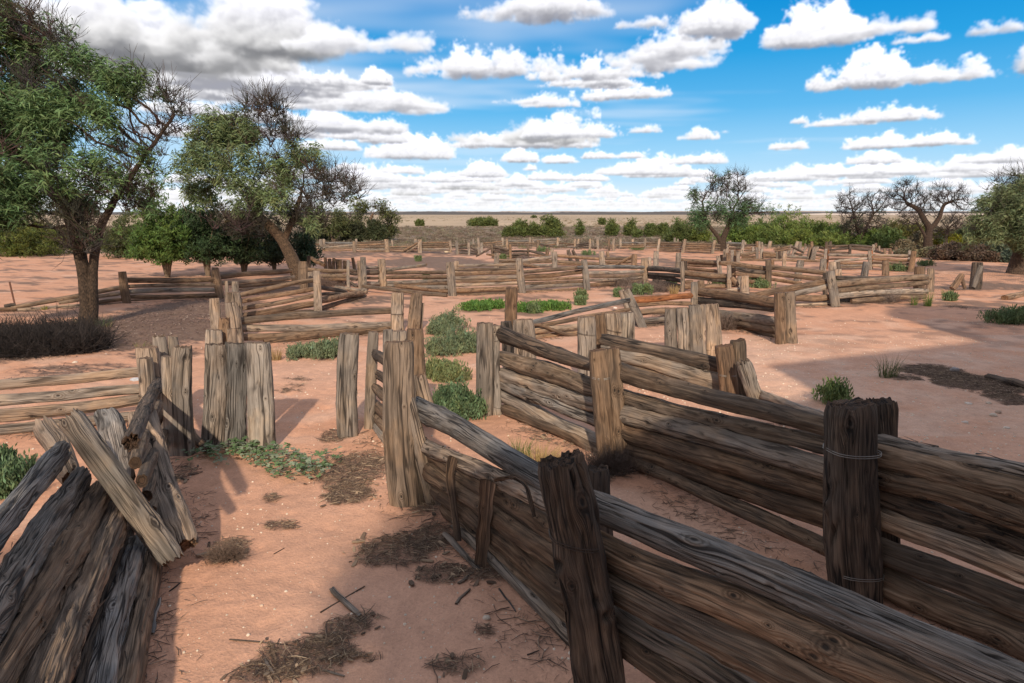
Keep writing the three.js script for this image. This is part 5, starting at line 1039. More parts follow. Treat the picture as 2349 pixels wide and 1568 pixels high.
// A tree grown towards points spread through its crown. trunks: lines of [x, y] on the sheet with radii; blobs: [x, y, rx, ry, leafiness, depth] parts of the crown.
function tree(name, label, spec) {
  const { base, trunks, blobs, seed, leaf = [0.140, 0.235, 0.105], spray = 'acacia', bark = [1, 1, 1], r0 = 0.2, points: points0 = 500, step: step0 = 0.3, sheet = D, group, leafSize = 1, perNode = 2, twigginess = 1, category = 'tree', twigTone = [0.052, 0.043, 0.034] } = spec;
  const points = points0 * 2.6, step = step0 * 0.72;
  const R = rng(seed), foot = onGround(sheet(...base)); foot.y = groundY(foot.x, foot.z);
  const t = thing(name, label, category, foot, group), k = metresPerPx(foot), px = sheet(1, 0)[0] - sheet(0, 0)[0];
  const plane = { n: new THREE.Vector3(0, 0, 1), p: foot };
  const at = (x, y, dz = 0) => planeHit(sheet(x, y), plane).sub(foot).add(new THREE.Vector3(0, 0, dz));
  const B = blobs.map(([x, y, rx, ry, lf, dz = 0]) => ({ c: at(x, y, dz), rx: rx * px * k, ry: ry * px * k, rz: Math.min(rx, ry * 1.4) * px * k, lf }));
  const pts = [];
  const vol = B.map((b) => b.rx * b.ry * b.rz), tot = vol.reduce((a, b) => a + b, 0);
  B.forEach((b, i) => { const n = Math.max(10, Math.round(points * (0.5 * vol[i] / tot + 0.5 / B.length))); for (let j = 0; j < n; j++) { const u = R() * 2 - 1, a = R() * 6.2832, q = Math.sqrt(1 - u * u), d = Math.pow(R(), 0.42); pts.push({ p: new THREE.Vector3(b.c.x + b.rx * d * q * Math.cos(a), b.c.y + b.ry * d * u, b.c.z + b.rz * d * q * Math.sin(a)), near: -1, dist: 1e9, dead: false }); } });
  const nodes = [];
  const trunkOut = tubes(bark);
  for (const tr of trunks) {                     // [[x, y, dz], ...] , radius at foot, radius at top
    const line = new THREE.CatmullRomCurve3(tr.line.map(([x, y, dz]) => at(x, y, dz ?? 0))), n = Math.max(4, Math.ceil(line.getLength() / step));
    const sp = line.getSpacedPoints(n), rad = sp.map((_, i) => lerp(tr.r[0], tr.r[1], Math.pow(i / n, 0.8)) * (1 + (tr.flare ?? 0.35) * Math.exp(-i / n * 9)));
    sp[0].y -= tr.root === false ? 0 : 0.15;
    for (let i = 0; i < sp.length; i++) sp[i].add(new THREE.Vector3(0.05 * noise3(i * 0.5, seed, 1), 0, 0.05 * noise3(i * 0.5, seed, 5)));
    tubeChain(sp, rad, 14, trunkOut);
    const from = nodes.length;
    sp.forEach((p, i) => nodes.push({ p, par: i ? nodes.length - 1 : -1, trunk: true, grow: i > n * (tr.from ?? 0.5), kids: 0 }));
    void from;
  }
  const seeNew = (i) => { const n = nodes[i]; if (n.trunk && !n.grow) return; for (const q of pts) { if (q.dead) continue; const d = q.p.distanceToSquared(n.p); if (d < q.dist) { q.dist = d; q.near = i; } } };
  nodes.forEach((_, i) => seeNew(i));
  const kill = step * 1.15, KK = kill * kill;
  for (let it = 0; it < 160 && nodes.length < 7000; it++) {
    const pull = new Map();
    for (const q of pts) { if (q.dead) continue; if (q.dist < KK) { q.dead = true; continue; } let e = pull.get(q.near); if (!e) pull.set(q.near, e = new THREE.Vector3()); e.add(q.p.clone().sub(nodes[q.near].p).normalize()); }
    if (!pull.size) break;
    for (const [i, d] of pull) {
      if (nodes[i].kids > 4) { for (const q of pts) if (q.near === i && !q.dead && q.dist < KK * 6) q.dead = true; }
      d.normalize().add(new THREE.Vector3((R() - 0.5) * 0.95, (R() - 0.5) * 0.75, (R() - 0.5) * 0.95)).normalize();
      nodes.push({ p: nodes[i].p.clone().addScaledVector(d, step * (0.8 + 0.4 * R())), par: i, kids: 0 }); nodes[i].kids++;
      seeNew(nodes.length - 1);
    }
  }
  // branch thickness by the pipe rule
  for (const n of nodes) n.a = 0;
  for (let i = nodes.length - 1; i >= 0; i--) { const n = nodes[i]; if (n.a === 0) n.a = Math.pow(spec.tip ?? 0.0075, 2.3); if (n.par >= 0 && !n.trunk) nodes[n.par].a += n.a + Math.pow(0.0022, 2.3); n.r = Math.min(Math.pow(n.a, 1 / 2.3), r0 * 0.8); }
  const kids = nodes.map(() => []); nodes.forEach((n, i) => { if (n.par >= 0) kids[n.par].push(i); });
  const limbs = tubes(bark), fine = tubes(twigTone);
  nodes.forEach((n, i) => {                      // chains start where a branch leaves its parent
    if (n.trunk) return;
    const par = nodes[n.par], main = kids[n.par].filter((j) => !nodes[j].trunk).sort((a, b) => nodes[b].r - nodes[a].r)[0];
    if (!par.trunk && main === i) return;
    const line = [par.p], rad = [Math.min(par.r, n.r * 1.25)];
    for (let j = i; j !== undefined; j = kids[j].sort((a, b) => nodes[b].r - nodes[a].r)[0]) { line.push(nodes[j].p); rad.push(nodes[j].r); }
    tubeChain(line, rad, rad[1] > 0.06 ? 9 : rad[1] > 0.022 ? 5 : 3, rad[1] > 0.02 ? limbs : fine);
  });
  tubesToMesh(trunkOut, M.bark, 'trunk', t);
  tubesToMesh(limbs, M.bark, 'branch', t);
  const fm = tubesToMesh(fine, M.twigV, 'twigs', t); if (fm) fm.userData.kind = 'stuff';
  const leafAt = (p) => { let best = 0.0, d0 = 1e9; for (const b of B) { const d = Math.pow((p.x - b.c.x) / b.rx, 2) + Math.pow((p.y - b.c.y) / b.ry, 2) + Math.pow((p.z - b.c.z) / b.rz, 2); if (d < d0) { d0 = d; best = b.lf; } } return best; };
  const leaves = [], bare = [];
  nodes.forEach((n) => {
    if (n.trunk || n.r > 0.032) return;
    const lf = leafAt(n.p), clump = noise3(n.p.x * 0.85 + seed, n.p.y * 0.85, n.p.z * 0.85) + 0.5 * noise3(n.p.x * 2.1 + seed, n.p.y * 2.1, n.p.z * 2.1);
    if (R() < lf * smooth(-0.28, 0.26, clump)) for (let j = 0; j < perNode; j++) { const v = 0.72 + 0.5 * R(), w = (R() - 0.5) * 0.12, o = 0.3 * leafSize; leaves.push([n.p.x + (R() - 0.5) * o, n.p.y + (R() - 0.5) * o, n.p.z + (R() - 0.5) * o, leafSize * (0.75 + 0.55 * R()), R() * 6.28, (R() - 0.5) * 0.9, leaf[0] * v * (1 + w), leaf[1] * v, leaf[2] * v * (1 - w)]); }
    if (R() < twigginess * (spec.twigs ?? 0.8) * (0.10 + 0.9 * (1 - lf) * (1 - lf)) * 0.75) bare.push([n.p.x, n.p.y, n.p.z, (0.6 + 0.7 * R()) * (spec.twigSize ?? 1), R() * 6.28, (R() - 0.5) * 1.6, twigTone[0] * (0.8 + 0.6 * R()), twigTone[1] * (0.8 + 0.6 * R()), twigTone[2] * (0.8 + 0.6 * R())]);
  });
  if (globalThis.TREELOG) console.log(name, nodes.length, leaves.length, bare.length);
  scatter(t, 'crown', SPRAYS[spray], M.leafV, leaves);
  scatter(t, 'twigs', TWIGS, M.twig, bare);
  return { t, at, B, foot, k };
}
M.twigV = plain('twig_bark', [1, 1, 1], 0.95, { vertexColors: true });
// A leafy bush: stems from one foot, sprays through a dome. Size on the sheet: half width, height.
function bush(name, label, spec) {
  const { base, w, h, seed, leaf, spray = 'bush', n = 160, size = 1, group, category = 'bush', stems = 7, sheet = D, flat = 1, shell = 0.5, stemTone = [0.16, 0.12, 0.085], lean = 0, jag = 0.35, y0 = 0.0 } = spec;
  const R = rng(seed), foot = onGround(sheet(...base)); foot.y = groundY(foot.x, foot.z);
  const t = thing(name, label, category, foot, group), k = metresPerPx(foot), px = sheet(1, 0)[0] - sheet(0, 0)[0], rx = w * px * k, H = h * px * k, out = tubes(stemTone), spots = [];
  for (let i = 0; i < stems; i++) {
    const a = i / stems * 6.2832 + R(), q = 0.3 + 0.6 * R(), e = new THREE.Vector3(Math.cos(a) * rx * q * 0.8 + lean * rx, H * (0.55 + 0.35 * R()), Math.sin(a) * rx * q * 0.7 * flat), m = e.clone().multiplyScalar(0.5); m.x *= 0.7; m.z *= 0.7;
    const c = new THREE.CatmullRomCurve3([new THREE.Vector3(Math.cos(a) * 0.04, -0.04, Math.sin(a) * 0.04), m, e]).getPoints(5), r = Math.max(0.004, 0.012 * H);
    tubeChain(c, [r * 1.5, r * 1.3, r, r * 0.8, r * 0.6, r * 0.4], 5, out);
  }
  tubesToMesh(out, M.twigV, 'stem', t);
  for (let i = 0; i < n; i++) {
    const u = R(), a = R() * 6.2832, d = Math.pow(R(), shell), el = Math.asin(u), lump = 1 + jag * noise3(Math.cos(a) * 1.7 + seed, u * 2.2, Math.sin(a) * 1.7) + jag * 0.5 * noise3(Math.cos(a) * 4 + seed, u * 4, Math.sin(a) * 4);
    const x = Math.cos(a) * Math.cos(el) * rx * d * lump + lean * rx * u, z = Math.sin(a) * Math.cos(el) * rx * flat * d * lump, y = (y0 + (1 - y0) * u * d) * H * lump * 0.92 + 0.02;
    const v = 0.68 + 0.6 * R(), q = (R() - 0.5) * 0.16;
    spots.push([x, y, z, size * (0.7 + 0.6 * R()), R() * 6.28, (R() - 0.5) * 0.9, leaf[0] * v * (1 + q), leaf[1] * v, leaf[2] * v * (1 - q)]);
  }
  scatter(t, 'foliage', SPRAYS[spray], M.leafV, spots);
  return t;
}
function grassTuft(label, spec) {                // separate blades, as one tuft
  const { base, w, h, seed, n = 60, color = [0.12, 0.19, 0.05], group, sheet = D, category = 'grass tuft', name = 'grass_tuft' } = spec;
  const R = rng(seed), foot = onGround(sheet(...base)); foot.y = groundY(foot.x, foot.z);
  const k = metresPerPx(foot), px = sheet(1, 0)[0] - sheet(0, 0)[0], W = w * px * k, H = h * px * k, P = [], C = [], I = [];
  for (let i = 0; i < n; i++) {
    const a = R() * 6.28, q = Math.sqrt(R()) * W * 0.45, ox = Math.cos(a) * q, oz = Math.sin(a) * q * 0.7, hh = H * (0.4 + 0.6 * R()), lx = Math.cos(a) * W * 0.6 * R() + (R() - 0.5) * W * 0.3, lz = Math.sin(a) * W * 0.5 * R(), b = Math.max(0.004, k * px * 0.35), o = P.length / 3, v = 0.7 + 0.6 * R(), dry = R() < (spec.dry ?? 0.1);
    const c = dry ? [0.42 * v, 0.32 * v, 0.16 * v] : color.map((m) => m * v), pa = R() * 3.14, bx = Math.cos(pa) * b, bz = Math.sin(pa) * b;
    for (const [s, ww] of [[0, 1], [0.55, 0.8], [1, 0.1]]) for (const e of [-1, 1]) { P.push(ox + lx * s * s + e * bx * ww, hh * s - 0.01, oz + lz * s * s + e * bz * ww); C.push(...c); }
    I.push(o, o + 1, o + 2, o + 1, o + 3, o + 2, o + 2, o + 3, o + 4, o + 3, o + 5, o + 4);
  }
  const g = new THREE.BufferGeometry(); g.setAttribute('position', new THREE.Float32BufferAttribute(P, 3)); g.setAttribute('color', new THREE.Float32BufferAttribute(C, 3)); g.setIndex(I); g.computeVertexNormals();
  const m = addMesh(g, M.leafV, name, scene); m.position.copy(foot);
  return tag(m, label, category, group);
}

// ------------------------------------------------------------------ trees
const GREEN = [0.125, 0.195, 0.085], DEEP = [0.060, 0.105, 0.046], OLIVE = [0.105, 0.125, 0.050];
tree('acacia_tree', 'big green tree at the left edge with a split dark trunk and dead twigs', {
  base: [205, 748], seed: 71, r0: 0.34, points: 1500, step: 0.26, perNode: 3, leafSize: 1.05, bark: [0.50, 0.46, 0.43], twigginess: 0.9, twigs: 0.7,
  trunks: [{ line: [[203, 748], [200, 690], [192, 630], [178, 560], [150, 470]], r: [0.20, 0.13], from: 0.6 }, { line: [[208, 745], [211, 690], [212, 640], [216, 590], [232, 520], [290, 420], [360, 320], [400, 262]], r: [0.16, 0.035], from: 0.55, flare: 0.2 }],
  blobs: [[70, 300, 105, 95, 0.95, 0.4], [165, 190, 85, 62, 0.8], [30, 165, 85, 70, 0.75, -0.6], [235, 290, 72, 70, 0.8, 0.5], [275, 195, 48, 42, 0.9], [150, 395, 105, 62, 0.95, 1.0], [255, 400, 62, 55, 0.45, 0.6], [40, 470, 85, 55, 0.95, 1.2], [-90, 300, 100, 170, 0.9], [20, 565, 55, 45, 0.9, 1.5], [60, 55, 60, 55, 0.25], [135, 105, 50, 40, 0.35], [340, 330, 50, 70, 0.12], [380, 270, 40, 55, 0.02], [320, 440, 60, 50, 0.15], [410, 260, 30, 40, 0.02], [200, 520, 60, 60, 0.05, 0.5], [230, 560, 40, 40, 0.0, 0.6], [-20, 60, 80, 70, 0.5], [100, 480, 60, 35, 0.7, -1.2], [100, 240, 60, 40, 0.2]],
});
tree('acacia_tree', 'leaning tree with its bare trunk bent left over the pale fence', {
  base: [690, 645], seed: 92, r0: 0.3, points: 1100, step: 0.36, perNode: 3, leafSize: 1.35, leaf: [0.185, 0.25, 0.125], twigginess: 1.0, twigSize: 1.3, bark: [0.78, 0.70, 0.62],
  trunks: [{ line: [[692, 648], [672, 600], [650, 555], [620, 520], [590, 490], [570, 440]], r: [0.33, 0.17], from: 0.62 }, { line: [[650, 556], [672, 500], [690, 450]], r: [0.16, 0.09], root: false, flare: 0, from: 0.3 }],
  blobs: [[498, 305, 52, 44, 0.95], [560, 300, 44, 42, 0.75], [480, 385, 56, 42, 0.95, 0.8], [565, 395, 54, 44, 0.8, 0.9], [620, 290, 44, 45, 0.06], [660, 325, 42, 48, 0.06], [640, 400, 48, 42, 0.5], [702, 370, 34, 42, 0.9], [650, 462, 50, 30, 0.8, 0.8], [595, 475, 50, 28, 0.75, 1.0], [740, 430, 50, 45, 0.08], [790, 440, 45, 40, 0.03], [805, 455, 20, 16, 0.5], [610, 250, 50, 25, 0.0], [560, 530, 60, 30, 0.0, 0.8], [700, 500, 60, 35, 0.12], [460, 445, 34, 24, 0.6]],
});
bush('tall_shrub', 'light green wispy shrub right of the big tree trunk', { base: [385, 636], w: 80, h: 195, seed: 5, leaf: [0.105, 0.185, 0.05], spray: 'bush', jag: 0.55, n: 520, size: 2.1, stems: 9, shell: 0.6, y0: 0.22, category: 'shrub' });
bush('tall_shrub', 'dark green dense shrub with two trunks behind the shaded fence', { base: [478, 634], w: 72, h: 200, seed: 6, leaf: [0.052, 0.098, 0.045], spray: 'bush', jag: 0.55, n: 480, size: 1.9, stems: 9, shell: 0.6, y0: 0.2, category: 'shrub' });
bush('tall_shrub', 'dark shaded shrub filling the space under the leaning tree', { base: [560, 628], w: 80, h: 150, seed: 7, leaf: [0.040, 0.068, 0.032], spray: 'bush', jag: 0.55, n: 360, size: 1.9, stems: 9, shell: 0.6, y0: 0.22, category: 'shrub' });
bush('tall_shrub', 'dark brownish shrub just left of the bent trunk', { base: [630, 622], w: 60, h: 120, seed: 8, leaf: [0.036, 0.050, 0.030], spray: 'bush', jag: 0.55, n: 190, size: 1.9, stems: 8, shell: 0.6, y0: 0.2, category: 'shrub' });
bush('tall_shrub', 'blue-green upright shrub hugging the right of the bent trunk', { base: [705, 618], w: 32, h: 130, seed: 9, leaf: [0.050, 0.098, 0.060], spray: 'bush', jag: 0.55, n: 220, size: 1.9, stems: 6, shell: 0.6, y0: 0.1, category: 'shrub' });
bush('tall_shrub', 'yellow-green shrub beyond the big tree at the left edge', { base: [60, 585], w: 130, h: 90, seed: 10, leaf: [0.12, 0.15, 0.035], spray: 'bush', jag: 0.55, n: 460, size: 2.6, stems: 9, shell: 0.6, category: 'shrub' });
bush('tall_shrub', 'olive shrub between the big tree and the light green shrub', { base: [300, 590], w: 70, h: 100, seed: 13, leaf: [0.085, 0.11, 0.045], spray: 'bush', jag: 0.55, n: 300, size: 2.4, stems: 8, category: 'shrub' });
tree('gum_tree', 'leftmost gum of the group beyond the far left fence', { base: [765, 556], seed: 21, r0: 0.16, points: 260, step: 0.45, spray: 'gum', leafSize: 2.4, leaf: OLIVE, perNode: 2, twigginess: 0.5, twigSize: 1.6, trunks: [{ line: [[765, 556], [760, 535], [765, 515]], r: [0.16, 0.09] }, { line: [[766, 556], [775, 530], [785, 512]], r: [0.13, 0.07] }], blobs: [[755, 505, 30, 18, 0.8], [785, 500, 28, 18, 0.8], [740, 525, 20, 16, 0.6], [780, 522, 25, 18, 0.7]] });
tree('gum_tree', 'tall sparse gum with a curved pale trunk and an open flat crown', { base: [845, 553], seed: 22, r0: 0.2, points: 260, step: 0.42, spray: 'gum', leafSize: 2.2, leaf: OLIVE, perNode: 2, twigginess: 0.45, twigSize: 1.6, bark: [1.3, 1.2, 1.1], trunks: [{ line: [[843, 553], [852, 530], [848, 510], [856, 490]], r: [0.26, 0.12] }], blobs: [[840, 478, 26, 12, 0.75], [872, 476, 20, 12, 0.7], [858, 468, 22, 9, 0.6], [826, 492, 12, 8, 0.6], [880, 492, 10, 8, 0.5]] });
tree('gum_tree', 'rounded gum with two crowns at the right of the far group', { base: [888, 552], seed: 23, r0: 0.18, points: 260, step: 0.42, spray: 'gum', leafSize: 2.2, leaf: [0.095, 0.115, 0.042], perNode: 2, twigginess: 0.3, twigSize: 1.5, trunks: [{ line: [[886, 552], [892, 535], [898, 518]], r: [0.2, 0.1] }], blobs: [[896, 496, 20, 11, 0.95], [905, 506, 12, 9, 0.8], [880, 522, 18, 12, 0.8], [900, 530, 14, 9, 0.6]] });
bush('tall_shrub', 'dark green shrub at the foot of the tall sparse gum', { base: [862, 554], w: 26, h: 46, seed: 31, leaf: [0.068, 0.085, 0.042], n: 200, size: 3.4, category: 'shrub' });
bush('tall_shrub', 'grey-green shrub between the leftmost and the tall gum', { base: [815, 554], w: 34, h: 52, seed: 32, leaf: [0.085, 0.10, 0.055], n: 240, size: 3.4, category: 'shrub' });
bush('tall_shrub', 'low blue-green shrub below the leftmost gum', { base: [742, 554], w: 22, h: 34, seed: 33, leaf: [0.070, 0.095, 0.055], n: 130, size: 3.2, category: 'shrub' });
tree('acacia_tree', 'tufted half-bare tree rising from the far fence right of centre', {
  base: [1657, 576], seed: 44, r0: 0.34, points: 700, step: 0.34, perNode: 2, leafSize: 1.7, leaf: [0.095, 0.18, 0.085], twigginess: 0.6, twigSize: 1.0, tip: 0.015, bark: [0.5, 0.47, 0.46], twigTone: [0.036, 0.031, 0.027],
  trunks: [{ line: [[1657, 578], [1657, 555], [1666, 530], [1680, 490]], r: [0.36, 0.12], from: 0.5 }, { line: [[1656, 562], [1645, 540], [1625, 515], [1612, 480]], r: [0.2, 0.09], root: false, flare: 0, from: 0.4 }],
  blobs: [[1610, 470, 28, 40, 0.35], [1650, 440, 34, 40, 0.12], [1695, 430, 24, 34, 0.05], [1660, 480, 40, 36, 0.2], [1720, 480, 36, 26, 0.3], [1762, 488, 22, 14, 0.7], [1600, 515, 24, 20, 0.6], [1690, 505, 22, 16, 0.75], [1625, 440, 20, 12, 0.6], [1690, 400, 14, 14, 0.02], [1640, 410, 16, 14, 0.05], [1590, 450, 12, 20, 0.4]],
});
const bareTree = { points: 620, step: 0.34, perNode: 1, leafSize: 1.4, leaf: DEEP, twigginess: 0.6, twigSize: 0.95, bark: [0.42, 0.39, 0.40], twigTone: [0.034, 0.029, 0.026], tip: 0.017 };
tree('leafless_tree', 'leafless dark tree left of the wide forked one, twigs upright', { ...bareTree, base: [1972, 566], seed: 55, r0: 0.3, trunks: [{ line: [[1972, 568], [1974, 545], [1966, 520], [1958, 490]], r: [0.3, 0.11], from: 0.4 }, { line: [[1973, 550], [1988, 520], [2005, 490]], r: [0.16, 0.08], root: false, flare: 0, from: 0.4 }], blobs: [[1945, 470, 26, 34, 0.02], [1985, 470, 26, 34, 0.02], [2020, 460, 24, 30, 0.02], [1960, 515, 36, 26, 0.12], [2010, 510, 30, 22, 0.03], [1940, 540, 20, 16, 0.1]] });
tree('leafless_tree', 'wide leafless tree forking in a V above the grey shrubs', { ...bareTree, base: [2129, 579], seed: 56, r0: 0.36, points: 800, trunks: [{ line: [[2129, 580], [2128, 550], [2131, 525], [2118, 500], [2104, 480], [2080, 466]], r: [0.36, 0.13], from: 0.5 }, { line: [[2131, 526], [2146, 512], [2158, 490], [2165, 470], [2185, 462]], r: [0.22, 0.1], root: false, flare: 0, from: 0.3 }, { line: [[2128, 552], [2115, 528], [2104, 512]], r: [0.16, 0.07], root: false, flare: 0, from: 0.4 }], blobs: [[2075, 440, 34, 28, 0], [2065, 470, 24, 22, 0], [2130, 460, 34, 22, 0], [2165, 450, 26, 26, 0], [2200, 450, 26, 24, 0], [2205, 475, 20, 14, 0], [2085, 505, 30, 18, 0], [2130, 485, 28, 14, 0], [2090, 520, 24, 12, 0]] });
tree('leafless_tree', 'small twiggy dead tree between the forked tree and the big right-hand tree', { ...bareTree, base: [2170, 572], seed: 57, r0: 0.2, points: 360, trunks: [{ line: [[2168, 572], [2170, 545], [2175, 525]], r: [0.2, 0.1], from: 0.4 }], blobs: [[2170, 520, 30, 24, 0.02], [2195, 510, 24, 22, 0.05], [2150, 540, 20, 16, 0.05]] });
tree('acacia_tree', 'dense green tree at the right edge with a thick bare trunk', {
  base: [2333, 628], seed: 66, r0: 0.42, points: 1000, step: 0.36, perNode: 4, leafSize: 1.25, leaf: [0.19, 0.245, 0.135], twigginess: 0.6, twigSize: 1.3, bark: [0.62, 0.58, 0.56],
  trunks: [{ line: [[2333, 630], [2335, 600], [2345, 570], [2365, 540], [2370, 500]], r: [0.42, 0.2], from: 0.55 }, { line: [[2338, 585], [2320, 560], [2300, 545]], r: [0.18, 0.1], root: false, flare: 0, from: 0.4 }],
  blobs: [[2265, 480, 46, 40, 0.95, 0.6], [2300, 450, 46, 34, 0.9, 0.6], [2245, 525, 36, 28, 0.95, 0.5], [2300, 520, 50, 40, 0.85, 0.8], [2350, 480, 50, 55, 0.6], [2400, 480, 60, 60, 0.8], [2300, 425, 40, 16, 0.05], [2340, 415, 40, 18, 0.1], [2330, 550, 50, 26, 0.7, 0.8], [2400, 545, 50, 30, 0.7], [2235, 555, 20, 14, 0.5], [2440, 500, 60, 50, 0.8]],
});
// -- the green thicket and the small round bushes on the scrub plain
const HOP = [0.118, 0.178, 0.045];
[[1560, 556, 34, 44, [0.088, 0.115, 0.04], 'dark olive bush left of the tufted tree'], [1600, 556, 26, 38, [0.125, 0.16, 0.042], 'yellowish bush just left of the tufted tree'], [1700, 560, 48, 52, HOP, 'green bush just right of the tufted tree'], [1745, 557, 42, 46, [0.10, 0.145, 0.055], 'grey-green bush behind the leaning far posts'], [1800, 558, 58, 72, [0.125, 0.178, 0.05], 'tallest bright green bush of the thicket'], [1762, 562, 40, 36, [0.105, 0.15, 0.042], 'low front bush left in the thicket'], [1835, 564, 44, 38, [0.115, 0.158, 0.04], 'low front bush in the middle of the thicket'], [1880, 560, 52, 62, [0.118, 0.165, 0.045], 'broad bush right of the tallest one'], [1925, 564, 40, 42, HOP, 'bush at the left foot of the leafless tree'], [1905, 566, 34, 28, [0.13, 0.18, 0.052], 'small pale front bush of the thicket'], [2000, 566, 36, 34, [0.10, 0.16, 0.045], 'fresh green bush right of the leafless tree'], [2032, 568, 34, 40, [0.085, 0.13, 0.045], 'green bush before the forked tree'], [2060, 556, 44, 46, [0.095, 0.10, 0.035], 'olive bush behind the forked tree, left side'], [2100, 558, 40, 38, [0.10, 0.105, 0.03], 'olive bush behind the forked trunk'], [2158, 570, 16, 30, [0.15, 0.16, 0.02], 'small bright yellow-green bush beside the forked trunk'], [2185, 568, 14, 22, [0.14, 0.155, 0.02], 'little yellow-green bush right of the forked trunk'], [2215, 566, 40, 44, [0.075, 0.10, 0.05], 'dark bush under the right-hand tree, far side']]
  .forEach(([x, y, w, h, c, l], i) => bush('green_bush', l, { base: [x, y], w, h, seed: 500 + i, leaf: c.map((v) => v * 1.4), n: 330, size: 2.6, shell: 0.42, stems: 6, group: 'bushes of the thicket behind the far pens', jag: 0.55 }));
[[1190, 544, 20, 33, 'round bush left of the pair on the plain'], [1170, 545, 14, 16, 'low bush at the left end of the row on the plain'], [1222, 544, 20, 22, 'low bush between the two round ones on the plain'], [1263, 545, 26, 42, 'largest round bush on the scrub plain, near the middle'], [1330, 541, 9, 27, 'slim upright bush right of the largest round one'], [1403, 541, 12, 30, 'compact dark green bush above the leaning slab'], [1447, 541, 14, 28, 'dumpling bush in the middle of the right row'], [1492, 543, 12, 26, 'small bush right of the dumpling bush'], [1520, 542, 13, 24, 'small bush next to the dark olive one'], [1462, 545, 8, 10, 'tiny yellowish bush beside the dumpling bush'], [1105, 519, 26, 13, 'flat bush with bare twigs far out on the plain'], [1132, 519, 9, 8, 'tiny bush right of the flat far one'], [963, 519, 6, 8, 'tiny far bush left on the plain'], [1380, 516, 5, 9, 'tiny far bush right on the plain'], [1225, 500, 7, 5, 'speck of a bush on the farthest plain']]
  .forEach(([x, y, w, h, l], i) => bush('round_bush', l, { base: [x, y], w, h, seed: 540 + i, leaf: i % 3 ? [0.125, 0.165, 0.055] : [0.14, 0.18, 0.06], n: w > 18 ? 300 : w > 9 ? 150 : 60, size: y < 525 ? 6 : 3.4, shell: 0.4, stems: 5, group: 'small round bushes on the scrub plain', jag: 0.55 }));
// -- grey saltbush at the right edge of the yards
[[2195, 596, 52, 36, [0.125, 0.092, 0.075], 'big brown dead-looking shrub left of the right-hand tree'], [2232, 592, 34, 30, [0.12, 0.088, 0.072], 'brown shrub overlapping the big dead-looking one'], [2170, 590, 30, 24, [0.13, 0.098, 0.078], 'brown shrub at the left of the big dead-looking one'], [2200, 566, 30, 16, [0.20, 0.23, 0.16], 'pale grey-green shrub on top of the brown ones'], [2255, 590, 34, 40, [0.135, 0.185, 0.14], 'blue-green shrub under the right-hand tree'], [2295, 594, 30, 30, [0.14, 0.18, 0.13], 'blue-green shrub left of the thick trunk'], [2320, 602, 18, 24, [0.12, 0.175, 0.14], 'small blue-green shrub against the thick trunk'], [2270, 600, 26, 14, [0.15, 0.11, 0.085], 'low brown shrub on the sand by the thick trunk'], [2105, 575, 26, 40, [0.22, 0.195, 0.13], 'tall straw-grey shrub before the forked trunk'], [2075, 577, 22, 22, [0.20, 0.18, 0.13], 'low straw-grey shrub left of the forked trunk'], [2135, 590, 28, 16, [0.215, 0.21, 0.14], 'low pale shrub at the foot of the forked tree'], [2075, 590, 20, 10, [0.17, 0.16, 0.11], 'mat of grey weeds before the straw-grey shrubs'], [2345, 600, 30, 34, [0.13, 0.16, 0.115], 'grey-green shrub behind the thick trunk']]
  .forEach(([x, y, w, h, c, l], i) => bush('salt_bush', l, { base: [x, y], w, h, seed: 570 + i, leaf: c, n: 260, size: 3.2, spray: 'salt', shell: 0.42, stems: 8, group: 'grey shrubs at the edge of the yards', stemTone: [0.14, 0.11, 0.09] }));
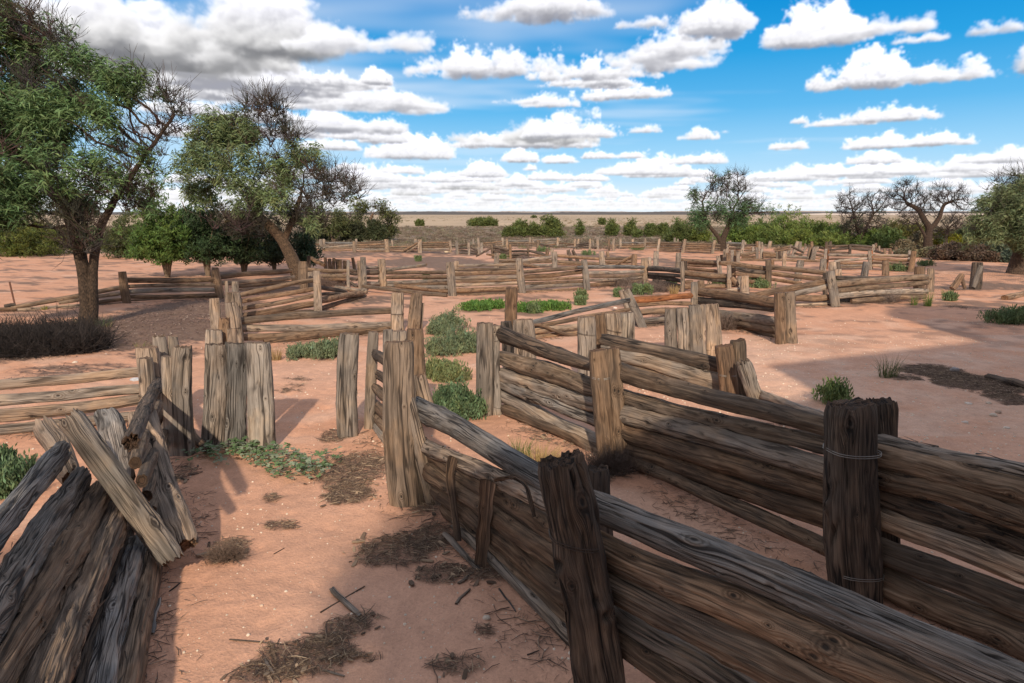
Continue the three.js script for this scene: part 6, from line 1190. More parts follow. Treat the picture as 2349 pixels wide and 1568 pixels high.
// -- the scrub plain: low grey bushes nobody could count
{
  const R = rng(808), spots = [], geo = [0, 1, 2].map((k) => { const q = rng(900 + k), P = [], C = [], I = []; for (let i = 0; i < 70; i++) { const a = q() * 6.28, u = q(), d = Math.pow(q(), 0.35), e = Math.asin(u), c = new THREE.Vector3(Math.cos(a) * Math.cos(e) * d, u * d * 0.75, Math.sin(a) * Math.cos(e) * d), s = 0.10 + 0.13 * q(), o = P.length / 3, v = 0.75 + 0.5 * q(); for (let m = 0; m < 3; m++) { P.push(c.x + (q() - 0.5) * 2 * s, Math.max(0, c.y + (q() - 0.5) * 2 * s), c.z + (q() - 0.5) * 2 * s); C.push(v, v, v); } I.push(o, o + 1, o + 2); } const g = new THREE.BufferGeometry(); g.setAttribute('position', new THREE.Float32BufferAttribute(P, 3)); g.setAttribute('color', new THREE.Float32BufferAttribute(C, 3)); g.setIndex(I); g.computeVertexNormals(); return g; });
  for (let i = 0; i < 26000 && spots.length < 15000; i++) {
    const f = 60 + Math.pow(R(), 1.15) * 115, x = (R() - 0.5) * 2 * (f * 0.8 + 4), n = noise3(x * 0.06, 3, f * 0.05);
    const edge = 60 + 3 * noise3(x * 0.1, 4, 1) + (x > 12 && x < 45 ? 3 : 0) - (x < -12 ? 3 : 0);
    if (f < edge || R() > smooth(182, 150, f + 25 * n) * (0.55 + 0.8 * n + 0.3)) continue;
    const t = R(), v = 0.55 + 0.8 * R(), c = t < 0.62 ? [0.205, 0.155, 0.118] : t < 0.86 ? [0.215, 0.205, 0.145] : t < 0.96 ? [0.27, 0.22, 0.15] : [0.14, 0.16, 0.075];
    spots.push([x, relief(x, -f) - 0.04, -f, (0.32 + 0.42 * R() * R()) * (f < 72 ? 0.8 : 1), R() * 6.28, 0, c[0] * v, c[1] * v, c[2] * v]);
  }
  for (let i = 0; i < 5200; i++) {              // thin tussocks farther out on the pale plain
    const f = 165 + Math.pow(R(), 1.6) * 900, x = (R() - 0.5) * 2 * (f * 0.8); if (noise3(x * 0.012, 8, f * 0.006) < -0.05) continue;
    const v = 0.8 + 0.4 * R(), c = R() < 0.7 ? [0.30, 0.235, 0.16] : [0.22, 0.21, 0.13];
    spots.push([x, -0.05, -f, 0.35 + 0.5 * R(), R() * 6.28, 0, c[0] * v, c[1] * v, c[2] * v]);
  }
  const t = new THREE.Group(); t.name = 'scrub'; t.userData.kind = 'stuff'; tag(t, 'low grey-brown scrub covering the plain behind the yards', 'scrub', null, 'stuff'); scene.add(t);
  scatter(t, 'scrub_clumps', geo, M.leafV, spots);
}

// ------------------------------------------------------------------ the tree at the shed's corner, behind the camera, whose broken shade falls on the nearest logs
{
  const foot = new THREE.Vector3(-2.6, 0, 6.4), t = thing('shade_tree', 'thin-crowned tree at the corner of the shed behind the camera', 'tree', foot), R = rng(616), out = tubes([0.8, 0.76, 0.74]), spots = [];
  const limb = (pts, r0, r1, n) => { const c = new THREE.CatmullRomCurve3(pts.map(([x, y, z]) => new THREE.Vector3(x, y, z))).getPoints(10); tubeChain(c, c.map((_, i) => lerp(r0, r1, i / 10)), n, out); };
  limb([[0, -0.2, 0], [0.1, 1.4, 0.1], [0, 2.8, -0.3], [0.2, 4.2, -0.6]], 0.2, 0.13, 12);
  limb([[0.2, 4.2, -0.6], [-0.4, 5.2, -1.2], [-1.0, 6.3, -1.7]], 0.11, 0.03, 8);
  limb([[0.2, 4.2, -0.6], [1.0, 5.4, -0.9], [1.9, 6.3, -1.2]], 0.11, 0.03, 8);
  limb([[0.0, 3.4, -0.4], [-0.7, 4.3, -1.6], [-1.4, 4.9, -2.4]], 0.09, 0.03, 8);
  tubesToMesh(out, M.bark, 'trunk', t);
  const lobe = (x, y, z, rx, ry, rz, n) => { for (let i = 0; i < n; i++) { const u = R() * 2 - 1, a = R() * 6.28, q = Math.sqrt(1 - u * u), d = Math.pow(R(), 0.5), v = 0.75 + 0.5 * R(), px = x + rx * d * q * Math.cos(a), py = y + ry * d * u, pz = z + rz * d * q * Math.sin(a); if (noise3(px * 1.5, py * 1.5, pz * 1.5) < -0.12) continue; spots.push([px, py, pz, 1.1 * (0.7 + 0.5 * R()), R() * 6.28, (R() - 0.5), 0.155 * v, 0.24 * v, 0.10 * v]); } };
  lobe(-1.0, 5.9, -1.9, 0.75, 1.3, 1.1, 150);
  lobe(-0.9, 4.6, -2.2, 0.6, 0.8, 0.8, 70);
  lobe(2.05, 6.1, -1.3, 0.55, 1.5, 0.9, 150);
  scatter(t, 'crown', SPRAYS.acacia, M.leafV, spots);
}

// ------------------------------------------------------------------ weeds, vines, sticks, stones
const SALT = [0.185, 0.240, 0.150];
[[1030, 752, 38, 30, 'low green weed at the far end of the race gap', 0], [1010, 768, 34, 30, 'green weed left in the patch beyond the race', 0], [1060, 800, 42, 44, 'tallest green weed in the patch beyond the race', 0], [1015, 812, 42, 40, 'green weed behind the knotty slab', 0], [1085, 806, 36, 34, 'green weed right in the patch beyond the race', 0], [1035, 870, 40, 34, 'yellowish weed between the two fences', 1], [1000, 862, 30, 26, 'small weed behind the leaning slab post', 1], [1060, 955, 52, 66, 'lush green bush beside the double slab post', 2], [1030, 935, 36, 44, 'green bush touching the leaning slab post', 2],
  [750, 820, 34, 34, 'green weed under the five long pale rails', 0], [775, 812, 24, 24, 'small weed beside the free-standing slab', 0], [700, 815, 50, 10, 'strip of weeds seen under the pale rails', 0], [20, 1130, 56, 64, 'green bush at the left edge by the fallen logs', 2], [-10, 1110, 50, 70, 'green bush cut by the left edge', 2]]
  .forEach(([x, y, w, h, l, k], i) => bush('green_weed', l, { base: [x, y], w, h: h * 0.85, seed: 600 + i, leaf: k === 2 ? [0.135, 0.215, 0.120] : k ? [0.205, 0.245, 0.12] : SALT, n: k === 2 ? 420 : 190, size: k === 2 ? 1.0 : 1.1, spray: 'weed', shell: 0.62, stems: 12, category: 'weed', group: 'green weeds in the race', jag: 0.6, stemTone: [0.12, 0.15, 0.07] }));
[[1085, 711, 44, 8, 'bright green creeper on the sand left of the lone post'], [1120, 707, 46, 8, 'bright creeper left behind the lone post'], [1210, 713, 60, 9, 'bright green creeper right of the lone post'], [1265, 709, 50, 7, 'thin tail of creeper right of the lone post'], [1333, 686, 18, 9, 'small green tuft on the open sand'], [1330, 700, 12, 6, 'tiny green tuft on the open sand'], [1472, 676, 26, 18, 'grey-green weed beside the leaning pale post'], [1418, 682, 10, 10, 'tiny weed left of the leaning pale post'], [1223, 719, 12, 8, 'yellowish tuft at the edge of the creeper'],
  [1460, 574, 17, 9, 'round green weed before the farthest fence'], [1352, 585, 21, 8, 'long green weed behind the second row'], [1246, 577, 16, 9, 'green weed beside the tumbled rails'], [1154, 594, 10, 7, 'small green weed by the second row'], [959, 600, 9, 8, 'small green weed on the dark litter'], [978, 644, 7, 7, 'tiny weed in the front row fence'], [1540, 655, 14, 8, 'weeds under the dark rough fence'], [1650, 655, 26, 8, 'weeds under the dark rough fence, second bay'], [1745, 660, 30, 12, 'weeds below the slanting rail'], [1726, 650, 14, 18, 'weed behind the split posts'],
  [2060, 622, 36, 16, 'grey weeds inside the far right bay'], [2120, 610, 24, 12, 'green weeds outside the far right bay'], [2310, 742, 52, 34, 'green weed on the sand at the right edge'], [2355, 735, 40, 32, 'green weed cut by the right edge'], [2180, 690, 14, 12, 'weed at the corner of the right pen'], [1940, 655, 40, 8, 'weeds along the straight pen fence']]
  .forEach(([x, y, w, h, l], i) => bush('ground_weed', l, { base: [x, y], w, h: h * 0.9, seed: 640 + i, leaf: i < 4 ? [0.12, 0.24, 0.06] : [0.16, 0.225, 0.11], n: w > 30 ? 140 : 60, size: w > 30 ? 1.3 : 1.5, spray: 'weed', shell: 0.62, stems: 6, flat: 0.6, category: 'weed', group: 'weeds on the open sand', jag: 0.5, stemTone: [0.12, 0.15, 0.07] }));
bush('green_weed', 'bushy weed with straw-coloured base on the sand behind the thick black post', { base: [1912, 924], w: 38, h: 44, seed: 700, leaf: [0.19, 0.27, 0.115], n: 110, size: 1.2, spray: 'weed', shell: 0.7, stems: 16, category: 'weed', stemTone: [0.30, 0.23, 0.09], jag: 0.6 });
grassTuft('tall wispy grass tuft on the shaded sand at the right', { base: [2036, 866], w: 46, h: 60, seed: 1, n: 110, color: [0.10, 0.14, 0.05] });
grassTuft('green grass tuft left of the pen corner post', { base: [2096, 700], w: 16, h: 26, seed: 2, n: 70, color: [0.12, 0.20, 0.04] });
grassTuft('taller grass tuft against the pen corner post', { base: [2128, 702], w: 20, h: 40, seed: 3, n: 90, color: [0.12, 0.20, 0.04] });
grassTuft('grass tuft beside the leaning strut', { base: [2168, 678], w: 18, h: 18, seed: 4, n: 60, color: [0.16, 0.20, 0.05] });
grassTuft('dry golden grass tuft by the dark rough fence', { base: [1546, 674], w: 20, h: 26, seed: 5, n: 120, color: [0.42, 0.29, 0.12], dry: 0.6 });
grassTuft('dry straw grass below the smooth grey top rail', { base: [1240, 1060], w: 90, h: 46, seed: 6, n: 220, color: [0.44, 0.34, 0.15], dry: 0.5 });
grassTuft('green leafy grass left of the dry straw', { base: [1190, 1050], w: 60, h: 60, seed: 7, n: 90, color: [0.14, 0.19, 0.06] });
grassTuft('grass at the foot of the big tree, right side', { base: [240, 750], w: 36, h: 28, seed: 8, n: 80, color: [0.09, 0.14, 0.05] });
grassTuft('grass at the foot of the big tree, left side', { base: [184, 742], w: 24, h: 20, seed: 9, n: 50, color: [0.10, 0.15, 0.04] });
grassTuft('yellow-green sprig on the fallen fence', { base: [102, 710], w: 14, h: 14, seed: 10, n: 40, color: [0.20, 0.22, 0.03] });
grassTuft('dry twiggy grass beside the brown slab', { base: [634, 824], w: 30, h: 40, seed: 11, n: 120, color: [0.34, 0.24, 0.13], dry: 0.6 });
grassTuft('pale grass by the split post cluster', { base: [326, 800], w: 30, h: 22, seed: 12, n: 60, color: [0.20, 0.24, 0.08], dry: 0.4 });
grassTuft('green sprig below the slanting rails', { base: [1800, 690], w: 12, h: 26, seed: 13, n: 40, color: [0.12, 0.20, 0.03] });
// melon vine: lobed grey-green leaves along trailing stems
{
  const foot = onGround(D(640, 1070)); const t = thing('melon_vine', 'grey-green trailing melon vine on the sand in front of the silver slabs', 'vine', foot);
  const R = rng(31), leaf = (() => { const P = [0, 0, 0], I = [], N = 15; for (let i = 0; i <= N; i++) { const a = -2.6 + 5.2 * i / N, r = 0.5 + 0.32 * Math.abs(Math.sin(a * 2.3)) + 0.12 * Math.sin(a * 7), x = Math.sin(a) * r, z = Math.cos(a) * r; P.push(x, 0.12 * (x * x + z * z) * Math.cos(a * 5), z); if (i < N) I.push(0, i + 1, i + 2); } const g = new THREE.BufferGeometry(); g.setAttribute('position', new THREE.Float32BufferAttribute(P, 3)); g.setIndex(I); g.computeVertexNormals(); const c = new Float32Array(P.length).fill(1); g.setAttribute('color', new THREE.BufferAttribute(c, 3)); return g; })();
  const runs = [[[580, 1050], [640, 1058], [690, 1080], [740, 1075], [770, 1050]], [[560, 1035], [600, 1062], [640, 1090], [690, 1095], [720, 1090]], [[540, 1030], [500, 1050], [470, 1045], [430, 1058]], [[610, 1040], [650, 1045], [700, 1065], [730, 1100]], [[520, 1025], [490, 1040], [510, 1065]], [[590, 1045], [570, 1030], [555, 1045]], [[470, 1050], [520, 1035], [560, 1040]]];
  const out = tubes([0.13, 0.16, 0.07]), spots = [];
  for (const run of runs) {
    const line = new THREE.CatmullRomCurve3(run.map(([x, y]) => { const p = onGround(D(x, y)); p.y = 0.03; return p.sub(foot); })), n = Math.ceil(line.getLength() / 0.05), sp = line.getSpacedPoints(n);
    tubeChain(sp, sp.map(() => 0.004), 4, out);
    sp.forEach((p) => { const dense = p.x > -0.75 ? 5 : 2; for (let j = 0; j < dense; j++) { const v = 0.75 + 0.5 * R(), pale = R() < 0.5 ? [0.26, 0.315, 0.215] : [0.13, 0.215, 0.095]; spots.push([p.x + (R() - 0.5) * 0.28, 0.03 + 0.12 * R(), p.z + (R() - 0.5) * 0.28, 0.025 + 0.028 * R(), R() * 6.28, (R() - 0.5) * 1.1, pale[0] * v, pale[1] * v, pale[2] * v]); } });
  }
  tubesToMesh(out, M.twigV, 'stem', t);
  scatter(t, 'leaves', [leaf], M.leafV, spots);
}
// dead brush heaped under the big tree, and tangles of dead twigs
function brush(name, label, base, w, h, n, seed, tone, size, category = 'brush pile', more = {}) {
  const R = rng(seed), foot = onGround(D(...base)); foot.y = groundY(foot.x, foot.z);
  const k = metresPerPx(foot) * 0.43593, W = w * k, H = h * k, t = thing(name, label, category, foot), spots = [];
  for (let i = 0; i < n; i++) { const a = R() * 6.28, d = Math.sqrt(R()), v = 0.7 + 0.7 * R(); spots.push([Math.cos(a) * d * W, R() * R() * H * (1 - d * d * 0.9) * (0.45 + 0.9 * Math.abs(noise3(Math.cos(a) * d * 3 + seed, Math.sin(a) * d * 3, seed))), Math.sin(a) * d * W * 0.6, size * (0.6 + 0.8 * R()), R() * 6.28, (more.flat ? 1.1 : 0) + (R() - 0.5) * 2.6, tone[0] * v, tone[1] * v, tone[2] * v]); }
  scatter(t, 'twigs', TWIGS, M.twig, spots);
  return t;
}
brush('brush_pile', 'dark heap of dead branches under the big tree on the left', [60, 800], 185, 34, 800, 11, [0.026, 0.021, 0.020], 0.75, 'brush pile', { flat: true });
brush('brush_pile', 'end of the dark brush heap nearest the tree trunk', [165, 778], 60, 24, 260, 12, [0.030, 0.024, 0.022], 0.5, 'brush pile', { flat: true });
brush('dead_shrub', 'grey tangle of dead twigs under the dark rough fence', [1480, 668], 60, 12, 110, 13, [0.14, 0.105, 0.09], 0.5, 'dead shrub');
brush('dead_shrub', 'grey twigs against the front row fence, right end', [1420, 655], 40, 10, 60, 14, [0.15, 0.115, 0.10], 0.5, 'dead shrub');
brush('dead_shrub', 'dead twig tangle between the posts of the slumped fence', [760, 655], 46, 14, 80, 15, [0.14, 0.10, 0.085], 0.5, 'dead shrub');
brush('dead_shrub', 'dead twig bush at the foot of the middle post of the second fence', [1405, 1085], 48, 26, 60, 16, [0.10, 0.075, 0.062], 0.36, 'dead shrub');
brush('dead_shrub', 'ball of dead roots and twigs lying on the sunlit sand', [520, 1285], 34, 14, 110, 17, [0.16, 0.115, 0.09], 0.17, 'dead shrub', { flat: true });
brush('dead_shrub', 'dead twigs beside the palisade of slabs', [1655, 755], 26, 22, 50, 18, [0.15, 0.11, 0.09], 0.5, 'dead shrub');
brush('dead_shrub', 'grey twigs along the foot of the straight pen fence', [1985, 690], 70, 12, 70, 19, [0.20, 0.16, 0.14], 0.6, 'dead shrub');
brush('dead_shrub', 'low dead shrub in front of the sagging front row bay', [1210, 598], 22, 8, 40, 20, [0.15, 0.115, 0.11], 0.5, 'dead shrub');
// twig and leaf litter: each mat is one heap of stuff
{
  const R = rng(99), stick = (() => { const out = tubes([1, 1, 1]); tubeChain([new THREE.Vector3(-0.5, 0, 0), new THREE.Vector3(-0.1, 0.03, 0.05), new THREE.Vector3(0.5, 0, -0.02)], [0.020, 0.024, 0.010], 4, out); const g = new THREE.BufferGeometry(); g.setAttribute('position', new THREE.Float32BufferAttribute(out.P, 3)); g.setAttribute('normal', new THREE.Float32BufferAttribute(out.N, 3)); g.setIndex(out.I); return g; })();
  const flake = (() => { const g = new THREE.BufferGeometry(); g.setAttribute('position', new THREE.Float32BufferAttribute([-0.5, 0, 0, 0, 0.05, 0.16, 0, 0.05, -0.16, 0.5, 0.02, 0], 3)); g.setIndex([0, 1, 2, 1, 3, 2]); g.computeVertexNormals(); return g; })();
  const mats = new Map();
  const put = (x, z, near, leafy) => {
    const L = litterAt(x, z), n = L * 0.95 + 0.55 * (0.5 * noise3(x * 2.2, 9, z * 3.2) + 0.55 * noise3(x * 6.5, 10, z * 9) + 0.45 * noise3(x * 17, 11, z * 19));
    if (R() > smooth(0.30, 0.62, n) + 0.03) return;
    const t = R(), v = 0.7 + 0.6 * R(), c = leafy ? (t < 0.75 ? [0.15, 0.092, 0.078] : t < 0.93 ? [0.24, 0.16, 0.12] : [0.42, 0.33, 0.27]) : (t < 0.6 ? [0.115, 0.08, 0.062] : t < 0.9 ? [0.25, 0.18, 0.125] : [0.42, 0.32, 0.22]);
    const key = leafy ? 'leaf' : near, list = mats.get(key) ?? mats.set(key, []).get(key), s = leafy ? 0.05 + 0.05 * R() : 0.035 + 0.20 * R() * R() * R();
    list.push([x, groundY(x, z) + 0.006 + 0.02 * R(), z, s, R() * 6.28, (R() - 0.5) * 0.5, c[0] * v, c[1] * v, c[2] * v]);
  };
  for (const p of LITTER) {
    const f = -p.z; if (f > 24) continue;
    const leafy = p.x < -4 && f > 9, n = Math.min(leafy ? 14000 : 26000, Math.round(p.w * p.d * (leafy ? 800 : 16000) * (f < 8 ? 1 : 0.7)));
    for (let i = 0; i < n; i++) { const a = R() * 6.28, d = Math.sqrt(R()) * 1.15; put(p.x + Math.cos(a) * d * p.w, p.z + Math.sin(a) * d * p.d, p.x < -1.9 ? 'left' : p.x < 0.9 ? 'mid' : 'right', leafy); }
  }
  const names = { leaf: ['leaf_litter', 'purplish-brown leaf litter strewn under the big tree on the left'], left: ['twig_litter', 'twig scraps on the sand at the left of the race'], mid: ['twig_litter', 'mats of twigs and bark scraps along the race in front'], right: ['twig_litter', 'scraps of twigs on the sand at the right'] };
  for (const [k, list] of mats) { const t = new THREE.Group(); t.name = numbered(names[k][0]); tag(t, names[k][1], 'litter', null, 'stuff'); scene.add(t); scatter(t, 'litter_pieces', [k === 'leaf' ? flake : stick], M.twig, list); }
  // scraps that gather along the feet of the fences, and chips of bark lying loose
  const chip = new THREE.BoxGeometry(1, 0.12, 0.34, 3, 1, 1);
  { const a = chip.attributes.position; for (let i = 0; i < a.count; i++) { const x = a.getX(i), z = a.getZ(i); a.setXYZ(i, x * (1 + 0.3 * noise3(x * 9, z * 20, 1)), a.getY(i) + 0.10 * Math.sin(x * 3), z * (1 + 0.5 * noise3(x * 6, z * 9, 4)) * (1.2 - Math.abs(x))); } chip.computeVertexNormals(); }
  const feet = [], chips = [];
  for (const [a, b] of FENCE_LINES) { const len = a.distanceTo(b), f = -(a.z + b.z) / 2; if (f > 40) continue; const n = Math.round(len * (f < 14 ? 260 : 90)); for (let i = 0; i < n; i++) { const p = a.clone().lerp(b, R()), d = (R() + R() - 1) * 0.38; if (noise3(p.x * 1.7, 31, p.z * 1.7) < -0.1) continue; const v = 0.7 + 0.7 * R(), c = R() < 0.6 ? [0.12, 0.085, 0.065] : [0.26, 0.19, 0.14], x = p.x + d, z = p.z + (R() - 0.5) * 0.5; feet.push([x, groundY(x, z) + 0.008, z, (0.04 + 0.16 * R() * R()) * (f > 14 ? 1.6 : 1), R() * 6.28, (R() - 0.5) * 0.5, c[0] * v, c[1] * v, c[2] * v]); } }
  for (const p of LITTER) { const f = -p.z; if (f > 9 || p.x > 1) continue; const n = Math.round(p.w * p.d * 190); for (let i = 0; i < n; i++) { const a = R() * 6.28, d = Math.sqrt(R()) * 1.3, x = p.x + Math.cos(a) * d * p.w, z = p.z + Math.sin(a) * d * p.d, v = 0.6 + 0.8 * R(), c = R() < 0.5 ? [0.13, 0.09, 0.065] : [0.30, 0.22, 0.15]; chips.push([x, groundY(x, z) + 0.012, z, 0.03 + 0.11 * R() * R(), R() * 6.28, (R() - 0.5) * 0.6, c[0] * v, c[1] * v, c[2] * v]); } }
  { const t = new THREE.Group(); t.name = numbered('twig_litter'); tag(t, 'scraps of twigs gathered along the feet of the fences', 'litter', null, 'stuff'); scene.add(t); scatter(t, 'litter_pieces', [stick], M.twig, feet);
    const u = new THREE.Group(); u.name = numbered('bark_litter'); tag(u, 'loose chips of bark and split wood on the sand of the race', 'litter', null, 'stuff'); scene.add(u); scatter(u, 'litter_pieces', [chip], M.twig, chips); }
  // pale limestone grit
  const grit = [];
  const pebble = new THREE.IcosahedronGeometry(1, 0); pebble.scale(1, 0.6, 0.85);
  for (let i = 0; i < 22000; i++) {
    const f = 3.2 + Math.pow(R(), 1.4) * 17, x = (R() - 0.5) * 2 * (f * 0.82 + 1), z = -f, dense = 0.35 + 0.65 * smooth(-0.2, 0.5, noise3(x * 0.5, 21, z * 0.5)) + (x > 2.2 && f > 6 && f < 17 ? 1.1 : 0);
    if (R() > dense * 0.62 || x < -5.5 && f > 9) continue;
    const v = 0.75 + 0.35 * R(), q = R();
    grit.push([x, groundY(x, z) + 0.001, z, (0.0035 + 0.013 * q * q * q * q) * (f > 8 ? 1.35 : 1), R() * 6.28, R(), 0.66 * v, 0.57 * v, 0.46 * v]);
  }
  const t = new THREE.Group(); t.name = 'gravel'; tag(t, 'pale limestone grit scattered over the red sand', 'gravel', null, 'stuff'); scene.add(t); scatter(t, 'gravel_pieces', [pebble], M.twig, grit);
}
function stone(label, base, w, seed, color = [0.52, 0.45, 0.37], sheet = D, squat = 0.62) {
  const p = onGround(sheet(...base)), r = w * (sheet(1, 0)[0] - sheet(0, 0)[0]) * metresPerPx(p) / 2, g = new THREE.IcosahedronGeometry(1, 4), a = g.attributes.position;
  for (let i = 0; i < a.count; i++) { const v = new THREE.Vector3().fromBufferAttribute(a, i), k = 1 + 0.28 * noise3(v.x * 1.1 + seed, v.y * 1.1, v.z * 1.1) + 0.09 * noise3(v.x * 3.5 + seed, v.y * 3.5, v.z * 3.5); a.setXYZ(i, v.x * k * r, v.y * k * r * squat, v.z * k * r * 0.85); }
  g.computeVertexNormals();
  const m = addMesh(g, plain('limestone', color, 0.95), 'stone', scene); m.position.set(p.x, groundY(p.x, p.z) + r * squat * 0.35, p.z);
  return tag(m, label, 'stone');
}
stone('cream boulder beside the far left fence', [2035, 318], 58, 3, [0.60, 0.49, 0.36], F1, 0.8);
stone('white stone on the shaded sand near the foreground post', [1116, 1420], 18, 4);
stone('small round grey stone on the shaded sand at the right', [2190, 851], 18, 5, [0.27, 0.25, 0.25], D, 0.7);
stone('pale blue-grey flat stone by the low left fence', [312, 872], 24, 6, [0.40, 0.42, 0.45], D, 0.4);
stone('largest of the pale stones grouped at the right edge', [2278, 952], 16, 7);
stone('brownish stone beside the largest pale stone', [2290, 945], 14, 8, [0.40, 0.30, 0.23]);
stone('small pale stone left of the grouped stones', [2214, 968], 15, 9, [0.55, 0.48, 0.42], D, 0.4);
stone('flat whitish stone by the dark stain', [2222, 925], 16, 10, [0.60, 0.53, 0.46], D, 0.35);
stone('pale stone lying alone near the stain at the right', [2268, 924], 12, 11);
stone('pale chip of stone beyond the thick black post', [2310, 980], 14, 12, [0.58, 0.52, 0.45], D, 0.4);
stone('beige stone on the litter left of the split posts', [172, 832], 12, 13);
stone('whitish stone under the tumbled grey rails', [1411, 708], 9, 14, [0.6, 0.54, 0.48]);
stone('pebble on the sand near the collapsed fence, biggest one', [600, 1393], 9, 15, [0.55, 0.42, 0.32]);
// loose sticks, slabs of bark and fallen rails
function stick(name, label, a, b, w, code, seed, more = {}) {
  const A = onGround(a), B = onGround(b), mid = A.clone().lerp(B, 0.5), t = thing(name, label, more.category ?? 'stick', mid.clone().setY(0)); scene.remove(t);
  const k = metresPerPx(mid), r = w * 0.43593 * k / 2; A.y = groundY(A.x, A.z) + r * 0.6 + (more.ya ?? 0); B.y = groundY(B.x, B.z) + r * 0.6 + (more.yb ?? 0);
  const m = makeLog(scene, name, A, B, r, r * (more.taper ?? 0.7), Math.max(5, w * 0.436), Math.hypot(a[0] - b[0], a[1] - b[1]), code, { rough: 1.6, ends: Math.min(0.05, r), flat: 0.7, kink: r * 1.6, knots: 0, ...more });
  m.name = t.name; return tag(m, label, more.category ?? 'stick');
}
stick('fallen_log', 'black fallen pole at the right edge on the dark stain', D(2266, 868), D(2395, 905), 22, 'd', 1, { category: 'log', rough: 0.6, taper: 1, knots: 1 });
stick('fallen_log', 'rough grey log on the sand beyond, at the right edge', D(2305, 688), D(2400, 668), 18, 'b', 2, { category: 'log', taper: 1 });
stick('bark_slab', 'weathered slab of wood on the litter in the race', N4(70, 955), N4(265, 1145), 14, 's', 3, { category: 'wood slab' });
stick('bark_slab', 'grey broken slab propped by the hanging bark', N4(815, 645), N4(1035, 845), 16, 's', 4, { category: 'wood slab', ya: 0.06 });
stick('fallen_stick', 'dark thin stick on the brown litter mat', N4(112, 292), N4(255, 125), 5, 'd', 5);
stick('fallen_stick', 'pale twig on the brown litter mat', N4(290, 150), N4(418, 130), 4, 't', 6);
stick('fallen_stick', 'short split stick near the foot of the race fence', N4(890, 1070), N4(975, 972), 9, 't', 7);
stick('fallen_stick', 'pale split stick beside the hanging bark', N4(905, 930), N4(1005, 850), 10, 't', 8);
stick('fallen_stick', 'short straight stick on the shaded sand', N4(1352, 1392), N4(1432, 1356), 4, 'd', 9);
stick('fallen_stick', 'forked dead twig on the shaded sand', N4(1165, 955), N4(1280, 1110), 5, 's', 10);
stick('fallen_stick', 'long thin brown stick crossing the weathered slab', N4(5, 1105), N4(290, 935), 5, 'b', 11);
stick('fallen_stick', 'pale curved stick at the bottom of the race', N2(2150, 1245), N2(2300, 1215), 6, 't', 12);
stick('fallen_stick', 'split yellowish piece of wood at the bottom of the race', N2(1800, 1400), N2(1895, 1550), 8, 't', 13);
stick('fallen_stick', 'thick brown piece of wood in the bottom litter', N2(1830, 1300), N2(1870, 1430), 13, 'b', 14);
stick('fallen_stick', 'long flat splinter lying across the bottom litter', N2(1555, 1275), N2(1990, 1300), 4, 't', 15);
stick('fallen_stick', 'thin pale splinter at the lower right of the litter', N2(2190, 1470), N2(2335, 1515), 7, 't', 16);
stick('fallen_stick', 'small dark twig on the sunlit sand', N2(1150, 945), N2(1228, 882), 4, 'd', 17);
stick('fallen_stick', 'single dark twig right of the root ball', N2(1855, 690), N2(1925, 650), 3, 'd', 18);
stick('fallen_stick', 'splinter standing against the lowest log of the collapsed fence', N2(1040, 1250), N2(1090, 1090), 11, 's', 19, { yb: 0.12 });
stick('fallen_stick', 'dark stick in the shade behind the leaning beam', N1(1125, 1210), N1(1230, 1222), 6, 'd', 20);
stick('fallen_log', 'dark short branch leaning at the foot of the split posts', N1(1160, 930), N1(1370, 1045), 26, 'b', 21, { category: 'log', ya: 0.12 });
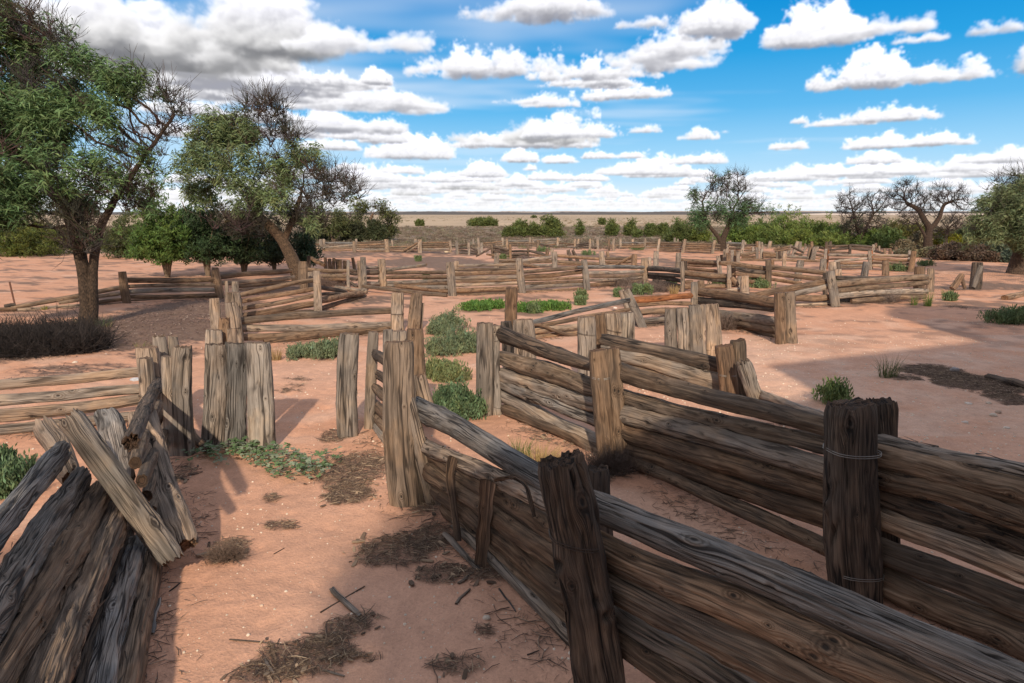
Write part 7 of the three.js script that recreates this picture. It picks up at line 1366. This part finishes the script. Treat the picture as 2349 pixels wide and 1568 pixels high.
// two strips of bark hanging off the top rails of the nearest fence
{
  const bark = (label, pts, w, seed) => {
    const plane = { n: new THREE.Vector3(0.874, 0, -0.485), p: onGround(N4(560, 375)).add(new THREE.Vector3(0.05, 0, -0.03)) };
    const P = pts.map(([x, y]) => planeHit(N4(x, y), plane)), t = thing('hanging_bark', label, 'bark strip', P[P.length - 1].clone());
    const line = new THREE.CatmullRomCurve3(P.map((p) => p.clone().sub(t.position))).getSpacedPoints(22), R = rng(seed), k = metresPerPx(P[0]) * 0.3511 * 0.43593, pos = [], uv = [], col = [], I = [], n = 8;
    line.forEach((p, i) => { const s = i / 22, ww = w * k * (0.75 + 0.35 * noise3(s * 4, seed, 1)) * (1 - 0.35 * s), T = line[Math.min(22, i + 1)].clone().sub(line[Math.max(0, i - 1)]).normalize(), S = new THREE.Vector3(0.93, 0, 0.36); S.addScaledVector(T, -S.dot(T)).normalize(); const Nn = new THREE.Vector3().crossVectors(T, S);
      for (const side of [0, 1]) for (let j = 0; j <= n; j++) { const u = j / n - 0.5, cup = (0.25 - u * u) * w * k * 0.55 + (side ? -0.008 : 0.006) + 0.010 * noise3(u * 9, s * 9, seed + side); const q = p.clone().addScaledVector(S, u * ww).addScaledVector(Nn, -cup); pos.push(q.x, q.y, q.z); uv.push(u * 0.25 + seed * 0.3, s * 0.35); col.push(0.9, 0.86, 0.82); } });
    const row = 2 * (n + 1);
    for (let i = 0; i < 22; i++) for (const side of [0, 1]) for (let j = 0; j < n; j++) { const a = i * row + side * (n + 1) + j; if (side) I.push(a, a + row, a + 1, a + 1, a + row, a + row + 1); else I.push(a, a + 1, a + row, a + 1, a + row + 1, a + row); }
    const g = new THREE.BufferGeometry(); g.setAttribute('position', new THREE.Float32BufferAttribute(pos, 3)); g.setAttribute('uv', new THREE.Float32BufferAttribute(uv, 2)); g.setAttribute('color', new THREE.Float32BufferAttribute(col, 3)); g.setIndex(I); g.computeVertexNormals();
    const m = WOOD.d.clone(); m.side = THREE.DoubleSide; m.color.setRGB(1.9, 1.75, 1.6);
    addMesh(g, m, 'bark', t); void R;
  };
  bark('narrow strip of bark hanging from the grey top rail', [[868, 95], [856, 150], [850, 220], [870, 380], [885, 500], [905, 640]], 85, 1);
  bark('broad straight strip of bark hanging down near the foreground post', [[1098, 250], [1092, 300], [1082, 450], [1065, 620], [1045, 840]], 150, 2);
  bark('thin torn strip of bark curving down beside the foreground post', [[1140, 240], [1270, 225], [1345, 280], [1375, 370], [1400, 480]], 40, 3);
}
// rusty steel picket at the left, wire mesh by the right-hand stub
{
  const a = onGround(L5(205, 672)), b = planeHit(L5(130, 355), { n: new THREE.Vector3(0, 0, 1), p: a }), t = thing('steel_picket', 'thin rusty steel picket leaning by the fallen fence at the left', 'picket', a);
  const d = b.clone().sub(a), g = new THREE.BufferGeometry(), s = new THREE.Shape(); void g;
  for (const [x, y] of [[-0.03, -0.006], [0.03, -0.006], [0.03, 0.006], [0.006, 0.006], [0.006, 0.035], [-0.006, 0.035], [-0.006, 0.006], [-0.03, 0.006]]) s.currentPoint.length() || s.curves.length ? s.lineTo(x, y) : s.moveTo(x, y);
  const e = new THREE.ExtrudeGeometry(s, { depth: d.length() + 0.2, bevelEnabled: false }); e.translate(0, 0, -0.2);
  const m = addMesh(e, plain('rusty_steel', [0.10, 0.045, 0.03], 0.8), 'shaft', t); m.quaternion.setFromUnitVectors(new THREE.Vector3(0, 0, 1), d.normalize());
}
{
  const a = onGround(N5(1650, 235)), b = onGround(N5(1945, 145)), c = onGround(N5(2420, 150)), t = thing('wire_netting', 'thin rusty netting strung between the pen corner and the stub post', 'wire netting', a), out = tubes([0.16, 0.12, 0.10]);
  const P = (s, y) => (s < 1 ? a.clone().lerp(b, s) : b.clone().lerp(c, s - 1)).sub(a).setY(y + 0.04 * noise3(s * 6, y * 3, 2));
  for (let y = 0.05; y < 0.85; y += 0.1) for (let i = 0; i < 60; i++) tubeChain([P(i / 30, y + (i % 2) * 0.05), P((i + 1) / 30, y + ((i + 1) % 2) * 0.05)], [0.0022, 0.0022], 3, out);
  for (let i = 0; i < 60; i++) tubeChain([P(i / 30, 0.02), P(i / 30 + 0.02, 0.86)], [0.0022, 0.0022], 3, out);
  tubesToMesh(out, M.twigV, 'mesh_wire', t);
}

// ------------------------------------------------------------------ draw
const renderer = new THREE.WebGLRenderer({ antialias: true });
renderer.setSize(1024, 683);
renderer.toneMapping = THREE.LinearToneMapping;
renderer.toneMappingExposure = EXPOSURE;
renderer.shadowMap.enabled = true;
renderer.shadowMap.type = THREE.PCFSoftShadowMap;
renderer.render(scene, camera);
